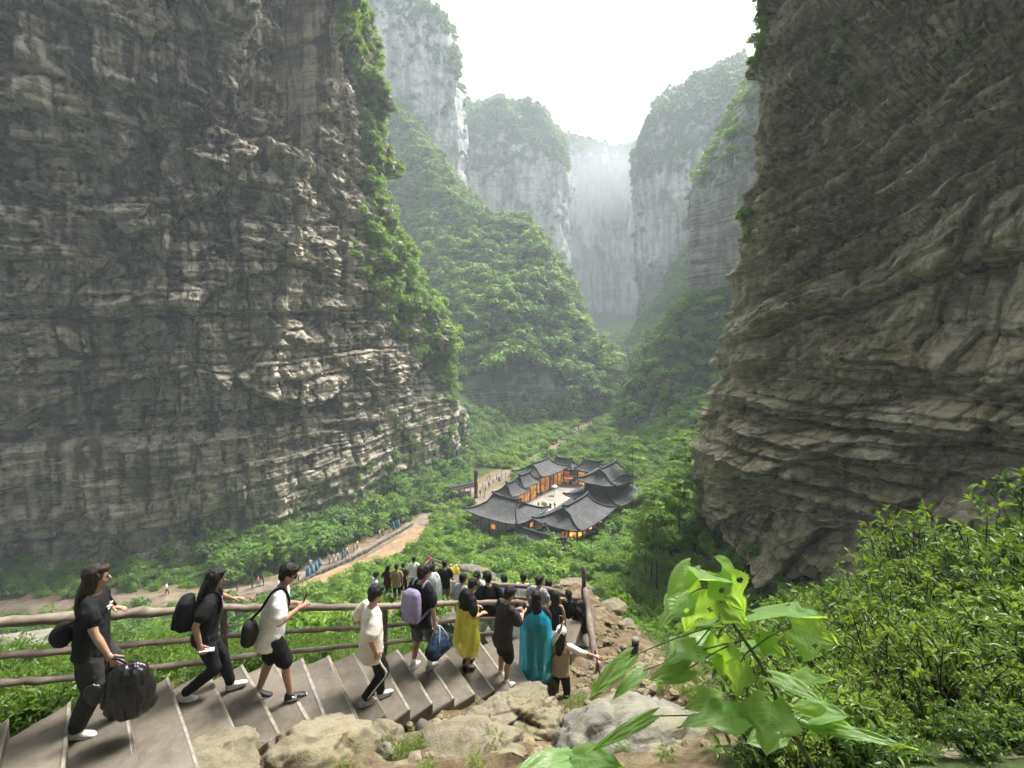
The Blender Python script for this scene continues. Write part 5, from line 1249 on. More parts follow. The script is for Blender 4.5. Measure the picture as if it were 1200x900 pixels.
def skin_mat(name, c):
    m, nt, out = nmat(name); N = NT(nt); f = N.noise(N.obj(), 14, 4, .6)
    N.bsdf(out, N.ramp(f, [(.3, [x * .88 for x in c]), (.7, [min(1, x * 1.08) for x in c])]), .5, None, .35, Subsurface_Weight=.0); return m
def hair_mat(name, c):
    m, nt, out = nmat(name); N = NT(nt); f = N.noise(N.obj(), 40, 4, .6, .3, stretch=(1, 1, .12))
    N.bsdf(out, N.ramp(f, [(.35, [x * .5 for x in c]), (.65, [x * 1.9 for x in c])]), .55, N.bump(f, 1.0, .02), .3); return m
M['skin'] = skin_mat('skin', (.42, .255, .175)); M['skin_tan'] = skin_mat('tanned_skin', (.33, .19, .125)); M['lip'] = skin_mat('lips', (.30, .11, .09)); M['eye'] = plain('dark_eye', (.015, .012, .01), .25, .1)
M['hair'] = hair_mat('black_hair', (.012, .010, .009)); M['hair_brown'] = hair_mat('dark_brown_hair', (.024, .016, .013))
for k, c in dict(black=(.013, .013, .015), charcoal=(.035, .034, .036), white=(.80, .79, .77), cream=(.74, .70, .63), beige=(.42, .34, .25), grey=(.30, .31, .34), jeans=(.13, .20, .30), maroon=(.07, .012, .018), pale_blue=(.42, .50, .62), pink=(.62, .20, .24), magenta=(.55, .10, .30), yellow=(.8, .7, .07), blue=(.05, .26, .46), teal=(.03, .22, .25), green=(.08, .2, .08), red=(.42, .05, .04), lilac=(.26, .23, .36), navy=(.015, .028, .06), tan=(.30, .22, .13), plaid=(.09, .09, .11)).items():
    M['c_' + k] = cloth_mat(k + '_cloth', c)
M['bag_black'] = plain('glossy_black_nylon', (.012, .012, .014), .32, .3, 10, .5, .02, spec=.5)
M['rain_yellow'] = plastic_mat('yellow_plastic', (.95, .86, .10), .80); M['rain_blue'] = plastic_mat('blue_plastic', (.02, .48, .72), .58); M['rain_clear'] = plastic_mat('clear_plastic', (.62, .66, .70), .6)
M['sole'] = plain('white_rubber', (.60, .59, .56), .6, .1, 20); M['sole_dark'] = plain('dark_rubber', (.03, .03, .03), .6, .2, 20); M['shoe_white'] = plain('white_shoe', (.62, .61, .59), .55, .12, 30); M['shoe_black'] = plain('black_shoe', (.016, .016, .018), .5, .2, 30); M['shoe_mix'] = plain('grey_white_shoe', (.42, .40, .38), .6, .5, 22)
V3 = lambda *a: np.array(a, float)
def nrmz(v): v = np.asarray(v, float); return v / (np.linalg.norm(v) + 1e-9)
def ring(c, ax, ay, rx, ry, n=14, p=2.0):
    t = np.arange(n) * 2 * math.pi / n; cx, sy = np.cos(t), np.sin(t)
    if p != 2.0: cx = np.sign(cx) * np.abs(cx) ** (2 / p); sy = np.sign(sy) * np.abs(sy) ** (2 / p)
    return c + np.outer(cx * rx, ax) + np.outer(sy * ry, ay)
def limb(mb, pts, rads, n=12, flat=1.0):
    pts = [V3(*p) for p in pts]; t0 = nrmz(pts[1] - pts[0]); t1 = nrmz(pts[-1] - pts[-2])
    P = [pts[0] - t0 * rads[0] * .8] + pts + [pts[-1] + t1 * rads[-1] * .8]; Rr = [rads[0] * .5] + list(rads) + [rads[-1] * .5]
    mb.tube(P, Rr, n)
def ell(mb, c, ax, rad, n=12, m=8):
    """ellipsoid with axes ax (3 rows) and radii"""
    rings = []; ax = np.asarray(ax, float)
    for k in range(m + 1):
        a = math.pi * (k + .0) / m; r = max(math.sin(a), .04); z = -math.cos(a)
        rings.append(ring(V3(*c) + ax[2] * z * rad[2], ax[0], ax[1], rad[0] * r, rad[1] * r, n))
    mb.loft(rings)
def ik(a, b, l1, l2, pole):
    a, b = V3(*a), V3(*b); d = b - a; L = np.linalg.norm(d); mx = (l1 + l2) * .995
    if L > mx: b = a + d / L * mx; d = b - a; L = mx
    t = d / L; x = (l1 * l1 - l2 * l2 + L * L) / (2 * L); h = math.sqrt(max(0, l1 * l1 - x * x))
    pole = V3(*pole); pole = nrmz(pole - t * pole.dot(t))
    return a + t * x + pole * h, b
JOBS = []
def fold(V, Nn, amp, seed, sc=(9, 9, 4)): return V + Nn * (amp * (ridged(V * np.array(sc), seed, 3) - .25) + .3 * amp)[:, None]
def volume(name, mb, material, parent, voxel=.012, smooth=4, amp=0.0, seed=0, sc=(9, 9, 4), extra=None, mats=None):
    """closed shapes fused into one continuous skin (remeshed when all people are laid out)"""
    o = mb.build(name, material, parent); md = o.modifiers.new('skin', 'REMESH'); md.mode = 'VOXEL'; md.voxel_size = voxel; md.use_smooth_shade = True
    s = o.modifiers.new('smooth', 'SMOOTH'); s.iterations = smooth; s.factor = .5
    JOBS.append((o, amp, seed, sc, extra, mats)); return o
def run_jobs():
    bpy.context.view_layer.update(); dg = bpy.context.evaluated_depsgraph_get()
    for o, amp, seed, sc, extra, mats in JOBS:
        me = bpy.data.meshes.new_from_object(o.evaluated_get(dg), depsgraph=dg); n = len(me.vertices)
        V = np.empty(n * 3, np.float32); me.vertices.foreach_get('co', V); V = V.reshape(-1, 3)
        if amp:
            Nn = np.empty(n * 3, np.float32); me.vertices.foreach_get('normal', Nn); V = fold(V, Nn.reshape(-1, 3), amp, seed, sc)
        k = len(me.polygons); F = np.empty(len(me.loops), np.int32); me.loops.foreach_get('vertex_index', F)
        quads = F.reshape(-1, 4) if len(F) == 4 * k else None
        if quads is None:
            me.vertices.foreach_set('co', V.ravel()); nm = me
        else:
            Fs = [quads]; mi = [np.zeros(k, np.int32)]; VV = [V]; b = n
            for (emb, slot) in (extra or []):
                ev = np.concatenate(emb.v); VV.append(ev)
                for f in (emb.f4, emb.f3):
                    if f: Fs.append(np.array(f, np.int32) + b); mi.append(np.full(len(f), slot, np.int32))
                b += len(ev)
            nm = mesh_from(o.name.split('.')[0], np.concatenate(VV), Fs)
            for m_ in o.data.materials: nm.materials.append(m_)
            for m_ in (mats or []): nm.materials.append(m_)
            nm.polygons.foreach_set('material_index', np.concatenate(mi)); bpy.data.meshes.remove(me)
        old = o.data; o.modifiers.clear(); o.data = nm; bpy.data.meshes.remove(old)
    JOBS.clear()
def hand(mb, wrist, d, palm_n, size, curl=.35, side=1, spread=.12):
    """palm and five fingers; d = pointing direction, palm_n = way the palm faces"""
    d = nrmz(d); pn = nrmz(V3(*palm_n) - d * np.dot(palm_n, d)); w = np.cross(d, pn) * side; L = size
    rings = [ring(V3(*wrist) + d * t * L, w, pn, rx * L, ry * L, 10) for t, rx, ry in ((-.06, .14, .12), (.08, .17, .115), (.28, .22, .10), (.46, .225, .085), (.52, .20, .06))]
    mb.loft(rings)
    for k, (off, fl) in enumerate(((-.165, .40), (-.055, .46), (.055, .44), (.16, .34))):
        p = V3(*wrist) + d * L * .48 + w * off * L; dd = nrmz(d + w * off * spread * 4); pts = [p]
        for j, seg in enumerate((.42, .33, .25)):
            a = curl * (j + .5) ; q = nrmz(dd * math.cos(a) + pn * math.sin(a)); p = p + q * fl * seg * L; pts.append(p)
        mb.tube(pts, [.056 * L, .052 * L, .046 * L, .032 * L], 6)
    p = V3(*wrist) + d * L * .16 - w * .18 * L; pts = [p]; dd = nrmz(d * .75 - w * .6 + pn * .25)
    for j, seg in enumerate((.2, .17, .14)):
        q = nrmz(dd + (pn * .25 + d * .2) * j * (.4 + curl)); p = p + q * seg * L; pts.append(p)
    mb.tube(pts, [.075 * L, .062 * L, .055 * L, .036 * L], 6)
def shoe(parent, ankle, yaw, s, mat_, sole=True, pitch=0.0, sole_mat=None, name='shoe'):
    """ankle point above the sole; yaw about z in local frame; s = foot length"""
    f = V3(-math.sin(yaw) * math.cos(pitch), math.cos(yaw) * math.cos(pitch), -math.sin(pitch)); r = V3(math.cos(yaw), math.sin(yaw), 0); u = np.cross(r, f)
    g = V3(*ankle) - u * .085 * s / .26; mb = MB()
    prof = [(-.26, .10, .24), (-.20, .135, .34), (-.05, .15, .38), (.12, .155, .34), (.28, .165, .25), (.45, .175, .21), (.60, .165, .17), (.70, .12, .12), (.735, .06, .07)]
    rings = [ring(g + f * s * a + u * (h * s * .5 + .025 * s), r, u, w * s, h * s * .5, 12, 2.6) for a, w, h in prof]; mb.loft(rings)
    limb(mb, [g + u * .16 * s - f * .06 * s, g + u * .36 * s - f * .08 * s], [.15 * s, .14 * s], 10)
    o = mb.build(name, mat_, parent)
    if sole:
        mb = MB(); th = np.linspace(0, 2 * math.pi, 17)[:-1]
        ol = [(math.cos(t) * (.175 if math.cos(t) * 0 == 0 else 0) * (1.0 if math.sin(t) > 0 else .82), .235 + .51 * math.sin(t)) for t in th]
        rr = []
        for z, k in ((0, .94), (.03, 1.04), (.115, 1.03), (.12, .9)): rr.append(np.array([g + r * x * k * s + f * ((y - .235) * k + .235) * s + u * z * s for x, y in ol]))
        mb.loft(rr); mb.build('sole', sole_mat or M['sole'], o)
    return o
def person(px_feet, H, face, pose, look, label, group=None, depth=None, Z=None, voxel=.0125):
    """px_feet: pixel between the feet. face: heading in degrees (0 = +X, 90 = away from the camera)"""
    p = onz(*px_feet, Z) if Z is not None else at(*px_feet, depth)
    if depth is not None and depth > 14:
        p.z = float(_lz[int(np.argmin(((LOWER - np.array(p[:2])) ** 2).sum(1)))])
    if pose.get('snap'):
        fs = []
        for f in pose['feet']:
            a_ = R(face - 90); zz = tread_xy(p.x + f[0] * math.cos(a_) - (f[1] + .06) * math.sin(a_), p.y + f[0] * math.sin(a_) + (f[1] + .06) * math.cos(a_)); fs.append((f[0], f[1], zz - p.z, f[3]))
        pose = dict(pose, feet=fs)
    e = empty('person', p, R(face - 90)); tag(e, label, 'person', group)
    s = H / 1.7; P = dict(lean=4, feet=[(-.09, .0, 0, 0), (.09, .0, 0, 0)], hands=[None, None], head=(0, 8), bend=0, hip=None, shtwist=0, curl=(.35, .35), hdir=(None, None)); P.update(pose)
    K = dict(skin='skin', hair='short', hairmat='hair', top='black', sleeve=.55, toplen=.0, bottom='trousers', bottom_c='black', shoe='shoe_white', sole=None, female=False, loose=1.0, bare=False); K.update(look)
    sk, seed = M[K['skin']], int(abs(px_feet[0] * 7 + px_feet[1])) % 997
    # --- skeleton
    la, lb = .415 * s, .40 * s
    ank = [V3(f[0], f[1], f[2] + .095) for f in P['feet']]
    hy = sum(a[1] for a in ank) / 2; hipz = min(.875 * s, min(a[2] + math.sqrt(max(.01, ((la + lb) * .993) ** 2 - (a[1] - hy) ** 2 - (a[0] * .5) ** 2)) for a in ank))
    pel = V3(0, hy, hipz) if P['hip'] is None else V3(*P['hip'])
    ln = R(P['lean']); up = V3(0, math.sin(ln), math.cos(ln)); fw = V3(0, math.cos(ln), -math.sin(ln)); rt = V3(1, 0, 0)
    tw = R(P['shtwist']); srt = nrmz(rt * math.cos(tw) + fw * math.sin(tw)); sfw = np.cross(up, srt) * 1.0
    up2 = nrmz(up + fw * math.sin(R(P['bend'])))
    chest = pel + up * .34 * s; neck = chest + up2 * .225 * s; sw = (.165 if K['female'] else .185) * s
    sh = [neck - up2 * .055 * s - srt * sw, neck - up2 * .055 * s + srt * sw]
    hips = [pel - rt * .085 * s, pel + rt * .085 * s]
    yaw, pit = R(P['head'][0]), R(P['head'][1])
    hf = nrmz(fw * math.cos(yaw) * 1 + rt * -math.sin(yaw)); hf = nrmz(V3(hf[0], hf[1], 0)); hr = np.cross(hf, V3(0, 0, 1)); hu = V3(0, 0, 1) * math.cos(pit) + hf * math.sin(pit); hf = hf * math.cos(pit) - V3(0, 0, 1) * math.sin(pit)
    head = neck + up2 * .045 * s + hu * .112 * s + hf * .022 * s
    knees = []
    for k in range(2):
        y = R(P['feet'][k][3]); kn, an = ik(hips[k], ank[k], la, lb, V3(-math.sin(y), math.cos(y), 0) + V3((-1, 1)[k] * .08, 0, 0)); knees.append(kn); ank[k] = an
    elb, wri = [], []
    for k in range(2):
        t = P['hands'][k]
        if t is not None and isinstance(t[0], str):
            w_ = Vector(t[1]) - Vector(p); a_ = -R(face - 90); t = V3(w_.x * math.cos(a_) - w_.y * math.sin(a_), w_.x * math.sin(a_) + w_.y * math.cos(a_), w_.z)
        if t is None: t = sh[k] + V3((-1, 1)[k] * .07, .05, -.53 * s)
        el, wr = ik(sh[k], t, .285 * s, .25 * s, V3((-1, 1)[k] * .55, -.8, -.35)); elb.append(el); wri.append(wr)
    # --- body: one continuous skin
    mb = MB(); fem = K['female']
    sec = [(pel - up * .08 * s, .11, .085), (pel, .158 if fem else .15, .105), (pel + up * .12 * s, .125 if fem else .138, .09), (chest, .14 if fem else .155, .10), (chest + up2 * .13 * s, .145 if fem else .165, .098), (neck - up2 * .03 * s, .09, .065), (neck, .06, .055)]
    mb.loft([ring(c, rt if i < 3 else srt, fw, a * s, b * s, 16) for i, (c, a, b) in enumerate(sec)])
    limb(mb, [neck - up2 * .03 * s, head - hu * .07 * s], [.055 * s, .052 * s], 12)
    ax = np.array([hr, hf, hu])
    ell(mb, head + hu * .022 * s - hf * .010 * s, ax, (.074 * s, .094 * s, .092 * s), 16, 10)
    ell(mb, head - hu * .045 * s + hf * .018 * s, ax, (.056 * s, .066 * s, .078 * s), 14, 8)
    ell(mb, head - hu * .095 * s + hf * .056 * s, ax, (.026 * s, .022 * s, .022 * s), 10, 6)
    for k in (-1, 1):
        ell(mb, head + hr * k * .035 * s - hu * .03 * s + hf * .058 * s, ax, (.026 * s, .022 * s, .026 * s), 10, 6)
    for k in range(2):
        mb_side = (-1, 1)[k]
        limb(mb, [hips[k], hips[k] * .5 + knees[k] * .5, knees[k]], [.088 * s, .075 * s, .054 * s]); calf = knees[k] * .68 + ank[k] * .32
        limb(mb, [knees[k], calf - V3(0, .012 * s, 0), knees[k] * .25 + ank[k] * .75, ank[k]], [.052 * s, .056 * s, .042 * s, .036 * s])
        limb(mb, [sh[k] - srt * mb_side * .03 * s, sh[k] * .55 + elb[k] * .45, elb[k]], [.052 * s, .047 * s, .038 * s]); limb(mb, [elb[k], elb[k] * .65 + wri[k] * .35, wri[k]], [.037 * s, .039 * s, .026 * s])
    ex = MB(); dk = MB(); lp = MB()
    for k in range(2):
        d = nrmz(wri[k] - elb[k]) if P['hdir'][k] is None else nrmz(P['hdir'][k]); pn = V3((1, -1)[k] * .8, .2, -.4) if abs(d[2]) > .6 else V3((1, -1)[k] * .3, 0, -1)
        hand(ex, wri[k], d, pn, .185 * s, P['curl'][k], (1, -1)[k])
        ell(ex, head + hr * (-1, 1)[k] * .077 * s - hf * .005 * s - hu * .012 * s, ax, (.012 * s, .022 * s, .034 * s), 8, 6)
        eye = head + hr * (-1, 1)[k] * .032 * s + hf * .081 * s + hu * .002 * s; ell(dk, eye, ax, (.014 * s, .008 * s, .007 * s), 8, 5); ell(dk, eye + hu * .020 * s + hf * .002 * s, ax, (.020 * s, .008 * s, .0045 * s), 8, 5)
    ns = [ring(head + hf * a * s + hu * z * s, hr, hf, w * s, dd * s, 8) for a, z, w, dd in ((.080, .008, .008, .010), (.092, -.012, .010, .012), (.100, -.030, .016, .016), (.086, -.042, .013, .010))]; ex.loft(ns)
    ell(lp, head + hf * .081 * s - hu * .066 * s, ax, (.024 * s, .010 * s, .009 * s), 10, 5)
    volume('body', mb, sk, e, voxel, 3, extra=[(ex, 0), (dk, 1), (lp, 2)], mats=[M['eye'], M['lip']])
    # --- clothes
    def top(name, mat_, L, slv, grow, key=None):
        mb = MB(); hem = pel - up * (L * s)
        g = grow
        secs = [(hem, .172 + g, .128 + g), (pel + up * .05 * s, .165 + g, .122 + g), (chest - up * .08 * s, .158 + g, .112 + g), (chest + up2 * .08 * s, .176, .118), (neck - up2 * .055 * s, .14 if fem else .155, .085), (neck - up2 * .015 * s, .078, .068)]
        mb.loft([ring(c, rt if i < 3 else srt, fw, a * s, b * s, 18) for i, (c, a, b) in enumerate(secs)])
        if slv > 0:
            for k in range(2):
                a, b = sh[k], elb[k]; ms = (-1, 1)[k]
                if slv <= 1: q = a + (b - a) * slv; limb(mb, [a - srt * ms * .045 * s, a + (b - a) * slv * .5, q], [.072 * s, .07 * s + g * .4, .07 * s + g * .6])
                else: limb(mb, [a - srt * ms * .045 * s, a * .5 + b * .5, b], [.07 * s, .06 * s, .053 * s]); q = b + (wri[k] - b) * (slv - 1); limb(mb, [b, q], [.053 * s, .043 * s])
        return volume(name, mb, mat_, e, voxel, 4, .015, seed, (7, 7, 5))
    shirt = top(K.get('top_name', 't_shirt'), M['c_' + K['top']] if isinstance(K['top'], str) else K['top'], .06 + K['toplen'], K['sleeve'], .012 * K['loose']) if K['top'] else None
    bt = K['bottom']
    if bt in ('trousers', 'shorts', 'jeans', 'wide'):
        mb = MB(); mb.loft([ring(c, rt, fw, a * s, b * s, 16) for c, a, b in ((pel - up * .10 * s, .12, .10), (pel - up * .02 * s, .168, .125), (pel + up * .08 * s, .155, .115), (pel + up * .13 * s, .145, .105))])
        for k in range(2):
            if bt == 'shorts':
                q = hips[k] + (knees[k] - hips[k]) * .93; limb(mb, [hips[k], hips[k] * .5 + q * .5, q], [.105 * s, .102 * s, .098 * s])
            else:
                w = 1.25 if bt == 'wide' else 1.0; q = knees[k] + (ank[k] - knees[k]) * .93
                limb(mb, [hips[k], hips[k] * .5 + knees[k] * .5, knees[k]], [.102 * s, .088 * s * w, .072 * s * w]); limb(mb, [knees[k], knees[k] * .5 + q * .5, q], [.070 * s * w, .066 * s * w, .058 * s * w])
        volume({'shorts': 'shorts', 'jeans': 'jeans'}.get(bt, 'trousers'), mb, M['c_' + K['bottom_c']], e, voxel, 4, .009, seed + 3, (8, 8, 12))
    elif bt == 'skirt':
        mb = MB(); zb = min(a[2] for a in ank) + .06
        n = 7; mb.loft([ring(pel * (1 - t) + V3(.0, .0, 0) + V3(0, 0, zb) * t + V3(pel[0] * t * 0, 0, .1 * (1 - t)), rt, V3(0, 1, 0), (.14 + .11 * t) * s, (.11 + .10 * t) * s, 18) for t in np.linspace(0, 1, n)])
        volume('skirt', mb, M['c_' + K['bottom_c']], e, voxel, 3, .014, seed + 3, (9, 9, 1.5))
    for k in range(2):
        pt = P.get('toe', (0, 0))[k]; shoe(e, ank[k], R(P['feet'][k][3]), .25 * s, M[K['shoe']], True, R(pt), M[K['sole']] if K['sole'] else None)
        if K.get('socks'):
            mb = MB(); limb(mb, [ank[k] * 1.0, ank[k] * .8 + knees[k] * .2], [.042 * s, .045 * s]); mb.build('sock', M['c_white'], e)
    # --- hair
    hm = M[K['hairmat']]; mb = MB(); hk = K['hair']
    hc = head + hu * .036 * s - hf * .026 * s
    if hk == 'buzz':
        ell(mb, hc - hu * .004 * s, ax, (.079 * s, .092 * s, .088 * s), 16, 10); ell(mb, head - hf * .055 * s - hu * .03 * s, ax, (.066 * s, .045 * s, .06 * s), 12, 8)
    else:
        ell(mb, hc, ax, (.086 * s, .100 * s, .094 * s), 18, 10); ell(mb, head - hf * .052 * s - hu * .025 * s, ax, (.076 * s, .052 * s, .078 * s), 14, 8)
        ell(mb, head + hf * .042 * s + hu * .088 * s, ax, (.068 * s, .046 * s, .028 * s), 12, 6)       # fringe
        for k in (-1, 1): ell(mb, head + hr * k * .070 * s + hu * .02 * s, ax, (.016 * s, .04 * s, .045 * s), 10, 6)
    if hk == 'long':
        b = head - hf * .06 * s; q = neck - up2 * .20 * s - fw * .115 * s
        mb.loft([ring(b * (1 - t) + q * t - hf * .02 * s * math.sin(t * 3), hr, hf, (.085 + .03 * t * (1 - t) * 3 - .04 * t) * s, (.05 - .025 * t) * s, 14) for t in np.linspace(-.1, 1, 8)])
        for k in (-1, 1): mb.loft([ring(head + hr * k * (.07 + .005 * t) * s - hf * (.012 + .03 * t) * s + hu * (.03 - .17 * t) * s, hr, hf, .022 * s, .045 * s, 10) for t in np.linspace(0, 1, 5)])
    if hk == 'ponytail':
        b = head - hf * .10 * s + hu * .03 * s; mb.loft([ring(b - hf * .035 * s * math.sin(t * 2.4) - hu * .20 * t * s, hr, hf, .03 * s * (1 - .5 * abs(t - .4)), .028 * s * (1 - .5 * t), 10) for t in np.linspace(0, 1, 6)])
    volume('hair', mb, hm, e, .009, 1, .010, seed + 5, (34, 34, 7))
    info = dict(e=e, pel=pel, chest=chest, neck=neck, up=up, fw=fw, rt=rt, sh=sh, elb=elb, wri=wri, knees=knees, ank=ank, hips=hips, head=head, hf=hf, hu=hu, hr=hr, s=s, srt=srt, up2=up2, seed=seed)
    return info
def world_of(I, p): return I['e'].matrix_basis @ Vector(p)
def basis(I): return np.array(I['e'].matrix_basis.to_3x3())
def thing_at(name, I, p, label, cat, group=None):
    o = empty(name, world_of(I, p), I['e'].rotation_euler.z); return tag(o, label, cat, group)
def backpack(I, mat_, label, w=.15, h=.21, d=.085, drop=.0, name='backpack', straps=True):
    s = I['s']; c = I['chest'] + I['up2'] * (.03 - drop) * s - I['fw'] * (.12 + d) * s; o = thing_at(name, I, c, label, 'backpack')
    mb = MB(); up, fw, rt = I['up2'], I['fw'], I['srt']; z = V3(0, 0, 0)
    mb.loft([ring(z + up * t * h * s - fw * (.03 * (1 - t * t)) * s, rt, fw, w * s * k, d * s * k2, 16, 3.2) for t, k, k2 in ((-1, .75, .6), (-.85, 1, .95), (-.3, 1.05, 1.1), (.4, 1.0, 1.0), (.8, .88, .75), (1, .55, .4))])
    volume('pack', mb, mat_, o, .014, 3, .006, 5)
    mb = MB(); mb.loft([ring(z + up * (-.45 + .35 * t) * h * s - fw * d * 1.12 * s, rt, fw, w * .75 * s, d * .32 * s, 12, 3) for t in (-1, -.7, .3, .8)]); mb.build('pocket', mat_, o)
    if straps:
        for k in (-1, 1):
            mb = MB(); a = I['sh'][(k + 1) // 2] - rt * k * .085 * s
            pts = [a - c + up * .03 * s - fw * .10 * s, a - c + up * .095 * s - fw * .01 * s, a - c + up * .03 * s + fw * .095 * s, a - c - up * .16 * s + fw * .125 * s + rt * k * .03 * s, a - c - up * .30 * s + fw * .02 * s + rt * k * .075 * s, -up * h * .8 * s + rt * k * w * .9 * s + fw * d * .5 * s]
            mb.tube(resample(pts, 22), .018 * s, 6); mb.build('strap', mat_, o)
    return o
def raincoat(I, mat_, name, label=None, top_t=.0, bot=None, wide=1.0, seed=3):
    """a loose plastic sheet hanging from the shoulders"""
    s = I['s']; mb = MB(); a = I['neck'] - I['up2'] * (.02 + top_t) * s; zb = bot if bot is not None else .25
    b = V3(I['pel'][0], I['pel'][1], zb); rings = []; n = 28
    for t in np.linspace(0, 1, 16):
        c = a * (1 - t) + b * t; k = .10 + .16 * min(1, t * 4.5) ** .6 if top_t == 0 else .22; k = (k + .10 * t * wide) * s; q = ring(c, I['srt'], I['fw'], k * 1.12, k * .86, n)
        ph = np.arange(n) * 2 * math.pi / n; q = q + (np.outer(np.cos(ph), I['srt']) + np.outer(np.sin(ph), I['fw'])) * ((.02 + .035 * t) * s * np.sin(ph * 7 + seed + 2 * t) * np.cos(ph * 3 + seed + 3 * t) + .012 * s * np.sin(ph * 13 + 9 * t))[:, None]
        rings.append(q)
    mb.loft(rings, cap=False); return mb.build(name, mat_, I['e'])
def tread_xy(X, Y):
    for i in range(-3, 18):
        n0, f0 = nosing(i - 1); n1, f1 = nosing(i)
        def sd(n, f): return (f[0] - n[0]) * (Y - n[1]) - (f[1] - n[1]) * (X - n[0])
        if sd(n1, f1) >= 0 and sd(n0, f0) < 0: return stair_zi(i)
    return LANDZ
def step_z(px, py):
    """tread height under a pixel of the near flight"""
    best = None
    for i in range(-3, 19):
        z = stair_zi(i); p = onz(px, py, z); n0, f0 = nosing(i - 1); n1, f1 = nosing(i); d = n1 + f1 - n0 - f0; d /= np.linalg.norm(d); m0 = (n0 + f0) / 2; m1 = (n1 + f1) / 2
        # side test against both nosing lines
        def sd(n, f): v = f - n; w = np.array(p[:2]) - n; return v[0] * w[1] - v[1] * w[0]
        if sd(n1, f1) >= 0 and (sd(n0, f0) < 0): return z
    return best if best is not None else LANDZ
# ------------------------------------------------------------------ the people on the steps
def lump(mb, c, rad, seed, axes=np.eye(3), n=16, m=10): ell(mb, c, axes, rad, n, m)
W = lambda x, y, d: ('w', at(x, y, d))
def SZ(x, y): return step_z(x, y)
# woman with the big black bag
I1 = person((112, 853), 1.66, 22, dict(snap=True, lean=6, feet=[(-.10, .16, -.15, 0), (.10, -.12, 0, 0)], hands=[W(134, 716, rail_depth(134) - .05), (.26, .30, .66)], head=(8, 6), hdir=((.2, 1, -.2), None), toe=(0, 12)),
    dict(hair='long', hairmat='hair_brown', top='black', sleeve=.55, bottom='wide', bottom_c='charcoal', female=True, shoe='shoe_white'), 'long haired woman in black with a hand on the log railing carrying a big bag', Z=SZ(112, 853))
p = I1['wri'][1] + V3(.03, .12, -.34); b = thing_at('tote_bag', I1, p, 'large glossy black bag held in front of the long haired woman', 'bag')
mb = MB(); ell(mb, (0, .02, -.06), np.eye(3), (.13, .21, .26), 18, 12); ell(mb, (.02, .04, .13), np.eye(3), (.09, .16, .11), 14, 8); ell(mb, (0, .03, -.20), np.eye(3), (.12, .21, .11), 14, 8); ell(mb, (.05, -.22, .03), np.eye(3), (.03, .08, .10), 12, 8)
volume('sack', mb, M['bag_black'], b, .010, 2, .020, 9, (14, 14, 4))
mb = MB(); mb.tube(resample([(0, -.14, .12), (-.01, -.12, .24), (-.02, -.10, .30), (0, 0, .27), (.02, .10, .14)], 16), .012, 6); mb.build('handle', M['bag_black'], b)
p = I1['pel'] + V3(-.03, -.22, .16); b = thing_at('waist_bag', I1, p, 'small black shoulder bag behind the waist of the long haired woman', 'bag')
mb = MB(); ell(mb, (0, 0, 0), np.eye(3), (.13, .09, .11), 14, 8); volume('pouch', mb, M['c_black'], b, .012, 2, .01, 4)
mb = MB(); mb.tube(resample([V3(0, 0, .08), I1['chest'] - p + V3(.14, -.05, .05), I1['sh'][0] - p + V3(.04, 0, .06), I1['chest'] - p + V3(-.1, .15, .0)], 16), .012, 6); mb.build('strap', M['c_black'], b)
mb = MB(); c = I1['chest'] + I1['fw'] * .128 + I1['up'] * .06
for k, (dx, dz, w) in enumerate(((-.05, .02, .018), (-.02, .03, .012), (.01, .015, .02), (.045, .025, .012), (-.03, -.005, .014), (.02, -.01, .016))): mb.box(c + I1['rt'] * dx + I1['up'] * dz, (w, .006, .006))
mb.build('shirt_print', M['c_white'], I1['e'])
# woman with black backpack
I2 = person((226, 814), 1.62, 30, dict(snap=True, lean=10, feet=[(-.08, .38, -.15, 0), (.08, -.08, 0, 0)], hands=[W(281, 705, rail_depth(281) - .05), (.24, .12, .72)], head=(5, 14), hdir=((.2, 1, -.1), None), toe=(-5, 22)),
    dict(hair='long', top='black', sleeve=.6, bottom='trousers', bottom_c='black', female=True, shoe='shoe_white'), 'woman in black with black backpack and white sneakers reaching for the log railing', Z=SZ(226, 814))
backpack(I2, M['c_black'], 'black backpack worn by the woman in white sneakers', .15, .20, .10, .04)
mb = MB(); c = I2['chest'] + I2['fw'] * .13 + I2['up'] * .05; mb.box(c + V3(.03, 0, 0), (.05, .008, .09)); mb.build('shirt_print', M['c_lilac'], I2['e']); mb = MB(); mb.box(c + V3(.035, .004, .02), (.03, .008, .04)); mb.build('shirt_print', M['c_magenta'], I2['e'])
def phone(I, k, label, off=(0, .06, .02), rot=(R(60), 0, 0), white=False):
    o = thing_at('phone', I, I['wri'][k] + V3(*off), label, 'phone'); mb = MB(); mb.bevelbox((0, 0, 0), (.036, .005, .075), .004); c = mb.build('case', M['c_white'] if white else M['shoe_black'], o); c.rotation_euler = rot
    mb = MB(); mb.box((0, -.0062, 0), (.032, .001, .070)); d = mb.build('screen', M['grey_glass'], o); d.rotation_euler = rot; return o
M['grey_glass'] = plain('dark_glass', (.02, .022, .026), .12, .1, 5, 0)
phone(I2, 1, 'phone in the lowered hand of the woman with black backpack', (0, .06, -.08), (R(80), 0, 0), True)
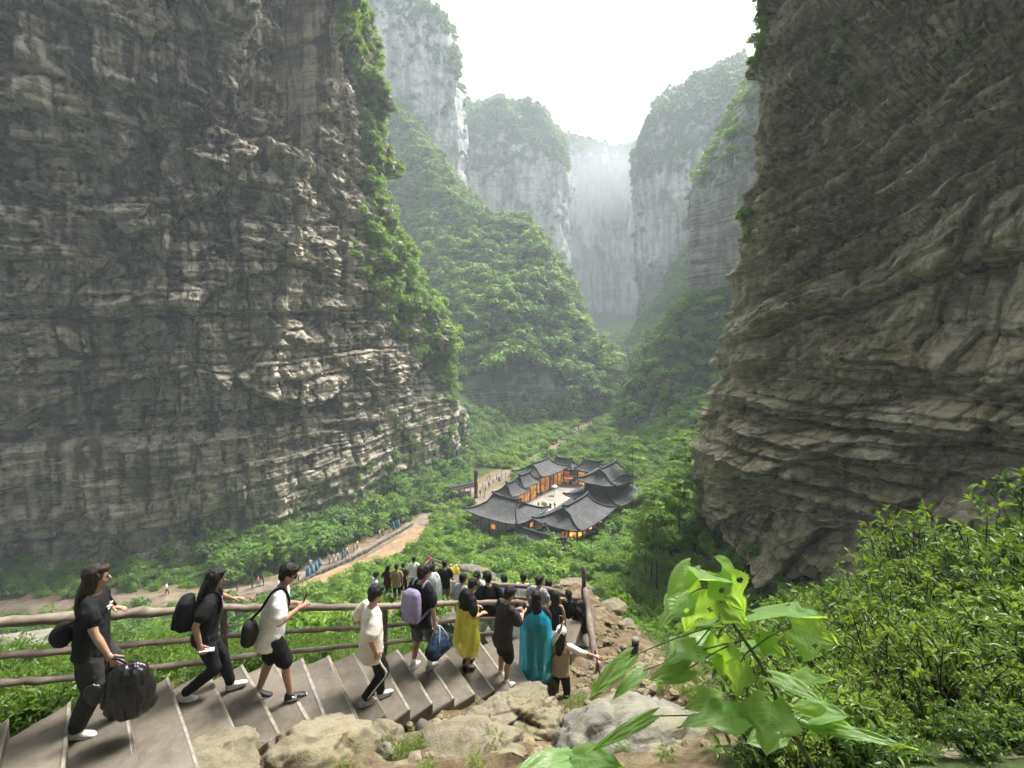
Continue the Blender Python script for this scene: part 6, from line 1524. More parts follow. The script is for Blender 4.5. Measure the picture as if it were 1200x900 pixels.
# man in white tee looking at his phone
I3 = person((310, 822), 1.74, 20, dict(snap=True, lean=12, bend=6, feet=[(-.10, -.08, 0, 0), (.10, .30, -.15, 5)], hands=[(-.10, .42, 1.14), (.14, .44, 1.20)], head=(0, 26), curl=(.7, .7), toe=(16, 0)),
    dict(hair='short', top='white', sleeve=.75, toplen=.10, loose=2.2, bottom='shorts', bottom_c='black', shoe='shoe_black', sole='sole'), 'man in loose white t-shirt and black shorts looking down at his phone', Z=SZ(310, 822))
phone(I3, 1, 'phone held up by the man in the loose white t-shirt', (-.08, .07, .07), (R(-25), 0, 0))
p = I3['pel'] + V3(.10, -.21, .10); b = thing_at('sling_bag', I3, p, 'grey sling bag hanging behind the man in loose white t-shirt', 'bag'); mb = MB(); ell(mb, (0, 0, 0), np.eye(3), (.12, .085, .15), 14, 8); ell(mb, (0, -.02, -.08), np.eye(3), (.11, .08, .09), 14, 8); volume('pouch', mb, M['c_charcoal'], b, .012, 2, .012, 4)
mb = MB(); q = I3; mb.tube(resample([V3(0, 0, .13), q['chest'] - p + V3(.10, -.15, .02), q['sh'][1] - p + V3(-.06, -.07, .055), q['sh'][1] - p + V3(-.08, .05, .06), q['chest'] - p + V3(.05, .15, .03), q['pel'] - p + V3(-.15, .13, .1)], 26), .016, 6); mb.build('strap', M['c_black'], b)
for c in [o for o in I3['e'].children if o.name.startswith('shoe')]:
    pass
ank = I3['ank'][1]; mb = MB(); q = ank + V3(.042, .05, -.035)       # white letter N on the outer side of the shoe
for dy, sl in ((-.02, 0), (.02, 0)): mb.box(q + V3(.0, dy, 0), (.004, .005, .022))
mb.box(q, (.004, .005, .028), Matrix.Rotation(R(42), 3, 'X')); mb.build('shoe_mark', M['c_white'], I3['e'])
mb = MB(); h = I3['head']
for k in (-1, 1):
    t = np.linspace(0, 2 * math.pi, 13); cc = h + I3['hr'] * k * .034 + I3['hf'] * .092; mb.tube([cc + I3['hr'] * .024 * math.cos(a) + I3['hu'] * .02 * math.sin(a) for a in t], .0025, 5); mb.tube([cc + I3['hr'] * k * .024, h + I3['hr'] * k * .08 - I3['hf'] * .01], .0025, 5)
mb.build('glasses', M['eye'], I3['e'])
# man in cream tee with striped track trousers
I4 = person((424, 823), 1.72, 38, dict(snap=True, lean=3, feet=[(-.09, .30, -.13, 0), (.09, .0, 0, 8)], hands=[(-.24, .22, .85), (.25, .12, .80)], head=(6, 20), toe=(0, 8)),
    dict(hair='short', top='cream', sleeve=.8, toplen=.10, loose=2.0, bottom='trousers', bottom_c='black', shoe='shoe_mix'), 'man in cream t-shirt and black track trousers with a pale side stripe', Z=SZ(424, 823))
mb = MB()
pts = []; h_, k_, a_ = I4['hips'][1], I4['knees'][1], I4['ank'][1]
for q, r in ((h_ + V3(0, 0, .02), .104), ((h_ + k_) / 2, .091), (k_, .074), ((k_ + a_) / 2, .069), (a_ * .85 + k_ * .15, .063)): pts.append(q + V3(r + .003, -.012, 0))
pts = resample(pts, 14); mb.loft([np.array([p + V3(0, -.016, 0), p + V3(.006, 0, 0), p + V3(0, .016, 0), p + V3(-.03, 0, 0)]) for p in pts]); mb.build('trouser_stripe', M['c_cream'], I4['e'])
# man with lilac backpack and navy bag
I5 = person((492, 787), 1.74, 62, dict(snap=True, lean=4, feet=[(-.12, -.02, 0, 5), (.12, .10, -.02, -8)], hands=[(-.22, .24, .86), (.27, .08, .78)], head=(-22, 12), curl=(.35, 1.0)),
    dict(hair='short', top='black', sleeve=.75, toplen=.05, loose=1.6, bottom='shorts', bottom_c='plaid', shoe='shoe_mix', socks=True), 'man in black t-shirt and patterned shorts wearing a lilac backpack', Z=SZ(492, 787))
backpack(I5, M['c_lilac'], 'lilac backpack on the man in patterned shorts', .16, .25, .09, .08)
p = I5['wri'][1] + V3(.04, .05, -.40); b = thing_at('duffel_bag', I5, p, 'navy cloth bag with pale handles hanging from the hand of the lilac backpack man', 'bag')
mb = MB(); ell(mb, (0, 0, 0), np.eye(3), (.13, .27, .15), 16, 10); ell(mb, (0, .12, -.05), np.eye(3), (.12, .15, .11), 14, 8); ell(mb, (0, -.14, -.04), np.eye(3), (.12, .13, .12), 14, 8); volume('sack', mb, M['c_navy'], b, .014, 2, .025, 7, (7, 7, 7))
for s_ in (-1, 1): mb = MB(); mb.tube(resample([(s_ * .09, -.12, .09), (s_ * .05, -.04, .26), (s_ * .01, 0, .33), (s_ * .05, .05, .25), (s_ * .09, .12, .09)], 14), .010, 6); mb.build('handle', M['c_pale_blue'], b)
# boy wrapped in the yellow raincoat
I6 = person((545, 783), 1.60, 30, dict(snap=True, lean=8, feet=[(-.09, .06, 0, 5), (.09, -.02, 0, -5)], hands=[(-.14, .26, 1.0), (.16, .26, 1.0)], head=(0, 30)),
    dict(hair='buzz', top='black', sleeve=.7, bottom='shorts', bottom_c='black', shoe='shoe_black', sole='sole_dark'), 'boy in black t-shirt with a yellow plastic raincoat wrapped round his waist', Z=SZ(545, 783))
raincoat(I6, M['rain_yellow'], 'raincoat', top_t=.22, bot=.34, wide=.25, seed=2)
# man in charcoal tee
I7 = person((588, 793), 1.70, 38, dict(snap=True, lean=6, bend=4, feet=[(-.12, .06, -.02, 5), (.12, .0, 0, -6)], hands=[(-.06, .38, 1.06), (.12, .38, 1.08)], head=(-6, 24), curl=(.8, .8)),
    dict(hair='short', top='charcoal', sleeve=.8, toplen=.12, loose=2.0, bottom='shorts', bottom_c='black', shoe='shoe_white', socks=True), 'man in charcoal t-shirt and black shorts standing behind the yellow raincoat boy', Z=SZ(588, 793))
phone(I7, 1, 'phone held by the man in charcoal t-shirt', (-.05, .06, .06), (R(-25), 0, 0))
# on the landing
I8 = person((573, 765), 1.76, 105, dict(feet=[(-.12, 0, 0, 6), (.12, .03, 0, -6)], head=(20, 10), hands=[(-.18, .26, 1.05), (.18, .26, 1.05)]), dict(hair='short', top='black', sleeve=.9, toplen=.05, loose=1.6, bottom='shorts', bottom_c='cream', shoe='shoe_black'), 'man in black shirt and cream shorts with his back turned on the landing', depth=9.5, voxel=.015)
I9 = person((562, 742), 1.68, 240, dict(head=(0, 25), hands=[(-.12, .25, 1.0), (.12, .25, 1.0)]), dict(hair='short', top='white', sleeve=.7, bottom='trousers', bottom_c='jeans'), 'man in white t-shirt with bowed head behind the black shirted man', depth=11.3, voxel=.016)
I9b = person((541, 752), 1.62, 60, dict(head=(10, 20)), dict(hair='short', top='grey', sleeve=.7, bottom='trousers', bottom_c='black', female=True), 'dark haired person half hidden behind the yellow raincoat boy', depth=10.4, voxel=.016)
I10 = person((606, 772), 1.15, 95, dict(head=(-15, 5), hands=[(-.15, .2, .62), (.15, .2, .62)]), dict(hair='short', top='white', sleeve=.8, toplen=.04, bottom='jeans', bottom_c='jeans', shoe='shoe_white', female=True), 'small child in white top and blue jeans beside the blue poncho', depth=9.3, voxel=.014)
I11 = person((629, 797), 1.64, 100, dict(head=(-10, 12), feet=[(-.1, .0, 0, 0), (.1, .1, 0, 0)], hands=[(-.16, .30, 1.05), (.16, .30, 1.05)]), dict(hair='long', top='charcoal', sleeve=.7, bottom='trousers', bottom_c='charcoal', female=True, shoe='shoe_white'), 'dark haired woman wearing a long translucent blue poncho', Z=LANDZ, voxel=.0145)
raincoat(I11, M['rain_blue'], 'poncho', bot=.10, wide=.55, seed=5)
I12 = person((630, 757), 1.72, 60, dict(head=(-20, 6), hands=[(-.3, .25, 1.0), None]), dict(hair='short', top='grey', sleeve=.7, bottom='trousers', bottom_c='charcoal'), 'man in grey t-shirt leaning at the far landing railing', depth=10.7, voxel=.016)
I13 = person((650, 775), 1.60, 75, dict(head=(10, 8)), dict(hair='long', top='black', sleeve=.0, top_name='sleeveless_top', bottom='skirt', bottom_c='plaid', female=True), 'woman in sleeveless black top beside the blue poncho', depth=10.0, voxel=.016)
I14 = person((682, 778), 1.60, 205, dict(head=(0, 15), hands=[(-.10, .30, 1.1), (.12, .28, 1.1)]), dict(hair='long', top='black', sleeve=1.6, bottom='skirt', bottom_c='maroon', female=True), 'woman in black top and long maroon skirt by the corner post', depth=10.6, voxel=.016)
# hiker with white cap, camera phone raised, hiking pole
gz = float(ground_z(*at(655, 838, 8.1)[:2])[0])
I15 = person((655, 838), 1.62, 70, dict(lean=8, feet=[(-.12, .10, .02, 0), (.12, -.04, 0, -8)], hands=[W(669, 716, 7.75), W(703, 771, 7.75)], head=(10, 6), curl=(.8, 1.1), hdir=((.1, .3, 1), None)),
    dict(hair='long', top='beige', sleeve=.0, top_name='vest', loose=1.8, toplen=-.03, bottom='trousers', bottom_c='black', female=True, shoe='shoe_black', sole='sole'), 'hiker in white cap and beige vest raising a phone and leaning on a pole', depth=8.1)
for k in range(2):
    mb = MB(); a, b_, w_ = I15['sh'][k], I15['elb'][k], I15['wri'][k]; limb(mb, [a, (a + b_) / 2, b_], [.062, .055, .05]); limb(mb, [b_, b_ * .6 + w_ * .4], [.049, .045]); volume('sleeve', mb, M['c_white'], I15['e'], .012, 3, .008, 4)
mb = MB(); h = I15['head']; ax = [I15['hr'], I15['hf'], I15['hu']]; ell(mb, h + I15['hu'] * .05 - I15['hf'] * .012, ax, (.096, .112, .10), 18, 10); mb.loft([ring(h + I15['hf'] * (.07 + .05 * t) + I15['hu'] * (.055 - .012 * t), I15['hr'], I15['hu'], .085 * (1 - .45 * t * t), .008, 12) for t in np.linspace(0, 1.4, 5)]); ell(mb, h - I15['hf'] * .06 - I15['hu'] * .06, ax, (.09, .05, .09), 14, 8); volume('cap', mb, M['c_white'], I15['e'], .010, 2, .004, 6)
phone(I15, 0, 'white phone raised by the hiker in white cap', (.0, .03, .15), (0, 0, 0), True)
wp = world_of(I15, I15['wri'][1]) + Vector((.04, .05, 0)); gp = at(713, 836, 7.6); gp.z = min(gp.z, float(ground_z(gp.x, gp.y)[0]) - .02); pole = empty('hiking_pole', gp); tag(pole, 'thin black hiking pole planted by the white capped hiker', 'pole')
d = wp - gp; mb = MB(); mb.tube([(0, 0, 0), tuple(d * .5), tuple(d * .98)], [.008, .011, .012], 7); mb.build('shaft', M['shoe_black'], pole); mb = MB(); mb.tube([tuple(d * .92), tuple(d * 1.06)], [.018, .02], 8); mb.build('grip', M['sole_dark'], pole)
mb = MB(); b0 = thing_at('shoulder_bag', I15, I15['pel'] + V3(-.2, -.05, .06), 'small dark shoulder bag at the hip of the white capped hiker', 'bag'); ell(mb, (0, 0, 0), np.eye(3), (.05, .10, .10), 12, 8); mb.build('pouch', M['c_charcoal'], b0); mb = MB(); p = V3(*(I15['pel'] + V3(-.2, -.05, .06))); mb.tube(resample([V3(0, 0, .08), I15['chest'] - p + V3(-.12, -.12, 0), I15['sh'][1] - p + V3(-.06, -.06, .06), I15['sh'][1] - p + V3(-.06, .06, .05)], 16), .010, 6); mb.build('strap', M['sole_dark'], b0)
# on the lower flight
I16 = person((506, 737), 1.68, 95, dict(head=(0, 10)), dict(hair='short', top='white', sleeve=.7, bottom='trousers', bottom_c='pale_blue'), 'person in a clear plastic poncho on the lower stairs', depth=14.9, voxel=.018); raincoat(I16, M['rain_clear'], 'poncho', bot=.35, wide=.9, seed=8)
I17 = person((466, 729), 1.62, 100, dict(head=(10, 5)), dict(hair='ponytail', top='tan', sleeve=.8, toplen=.08, loose=2, bottom='trousers', bottom_c='black', female=True), 'woman with ponytail in tan top on the lower stairs', depth=18.6, voxel=.018)
I18 = person((440, 738), 1.66, 30, dict(head=(0, 12)), dict(hair='short', top='pale_blue', sleeve=.7, toplen=.05, bottom='trousers', bottom_c='black'), 'person in pale blue t-shirt below the railing beside the cream t-shirt man', depth=16.8, voxel=.018)
I19 = person((473, 716), 1.66, 80, dict(head=(0, 8)), dict(hair='short', top='charcoal', sleeve=.7, bottom='trousers', bottom_c='black'), 'person in dark clothes ahead of the ponytail woman', depth=22, voxel=.02)
for (fx, fy, dd, hh, fc, hr_, tp, bt, bc, lab) in [
    (613, 744, 12.1, 1.70, 80, 'short', 'white', 'trousers', 'charcoal', 'man in white t-shirt between the charcoal t-shirt man and the far railing'),
    (641, 750, 12.0, 1.66, 60, 'long', 'charcoal', 'trousers', 'jeans', 'woman in charcoal top at the far railing beside the grey t-shirt man'),
    (592, 748, 11.6, 1.68, 110, 'short', 'pale_blue', 'shorts', 'charcoal', 'man in pale blue t-shirt behind the charcoal t-shirt man'),
    (666, 768, 10.9, 1.62, 90, 'ponytail', 'black', 'trousers', 'charcoal', 'woman with ponytail and black top next to the maroon skirt woman'),
    (522, 738, 15.2, 1.66, 100, 'short', 'black', 'shorts', 'tan', 'person in black top and tan shorts beside the clear poncho on the lower stairs'),
    (486, 722, 20.5, 1.68, 95, 'short', 'white', 'trousers', 'jeans', 'person in white t-shirt and jeans on the lower stairs'),
    (455, 722, 20.5, 1.62, 70, 'long', 'maroon', 'trousers', 'black', 'woman in maroon top on the lower stairs'),
    (494, 712, 25.5, 1.68, 80, 'short', 'green', 'shorts', 'black', 'person in green top farther down the lower stairs')]:
    person((fx, fy), hh, fc, dict(head=(5, 10), hands=[(-.2, .15, .95), (.18, .22, .95)]), dict(hair=hr_, top=tp, sleeve=.7, bottom=bt, bottom_c=bc, female=hr_ != 'short', toplen=.03, loose=1.4), lab, depth=dd, voxel=.017)
run_jobs()
# ------------------------------------------------------------------ small figures farther off
def small_person(name, kind, seed):
    rng = rnd(seed); mb = MB(); parts = []
    def mark(slot, n0): parts.append((slot, n0))
    def count(): return len(mb.f4), len(mb.f3)
    slots4, slots3 = [], []
    def flush(slot):
        while len(slots4) < len(mb.f4): slots4.append(slot)
        while len(slots3) < len(mb.f3): slots3.append(slot)
    sw = .16 if kind == 'walk' else .03
    for k, s in ((-1, 1), (1, -1)):
        limb(mb, [(k * .09, 0, .86), (k * .09, s * sw * .6 + .02, .46), (k * .09, s * sw, .08)], [.09, .07, .05], 8); flush(1)
        ell(mb, (k * .09, s * sw + .05, .05), np.eye(3), (.05, .12, .05), 8, 5); flush(4)
    mb.loft([ring(V3(0, 0, z), V3(1, 0, 0), V3(0, 1, 0), a, b, 12) for z, a, b in ((.78, .15, .11), (.92, .165, .12), (1.15, .15, .105), (1.36, .185, .11), (1.44, .08, .07))]); flush(0)
    for k, s in ((-1, -1), (1, 1)):
        el = V3(k * .24, s * sw * .4, 1.14); wr = V3(k * .22, .12 + s * sw * .6, .95) if kind != 'phone' else V3(k * .08, .30, 1.2)
        limb(mb, [(k * .18, 0, 1.38), el], [.062, .052], 8); flush(0); limb(mb, [el, wr], [.04, .03], 8); flush(2); ell(mb, wr + V3(0, .02, -.05), np.eye(3), (.025, .035, .06), 6, 5); flush(2)
    limb(mb, [(0, 0, 1.42), (0, .01, 1.52)], [.05, .05], 8); flush(2)
    ell(mb, (0, .015, 1.58), np.eye(3), (.075, .09, .115), 10, 8); flush(2); ell(mb, (0, -.02, 1.615), np.eye(3), (.087, .098, .10), 10, 8); flush(3)
    if kind == 'coat':
        mb.loft([ring(V3(0, 0, z), V3(1, 0, 0), V3(0, 1, 0), a, b, 14) for z, a, b in ((.30, .34, .28), (.7, .30, .24), (1.1, .28, .2), (1.36, .24, .15), (1.48, .09, .08))]); flush(0)
        ell(mb, (0, -.02, 1.60), np.eye(3), (.10, .115, .13), 10, 8); flush(0)
    me = mb.data(name); n4 = len(slots4); me.polygons.foreach_set('material_index', np.array(slots4 + slots3, np.int32))
    for m_ in (M['c_white'], M['c_black'], M['skin'], M['hair'], M['shoe_mix']): me.materials.append(m_)
    return me
FIG = {k: small_person('visitor', k, 7) for k in ('walk', 'stand', 'phone', 'coat')}
TOPS = {'white': 'c_white', 'black': 'c_black', 'grey': 'c_grey', 'pink': 'c_pink', 'magenta': 'c_magenta', 'red': 'c_red', 'pale blue': 'c_pale_blue', 'tan': 'c_tan', 'yellow': 'c_yellow', 'blue': 'c_blue', 'green': 'c_green', 'teal': 'c_teal'}
def visitor(p, face, kind, top, bottom, label, group, h=1.0):
    o = bpy.data.objects.new('person', FIG[kind]); COL.objects.link(o); o.location = p; o.rotation_euler = (0, 0, R(face - 90)); o.scale = (h, h, h)
    for i, m_ in ((0, M[TOPS[top]]), (1, M['c_' + bottom])): o.material_slots[i].link = 'OBJECT'; o.material_slots[i].material = m_
    return tag(o, label, 'person', group)
def vis_at(px, py, z=None):
    w = gpx(px, py) if z is None else np.array(onz(px, py, z)[:2]); return (w[0], w[1], float(ground_z(*w)[0]) + .22 if z is None else z)
rng = rnd(900)
def crowd(spots, where, group, z=None, dirs=(40, 220), tops=None):
    for i, s in enumerate(spots):
        top = s[2]; kind = 'coat' if len(s) > 3 and s[3] == 'c' else ('walk', 'stand', 'phone', 'walk')[int(rng.integers(4))]; bot = ('black', 'jeans', 'charcoal', 'tan')[int(rng.integers(4))]
        visitor(vis_at(s[0], s[1], z), dirs[int(rng.integers(len(dirs)))] + rng.normal() * 25, kind, top, bot, 'tiny visitor in %s %s %s' % (top, 'raincoat' if kind == 'coat' else 'top', where), group, .94 + .1 * rng.random())
crowd([(340, 688, 'white'), (346, 684, 'grey'), (350, 683, 'white'), (361, 678, 'blue', 'c'), (366, 675, 'blue', 'c'), (371, 672, 'blue', 'c'), (364, 668, 'white'), (375, 667, 'blue', 'c'), (386, 662, 'pale blue'), (391, 660, 'white'), (396, 659, 'white'), (402, 656, 'blue', 'c'), (407, 653, 'white'), (405, 658, 'grey'), (415, 648, 'tan'), (419, 645, 'yellow'), (445, 633, 'white'), (449, 630, 'yellow'), (455, 627, 'grey'), (461, 623, 'blue', 'c'), (464, 622, 'black'), (467, 621, 'blue', 'c'), (470, 619, 'black'), (473, 617, 'white')], 'on the valley path beside the kerb', 'visitors on the valley path')
crowd([(196, 699, 'white'), (278, 694, 'black'), (296, 691, 'black'), (303, 689, 'pink'), (309, 687, 'teal'), (330, 690, 'white')], 'on the path beneath the left cliff', 'visitors beneath the left cliff')
crowd([(534, 585, 'white'), (538, 583, 'magenta', 'c'), (541, 584, 'blue', 'c'), (544, 582, 'pink', 'c'), (547, 585, 'grey'), (551, 584, 'pale blue')], 'under the dark roofed stall', 'visitors at the stall', -36.3)
crowd([(566, 573, 'yellow'), (569, 575, 'white'), (573, 572, 'black'), (578, 566, 'white'), (582, 563, 'pale blue'), (585, 565, 'blue', 'c'), (588, 560, 'yellow'), (574, 563, 'grey'), (571, 562, 'white'), (592, 559, 'white'), (563, 582, 'tan'), (568, 583, 'yellow')], 'in the earth forecourt of the courtyard', 'visitors in the forecourt', -36.55)
crowd([(622, 588, 'black'), (630, 578, 'grey'), (634, 580, 'white'), (640, 572, 'black'), (645, 598, 'black'), (650, 597, 'black'), (631, 597, 'black'), (655, 569, 'red'), (660, 566, 'pink'), (672, 571, 'pale blue'), (676, 569, 'white'), (664, 571, 'red'), (648, 566, 'teal'), (628, 573, 'grey'), (626, 569, 'black')], 'on the paving inside the courtyard', 'visitors in the courtyard', -36.5)
crowd([(664, 517, 'white'), (667, 515, 'blue', 'c'), (669, 514, 'pink'), (672, 511, 'white'), (675, 508, 'blue', 'c'), (678, 506, 'black'), (681, 503, 'white'), (684, 500, 'pale blue'), (687, 497, 'red'), (690, 494, 'white'), (660, 519, 'yellow'), (671, 513, 'grey')], 'on the path beyond the courtyard', 'visitors beyond the courtyard')
def viewp(px, py, d, top, kind, label, bottom='black', h=1.0, face=60): visitor(at(px, py, d), face, kind, top, bottom, label, 'visitors at the rocky viewpoint', h)
viewp(528, 684, 38.5, 'yellow', 'coat', 'person in yellow raincoat on the rocky viewpoint, nearer the pink dress', face=230); viewp(535, 684, 39, 'yellow', 'coat', 'person in yellow raincoat on the rocky viewpoint, nearer the pale rock', face=90)
viewp(503, 672, 38, 'pink', 'stand', 'woman in pink dress standing high at the viewpoint railing', 'pink', 1.05, 240); viewp(508, 682, 36, 'black', 'phone', 'person in black beneath the pink dress woman', face=30)
viewp(513, 690, 34, 'magenta', 'stand', 'person in magenta top at the viewpoint', 'magenta', .9, 200); viewp(519, 684, 37, 'yellow', 'stand', 'child in yellow top between raincoats at the viewpoint', 'pink', .85, 60); viewp(522, 696, 33, 'pink', 'coat', 'child in pink raincoat at the viewpoint', 'pink', .72, 60); viewp(498, 684, 35, 'white', 'stand', 'person in white top on the steps below the viewpoint', 'black', .95, 60); viewp(516, 697, 32, 'pink', 'stand', 'child in pink top below the viewpoint', 'magenta', .7, 90); viewp(531, 697, 33, 'white', 'phone', 'child in white top below the yellow raincoats', 'jeans', .75, 90)
# ------------------------------------------------------------------ leafy bushes on the near right slope
def leaf_fan(base, d, n, L, wd, tone, V, F, T, bend=.18):
    """ovate leaf, folded along the midrib, eight triangles"""
    d = nrmz(d); n = nrmz(n - d * np.dot(n, d)); b = np.cross(d, n); k = len(V)
    for t, w in ((0, 0), (.28, .8), (.28, -.8), (.34, 0), (.62, .72), (.62, -.72), (.68, 0), (1, 0)):
        V.append(base + d * t * L + b * w * wd * L * .5 - n * (bend * t * t * L) + n * abs(w) * .10 * L)
        T.append(tone)
    F += [(k, k + 3, k + 1), (k, k + 2, k + 3), (k + 1, k + 3, k + 6), (k + 1, k + 6, k + 4), (k + 3, k + 2, k + 5), (k + 3, k + 5, k + 6), (k + 4, k + 6, k + 7), (k + 6, k + 5, k + 7)]
def leafy_bush(seed, twigs, per, L, R0, H, material, wd=.42):
    rng = rnd(seed); V, F, T = [], [], []; st = MB()
    for k in range(twigs):
        a = rng.random() * 6.28; el = .25 + 1.2 * rng.random(); l = (.55 + .5 * rng.random())
        o = V3(rng.normal() * .12 * R0, rng.normal() * .12 * R0, 0); e = o + V3(math.cos(a) * math.cos(el) * R0, math.sin(a) * math.cos(el) * R0, (.25 + math.sin(el)) * H) * l
        mid = (o + e) / 2 + V3(0, 0, .12 * H) + rng.normal(size=3) * .05; pts = resample([o, mid, e, e + (e - mid) * .4 + V3(0, 0, -.10 * H)], 9)
        st.tube(pts[:8], list(np.linspace(.011, .003, 8) * (R0 + .3)), 4, cap=False)
        tt = rng.random() * .5
        for j in range(per):
            q = 2 + 6 * (j + rng.random()) / per; i0 = min(int(q), 7); p = pts[i0] + (pts[i0 + 1] - pts[i0]) * (q - i0); ax = nrmz(pts[i0 + 1] - pts[i0])
            sd = rng.normal(size=3); sd -= ax * sd.dot(ax); d = nrmz(ax * .55 + nrmz(sd) * .9 + V3(0, 0, .05)); n = nrmz(V3(0, 0, 1.0) + rng.normal(size=3) * .45)
            leaf_fan(p, d, n, L * (.6 + .7 * rng.random()), wd, min(1, tt + .6 * rng.random()), V, F, T)
    me = mesh_from('leaves', np.array(V), np.array(F), smooth=False); me.attributes.new('tone', 'FLOAT', 'POINT').data.foreach_set('value', np.array(T, np.float32)); me.materials.append(material)
    sm_ = st.data('stems'); sm_.materials.append(M['thin_bark']); return me, sm_
BUSH = [leafy_bush(950 + k, 60, 17, [.085, .10, .075][k], .62, .66, [M['leaf_shrub'], M['leaf_shrub'], M['leaf_yellow']][k]) for k in range(3)]
TALLB = [leafy_bush(960 + k, 50, 18, .13, .8, 1.15, M['leaf_shrub'], .38) for k in range(2)]
def put_bush(pair, p, s, rz, name, label, group, tilt=(0, 0)):
    e = empty(name, p, rz); e.scale = (s, s, s); link('foliage', pair[0], None, e); link('stems', pair[1], None, e); return tag(e, label, 'bush', group)
rng = rnd(970); done = []; tries = 0
while len(done) < 190 and tries < 6000:
    tries += 1; Yd = 2.9 + 8.9 * rng.random(); px = 830 + 420 * rng.random(); X = (px - 600) / FPX * (Yd * 1.02); z = float(ground_z(X, Yd, False)[0]); qx, qy = project(np.array([X, Yd, z]))
    if qy < 690 or qy > 1010 or qx < np.interp(qy, [690, 740, 800, 900, 1000], [960, 905, 872, 895, 930]): continue
    if any((X - a) ** 2 + (Yd - b) ** 2 < (.14 + .062 * min(Yd, 6.5)) ** 2 for a, b in done): continue
    done.append((X, Yd)); k = int(rng.integers(3)); put_bush(BUSH[k], (X, Yd, z - .05), (.6 + .9 * rng.random() ** 1.5) * float(np.interp(Yd, [2.9, 4.5, 6], [.55, .9, 1.1])), rng.random() * 6.28, 'leafy_bush', ['small leaved dark green bush in the thicket beside the broad leaved plant', 'glossy green bush in the thicket beside the broad leaved plant', 'yellow green bush in the thicket beside the broad leaved plant'][k], 'bushes of the thicket')
for k, (px, py, d, s, rz) in enumerate([(1085, 735, 8.0, 1.25, 0), (1150, 720, 8.2, 1.45, 1), (1030, 750, 7.6, .85, 2), (1185, 770, 6.6, 1.2, 3), (1120, 760, 7.2, 1.1, 4), (1060, 700, 9.5, 1.2, 5), (1215, 700, 8.5, 1.5, .5), (1000, 742, 9.0, .75, 2.5)]):
    p = at(px, py, d); p.z = min(p.z, float(ground_z(p.x, p.y)[0])+.3); put_bush(TALLB[k % 2], p, s, rz, 'tall_bush', 'tall bush with larger pointed leaves rising from the thicket', 'tall bushes of the thicket')
# green growth behind the railing and round the steps
def near_ok(X, Y):
    ok = np.ones(len(X), bool)
    for i in range(-3, 19):
        n, f = nosing(i)
        for t in np.linspace(0, 1, 6): q = n + (f - n) * t; ok &= (X - q[0]) ** 2 + (Y - q[1]) ** 2 > .34 ** 2
    for q in LOWER[:40]: ok &= (X - q[0]) ** 2 + (Y - q[1]) ** 2 > 1.0
    return ok
rng = rnd(971); n = 2600; X = -9.5 + 11.5 * rng.random(n); Y = 4.6 + 11 * rng.random(n)
side = np.array([np.interp(x, [nosing(i)[1][0] for i in range(-3, 18)], [nosing(i)[1][1] for i in range(-3, 18)]) for x in X])
k = (Y > side + .18) & near_ok(X, Y) & (rng.random(n) > .75 * np.exp(-(((X + 2.4) / 1.5) ** 2 + ((Y - 9) / 2.2) ** 2))) & (X < .2); X, Y = X[k], Y[k]
UNDER = leafy_bush(975, 26, 9, .11, .8, .42, M['leaf_shrub'])
def tri_stuff(name, me0, pts, s0, s1, seed):
    """repeat a triangle mesh as one uncountable growth"""
    rng = rnd(seed); nv = len(me0.vertices); V = np.empty(nv * 3, np.float32); me0.vertices.foreach_get('co', V); F = np.empty(len(me0.loops), np.int32); me0.loops.foreach_get('vertex_index', F); F = F.reshape(-1, 3); m = len(pts)
    me = mesh_from(name, np.concatenate([V.reshape(-1, 3), np.asarray(pts, np.float32)]), F, smooth=False); tn = np.empty(nv, np.float32); me0.attributes['tone'].data.foreach_get('value', tn)
    me.attributes.new('tone', 'FLOAT', 'POINT').data.foreach_set('value', np.concatenate([tn, np.zeros(m, np.float32)])); me.attributes.new('inst', 'BOOLEAN', 'POINT').data.foreach_set('value', np.concatenate([np.ones(nv, bool), np.zeros(m, bool)]))
    s = s0 + (s1 - s0) * rng.random(m); sc = np.concatenate([np.ones((nv, 3)), np.stack([s, s, s * (.7 + .6 * rng.random(m))], 1)]).astype(np.float32); ro = np.concatenate([np.zeros((nv, 3)), np.stack([rng.normal(size=m) * .15, rng.normal(size=m) * .15, rng.random(m) * 6.28], 1)]).astype(np.float32)
    me.attributes.new('scl', 'FLOAT_VECTOR', 'POINT').data.foreach_set('vector', sc.ravel()); me.attributes.new('rot', 'FLOAT_VECTOR', 'POINT').data.foreach_set('vector', ro.ravel()); me.materials.append(me0.materials[0])
    o = link(name, me); md = o.modifiers.new('growth', 'NODES'); md.node_group = bpy.data.node_groups['repeat_growth']; return tag(o, kind='stuff')
P = np.stack([X, Y, ground_z(X, Y) - .03], 1); tri_stuff('undergrowth', UNDER[0], P[::3], .3, .75, 976); tri_stuff('undergrowth', BUSH[1][0], P[1::3], .22, .55, 977)
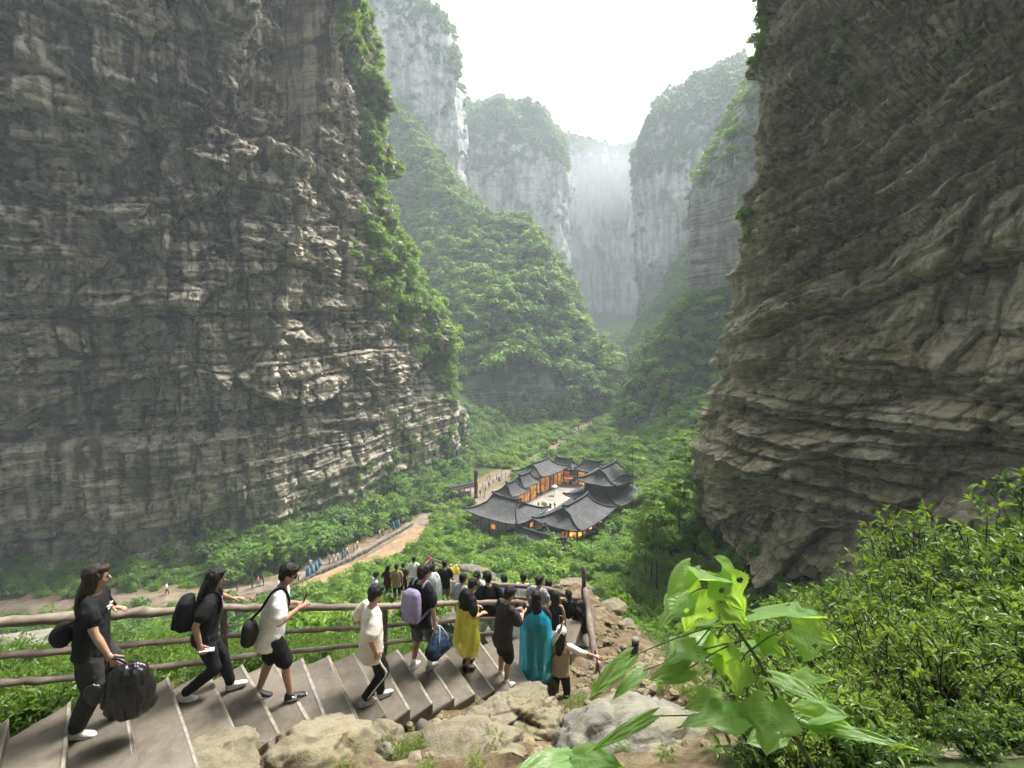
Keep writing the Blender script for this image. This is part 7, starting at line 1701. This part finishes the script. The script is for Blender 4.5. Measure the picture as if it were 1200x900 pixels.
def grass_mesh(seed, n=46):
    rng = rnd(seed); V, F, T = [], [], []
    for i in range(n):
        p = V3(rng.normal() * .10, rng.normal() * .10, 0); a = rng.random() * 6.28; h = .12 + .20 * rng.random(); o = V3(math.cos(a), math.sin(a), 0); w = np.cross(o, V3(0, 0, 1)) * .007; k = len(V)
        V += [p - w, p + w, p + o * h * .25 + V3(0, 0, h * .6) + w * .7, p + o * h * .25 + V3(0, 0, h * .6) - w * .7, p + o * h * .7 + V3(0, 0, h * .85)]; F += [(k, k + 1, k + 2), (k, k + 2, k + 3), (k + 3, k + 2, k + 4)]; T += [rng.random()] * 5
    me = mesh_from('grass', np.array(V), np.array(F), smooth=False); me.attributes.new('tone', 'FLOAT', 'POINT').data.foreach_set('value', np.array(T, np.float32)); me.materials.append(M['leaf_shrub']); return me
rng = rnd(978); n = 9000; Y = 1.5 + 13 * rng.random(n); X = (rng.random(n) * 2 - 1) * (Y * 1.2 + 1.5)
dd = np.exp(-(((X - 1.2) / 2.2) ** 2 + ((Y - 9) / 6) ** 2)) + np.exp(-(((X + .6) / 3) ** 2 + ((Y - 5) / 2.2) ** 2)); gs = np.interp(X, [nosing(i)[1][0] for i in range(-3, 18)], [nosing(i)[1][1] for i in range(-3, 18)]); k = near_ok(X, Y) & (rng.random(n) > dd * 1.05) & (((Y > gs + .2) & (X < 0)) | ((X > 3) & (Y > 5))) & (rng.random(n) < .35); X, Y = X[k], Y[k]
tri_stuff('grass', grass_mesh(979), np.stack([X, Y, ground_z(X, Y) - .01], 1), .45, 1.0, 980)
# dry leaf litter and sprigs among the rocks
rng = rnd(981); n = 260; Y = 3.6 + 5 * rng.random(n); X = -2.5 + 5.5 * rng.random(n); k = near_ok(X, Y); X, Y = X[k], Y[k]
tri_stuff('rock_sprigs', BUSH[2][0], np.stack([X, Y, ground_z(X, Y) - .02], 1)[:70], .12, .28, 982)
# ------------------------------------------------------------------ the broad leaved plant in front
def broad_mat():
    m, nt, out = nmat('broad_leaf'); N = NT(nt); c = N.obj()
    a = N.n('ShaderNodeAttribute', attribute_name='vein'); f = N.noise(c, 22, 5, .6); oi = N.n('ShaderNodeObjectInfo')
    col = N.ramp(N.math('ADD', N.math('MULTIPLY', f, .5), N.math('MULTIPLY', oi.outputs['Random'], .5)), [(.2, (.16, .28, .10)), (.55, (.20, .34, .13)), (.85, (.25, .39, .16))])
    col = N.mix(N.math('MULTIPLY', a.outputs['Fac'], .8), col, (.36, .46, .2))
    spots = N.ramp(N.noise(c, 60, 3, .6), [(.68, 0), (.76, 1)]); col = N.mix(N.math('MULTIPLY', spots, .5), col, (.10, .085, .03))
    b = N.bump(a.outputs['Fac'], .5, .004); b = N.bump(f, .25, .004, b)
    p = N.bsdf(None, col, .36, b, .5); t = N.n('ShaderNodeBsdfTranslucent'); tc = N.mix(.75, col, (.60, .92, .05)); N.l(tc, t.inputs['Color'])
    mx = N.n('ShaderNodeMixShader'); mx.inputs[0].default_value = .55; N.l(p.outputs[0], mx.inputs[1]); N.l(t.outputs[0], mx.inputs[2]); N.l(mx.outputs[0], out.inputs['Surface']); return m
M['broad'] = broad_mat(); M['stem'] = plain('green_brown_stem', (.11, .12, .05), .6, .3, 20, .3, .004)
def broad_leaf(parent, base, tip, roll, wratio, seed, lobes=True, curl=.25, holes=0):
    b, t = V3(*at(*base)), V3(*at(*tip)); t = b + (t - b) * .92; wratio *= .76; ax = t - b; L = np.linalg.norm(ax); ax /= L
    tc = nrmz(-b) * (1 - roll) + V3(0, -.1, 1) * roll; n = nrmz(tc - ax * tc.dot(ax)); s = np.cross(ax, n); rng = rnd(seed)
    nt_, nc = 36, 23; V = []; vein = []
    for i in range(nt_ + 1):
        u = i / nt_
        w = (math.sin(math.pi * min(u * 1.0 + .06, 1) ** .72)) ** .85
        if lobes: w *= 1 + .42 * math.exp(-((u - .38) / .14) ** 2) - .34 * math.exp(-((u - .62) / .09) ** 2)
        w *= 1 - .85 * sm(.80, 1.0, u) * .6; w = max(w * wratio * .5, .004)
        for j in range(nc):
            v = 2 * j / (nc - 1) - 1; ser = 1 + (.05 * ((i % 2) * 2 - 1) if abs(v) > .99 else 0)
            back = -.16 * abs(v) ** 1.5 * (1 - u) ** 2 * 1.4 + .05 * abs(v)          # heart shaped base, side veins lean forward
            q = b + ax * L * (u + back) + s * (v * w * L * ser) + n * L * (.10 * abs(v) * w * 2 - curl * u * u - curl * .55 * (v * w * 2) ** 2 + .007 * math.sin(u * 14 + abs(v) * 7 + seed) + .006 * math.sin(v * 9 + u * 5))
            V.append(q); vv = abs(((u - abs(v) * .30) * 9) % 1 - .5) * 2; vein.append(max(sm(.86, .99, vv) * .7, float(sm(.10, .02, abs(v)))))
    idx = np.arange((nt_ + 1) * nc).reshape(nt_ + 1, nc); F = np.stack([idx[:-1, :-1], idx[:-1, 1:], idx[1:, 1:], idx[1:, :-1]], -1)
    keep = np.ones(F.shape[:2], bool)
    for h in range(holes):
        hi, hj = int(rng.integers(9, 25)), int(rng.choice([3, 4, 5, 14, 15, 16])); r = 1 + int(rng.integers(2))
        for a in range(-r, r + 1):
            for c in range(-1, 2):
                if abs(a) + abs(c) <= r: keep[min(max(hi + a, 0), nt_ - 1), min(max(hj + c, 0), nc - 2)] = False
    me = mesh_from('leaf', np.array(V), F[keep]); me.attributes.new('vein', 'FLOAT', 'POINT').data.foreach_set('value', np.array(vein, np.float32).ravel()); me.materials.append(M['broad'])
    return link('leaf', me, None, parent), b
plant = empty('broad_leaved_plant', (0, 0, 0)); tag(plant, 'tall plant with broad lobed backlit leaves in front of the thicket', 'plant')
STEM = [(985, 985, 2.25), (955, 905, 2.25), (925, 850, 2.27), (893, 782, 2.30), (862, 735, 2.32), (842, 700, 2.34), (832, 680, 2.35)]
pts = resample([V3(*at(*p)) for p in STEM], 24); mb = MB(); mb.tube(pts, list(np.linspace(.0135, .005, 24)), 8); mb.build('stem', M['stem'], plant)
BR2 = [(935, 870, 2.27), (905, 835, 2.33), (880, 790, 2.4), (868, 760, 2.42)]; pts2 = resample([V3(*at(*p)) for p in BR2], 12); mb = MB(); mb.tube(pts2, list(np.linspace(.007, .004, 12)), 6); mb.build('stem', M['stem'], plant)
LEAVES = [  # base, tip, uprightness of the normal (0 = hangs facing us, 1 = lies level), width ratio, lobes, curl, holes, stem point
    ((843, 672, 2.33), (876, 722, 2.24), .0, 1.05, True, .10, 3, 23), ((838, 676, 2.35), (820, 668, 2.10), .9, .9, False, .15, 0, 23), ((810, 664, 2.32), (780, 702, 2.22), .25, .75, False, .2, 0, 22),
    ((808, 696, 2.32), (766, 734, 2.18), .75, .6, True, .2, 1, 21), ((824, 690, 2.38), (800, 748, 2.34), .0, .85, True, .10, 2, 21), ((842, 748, 2.32), (848, 800, 2.26), .0, .95, True, .12, 0, 17), ((838, 750, 2.42), (808, 768, 2.25), .8, 1.0, False, .15, 0, 16),
    ((816, 756, 2.3), (776, 772, 2.14), .85, .7, True, .18, 1, 17), ((738, 770, 2.2), (685, 818, 2.10), .45, .42, False, .18, 0, 16), ((754, 786, 2.2), (714, 819, 2.08), .7, .42, False, .15, 0, 14), ((808, 783, 2.25), (758, 797, 2.18), .15, .62, False, .12, 0, 14),
    ((884, 720, 2.4), (968, 713, 2.05), .95, .75, True, .10, 1, 19), ((928, 734, 2.3), (992, 758, 2.26), .15, 1.0, True, .10, 3, 13), ((905, 793, 2.28), (970, 816, 2.08), .7, .55, False, .25, 0, 11), ((902, 822, 2.2), (898, 890, 2.02), .35, 1.15, True, .15, 1, 8),
    ((870, 838, 2.2), (794, 842, 2.05), .85, .5, True, .14, 0, 8), ((938, 834, 2.35), (1000, 836, 2.2), .7, .8, False, .1, 0, 8), ((950, 850, 2.28), (1080, 872, 2.05), .8, .24, False, .10, 0, 6), ((764, 839, 2.15), (684, 882, 2.02), .35, .22, False, .12, 0, 8), ((818, 730, 2.4), (848, 730, 2.25), .9, 1.1, False, .1, 0, 18), ((868, 758, 2.42), (908, 760, 2.28), .9, .9, False, .1, 0, 15), ((915, 858, 2.35), (872, 870, 2.3), .3, .8, False, .12, 0, 5)]
LEAVES += [((850, 706, 2.33), (882, 742, 2.25), .05, .95, True, .1, 1, 20), ((868, 776, 2.32), (862, 822, 2.26), .05, .85, True, .1, 0, 13), ((925, 800, 2.3), (978, 790, 2.15), .8, .7, True, .12, 0, 10), ((940, 838, 2.3), (1010, 856, 2.2), .15, .55, True, .1, 1, 7), ((800, 772, 2.28), (768, 806, 2.2), .2, .7, False, .12, 0, 14), ((890, 746, 2.33), (925, 772, 2.26), .1, .8, True, .1, 0, 15), ((858, 668, 2.36), (838, 650, 2.3), .5, .8, False, .1, 0, 23), ((846, 820, 2.28), (800, 828, 2.15), .5, .6, True, .1, 0, 9)]
for k, (ba, ti, ro, wr, lo, cu, ho, sp) in enumerate(LEAVES):
    lf, b = broad_leaf(plant, ba, ti, ro, wr, 1000 + k, lo, cu, ho); a = pts[min(sp, 23)]; mb = MB(); mb.tube(resample([a, (a + b) / 2 + V3(0, 0, .015), b], 8), list(np.linspace(.0045, .0028, 8)), 6); mb.build('petiole', M['stem'], plant)
pl2 = empty('broad_leaved_seedling', at(690, 930, 2.4)); tag(pl2, 'low sprig of dark broad leaves in front of the wide grey rock', 'plant')
pl2.location = (0, 0, 0); root = V3(*at(672, 940, 2.3)); mb = MB(); mb.tube(resample([root, V3(*at(672, 910, 2.25)), V3(*at(668, 888, 2.2))], 8), .005, 6); mb.build('stem', M['stem'], pl2)
for k, (ba, ti, ro, wr) in enumerate([((670, 890, 2.2), (720, 882, 2.0), .6, .7), ((668, 890, 2.2), (596, 898, 2.0), .7, .5), ((668, 890, 2.2), (640, 880, 2.3), .7, .7), ((668, 892, 2.2), (656, 925, 2.05), .2, .7)]): broad_leaf(pl2, ba, ti, ro, wr, 1100 + k, False, .3)
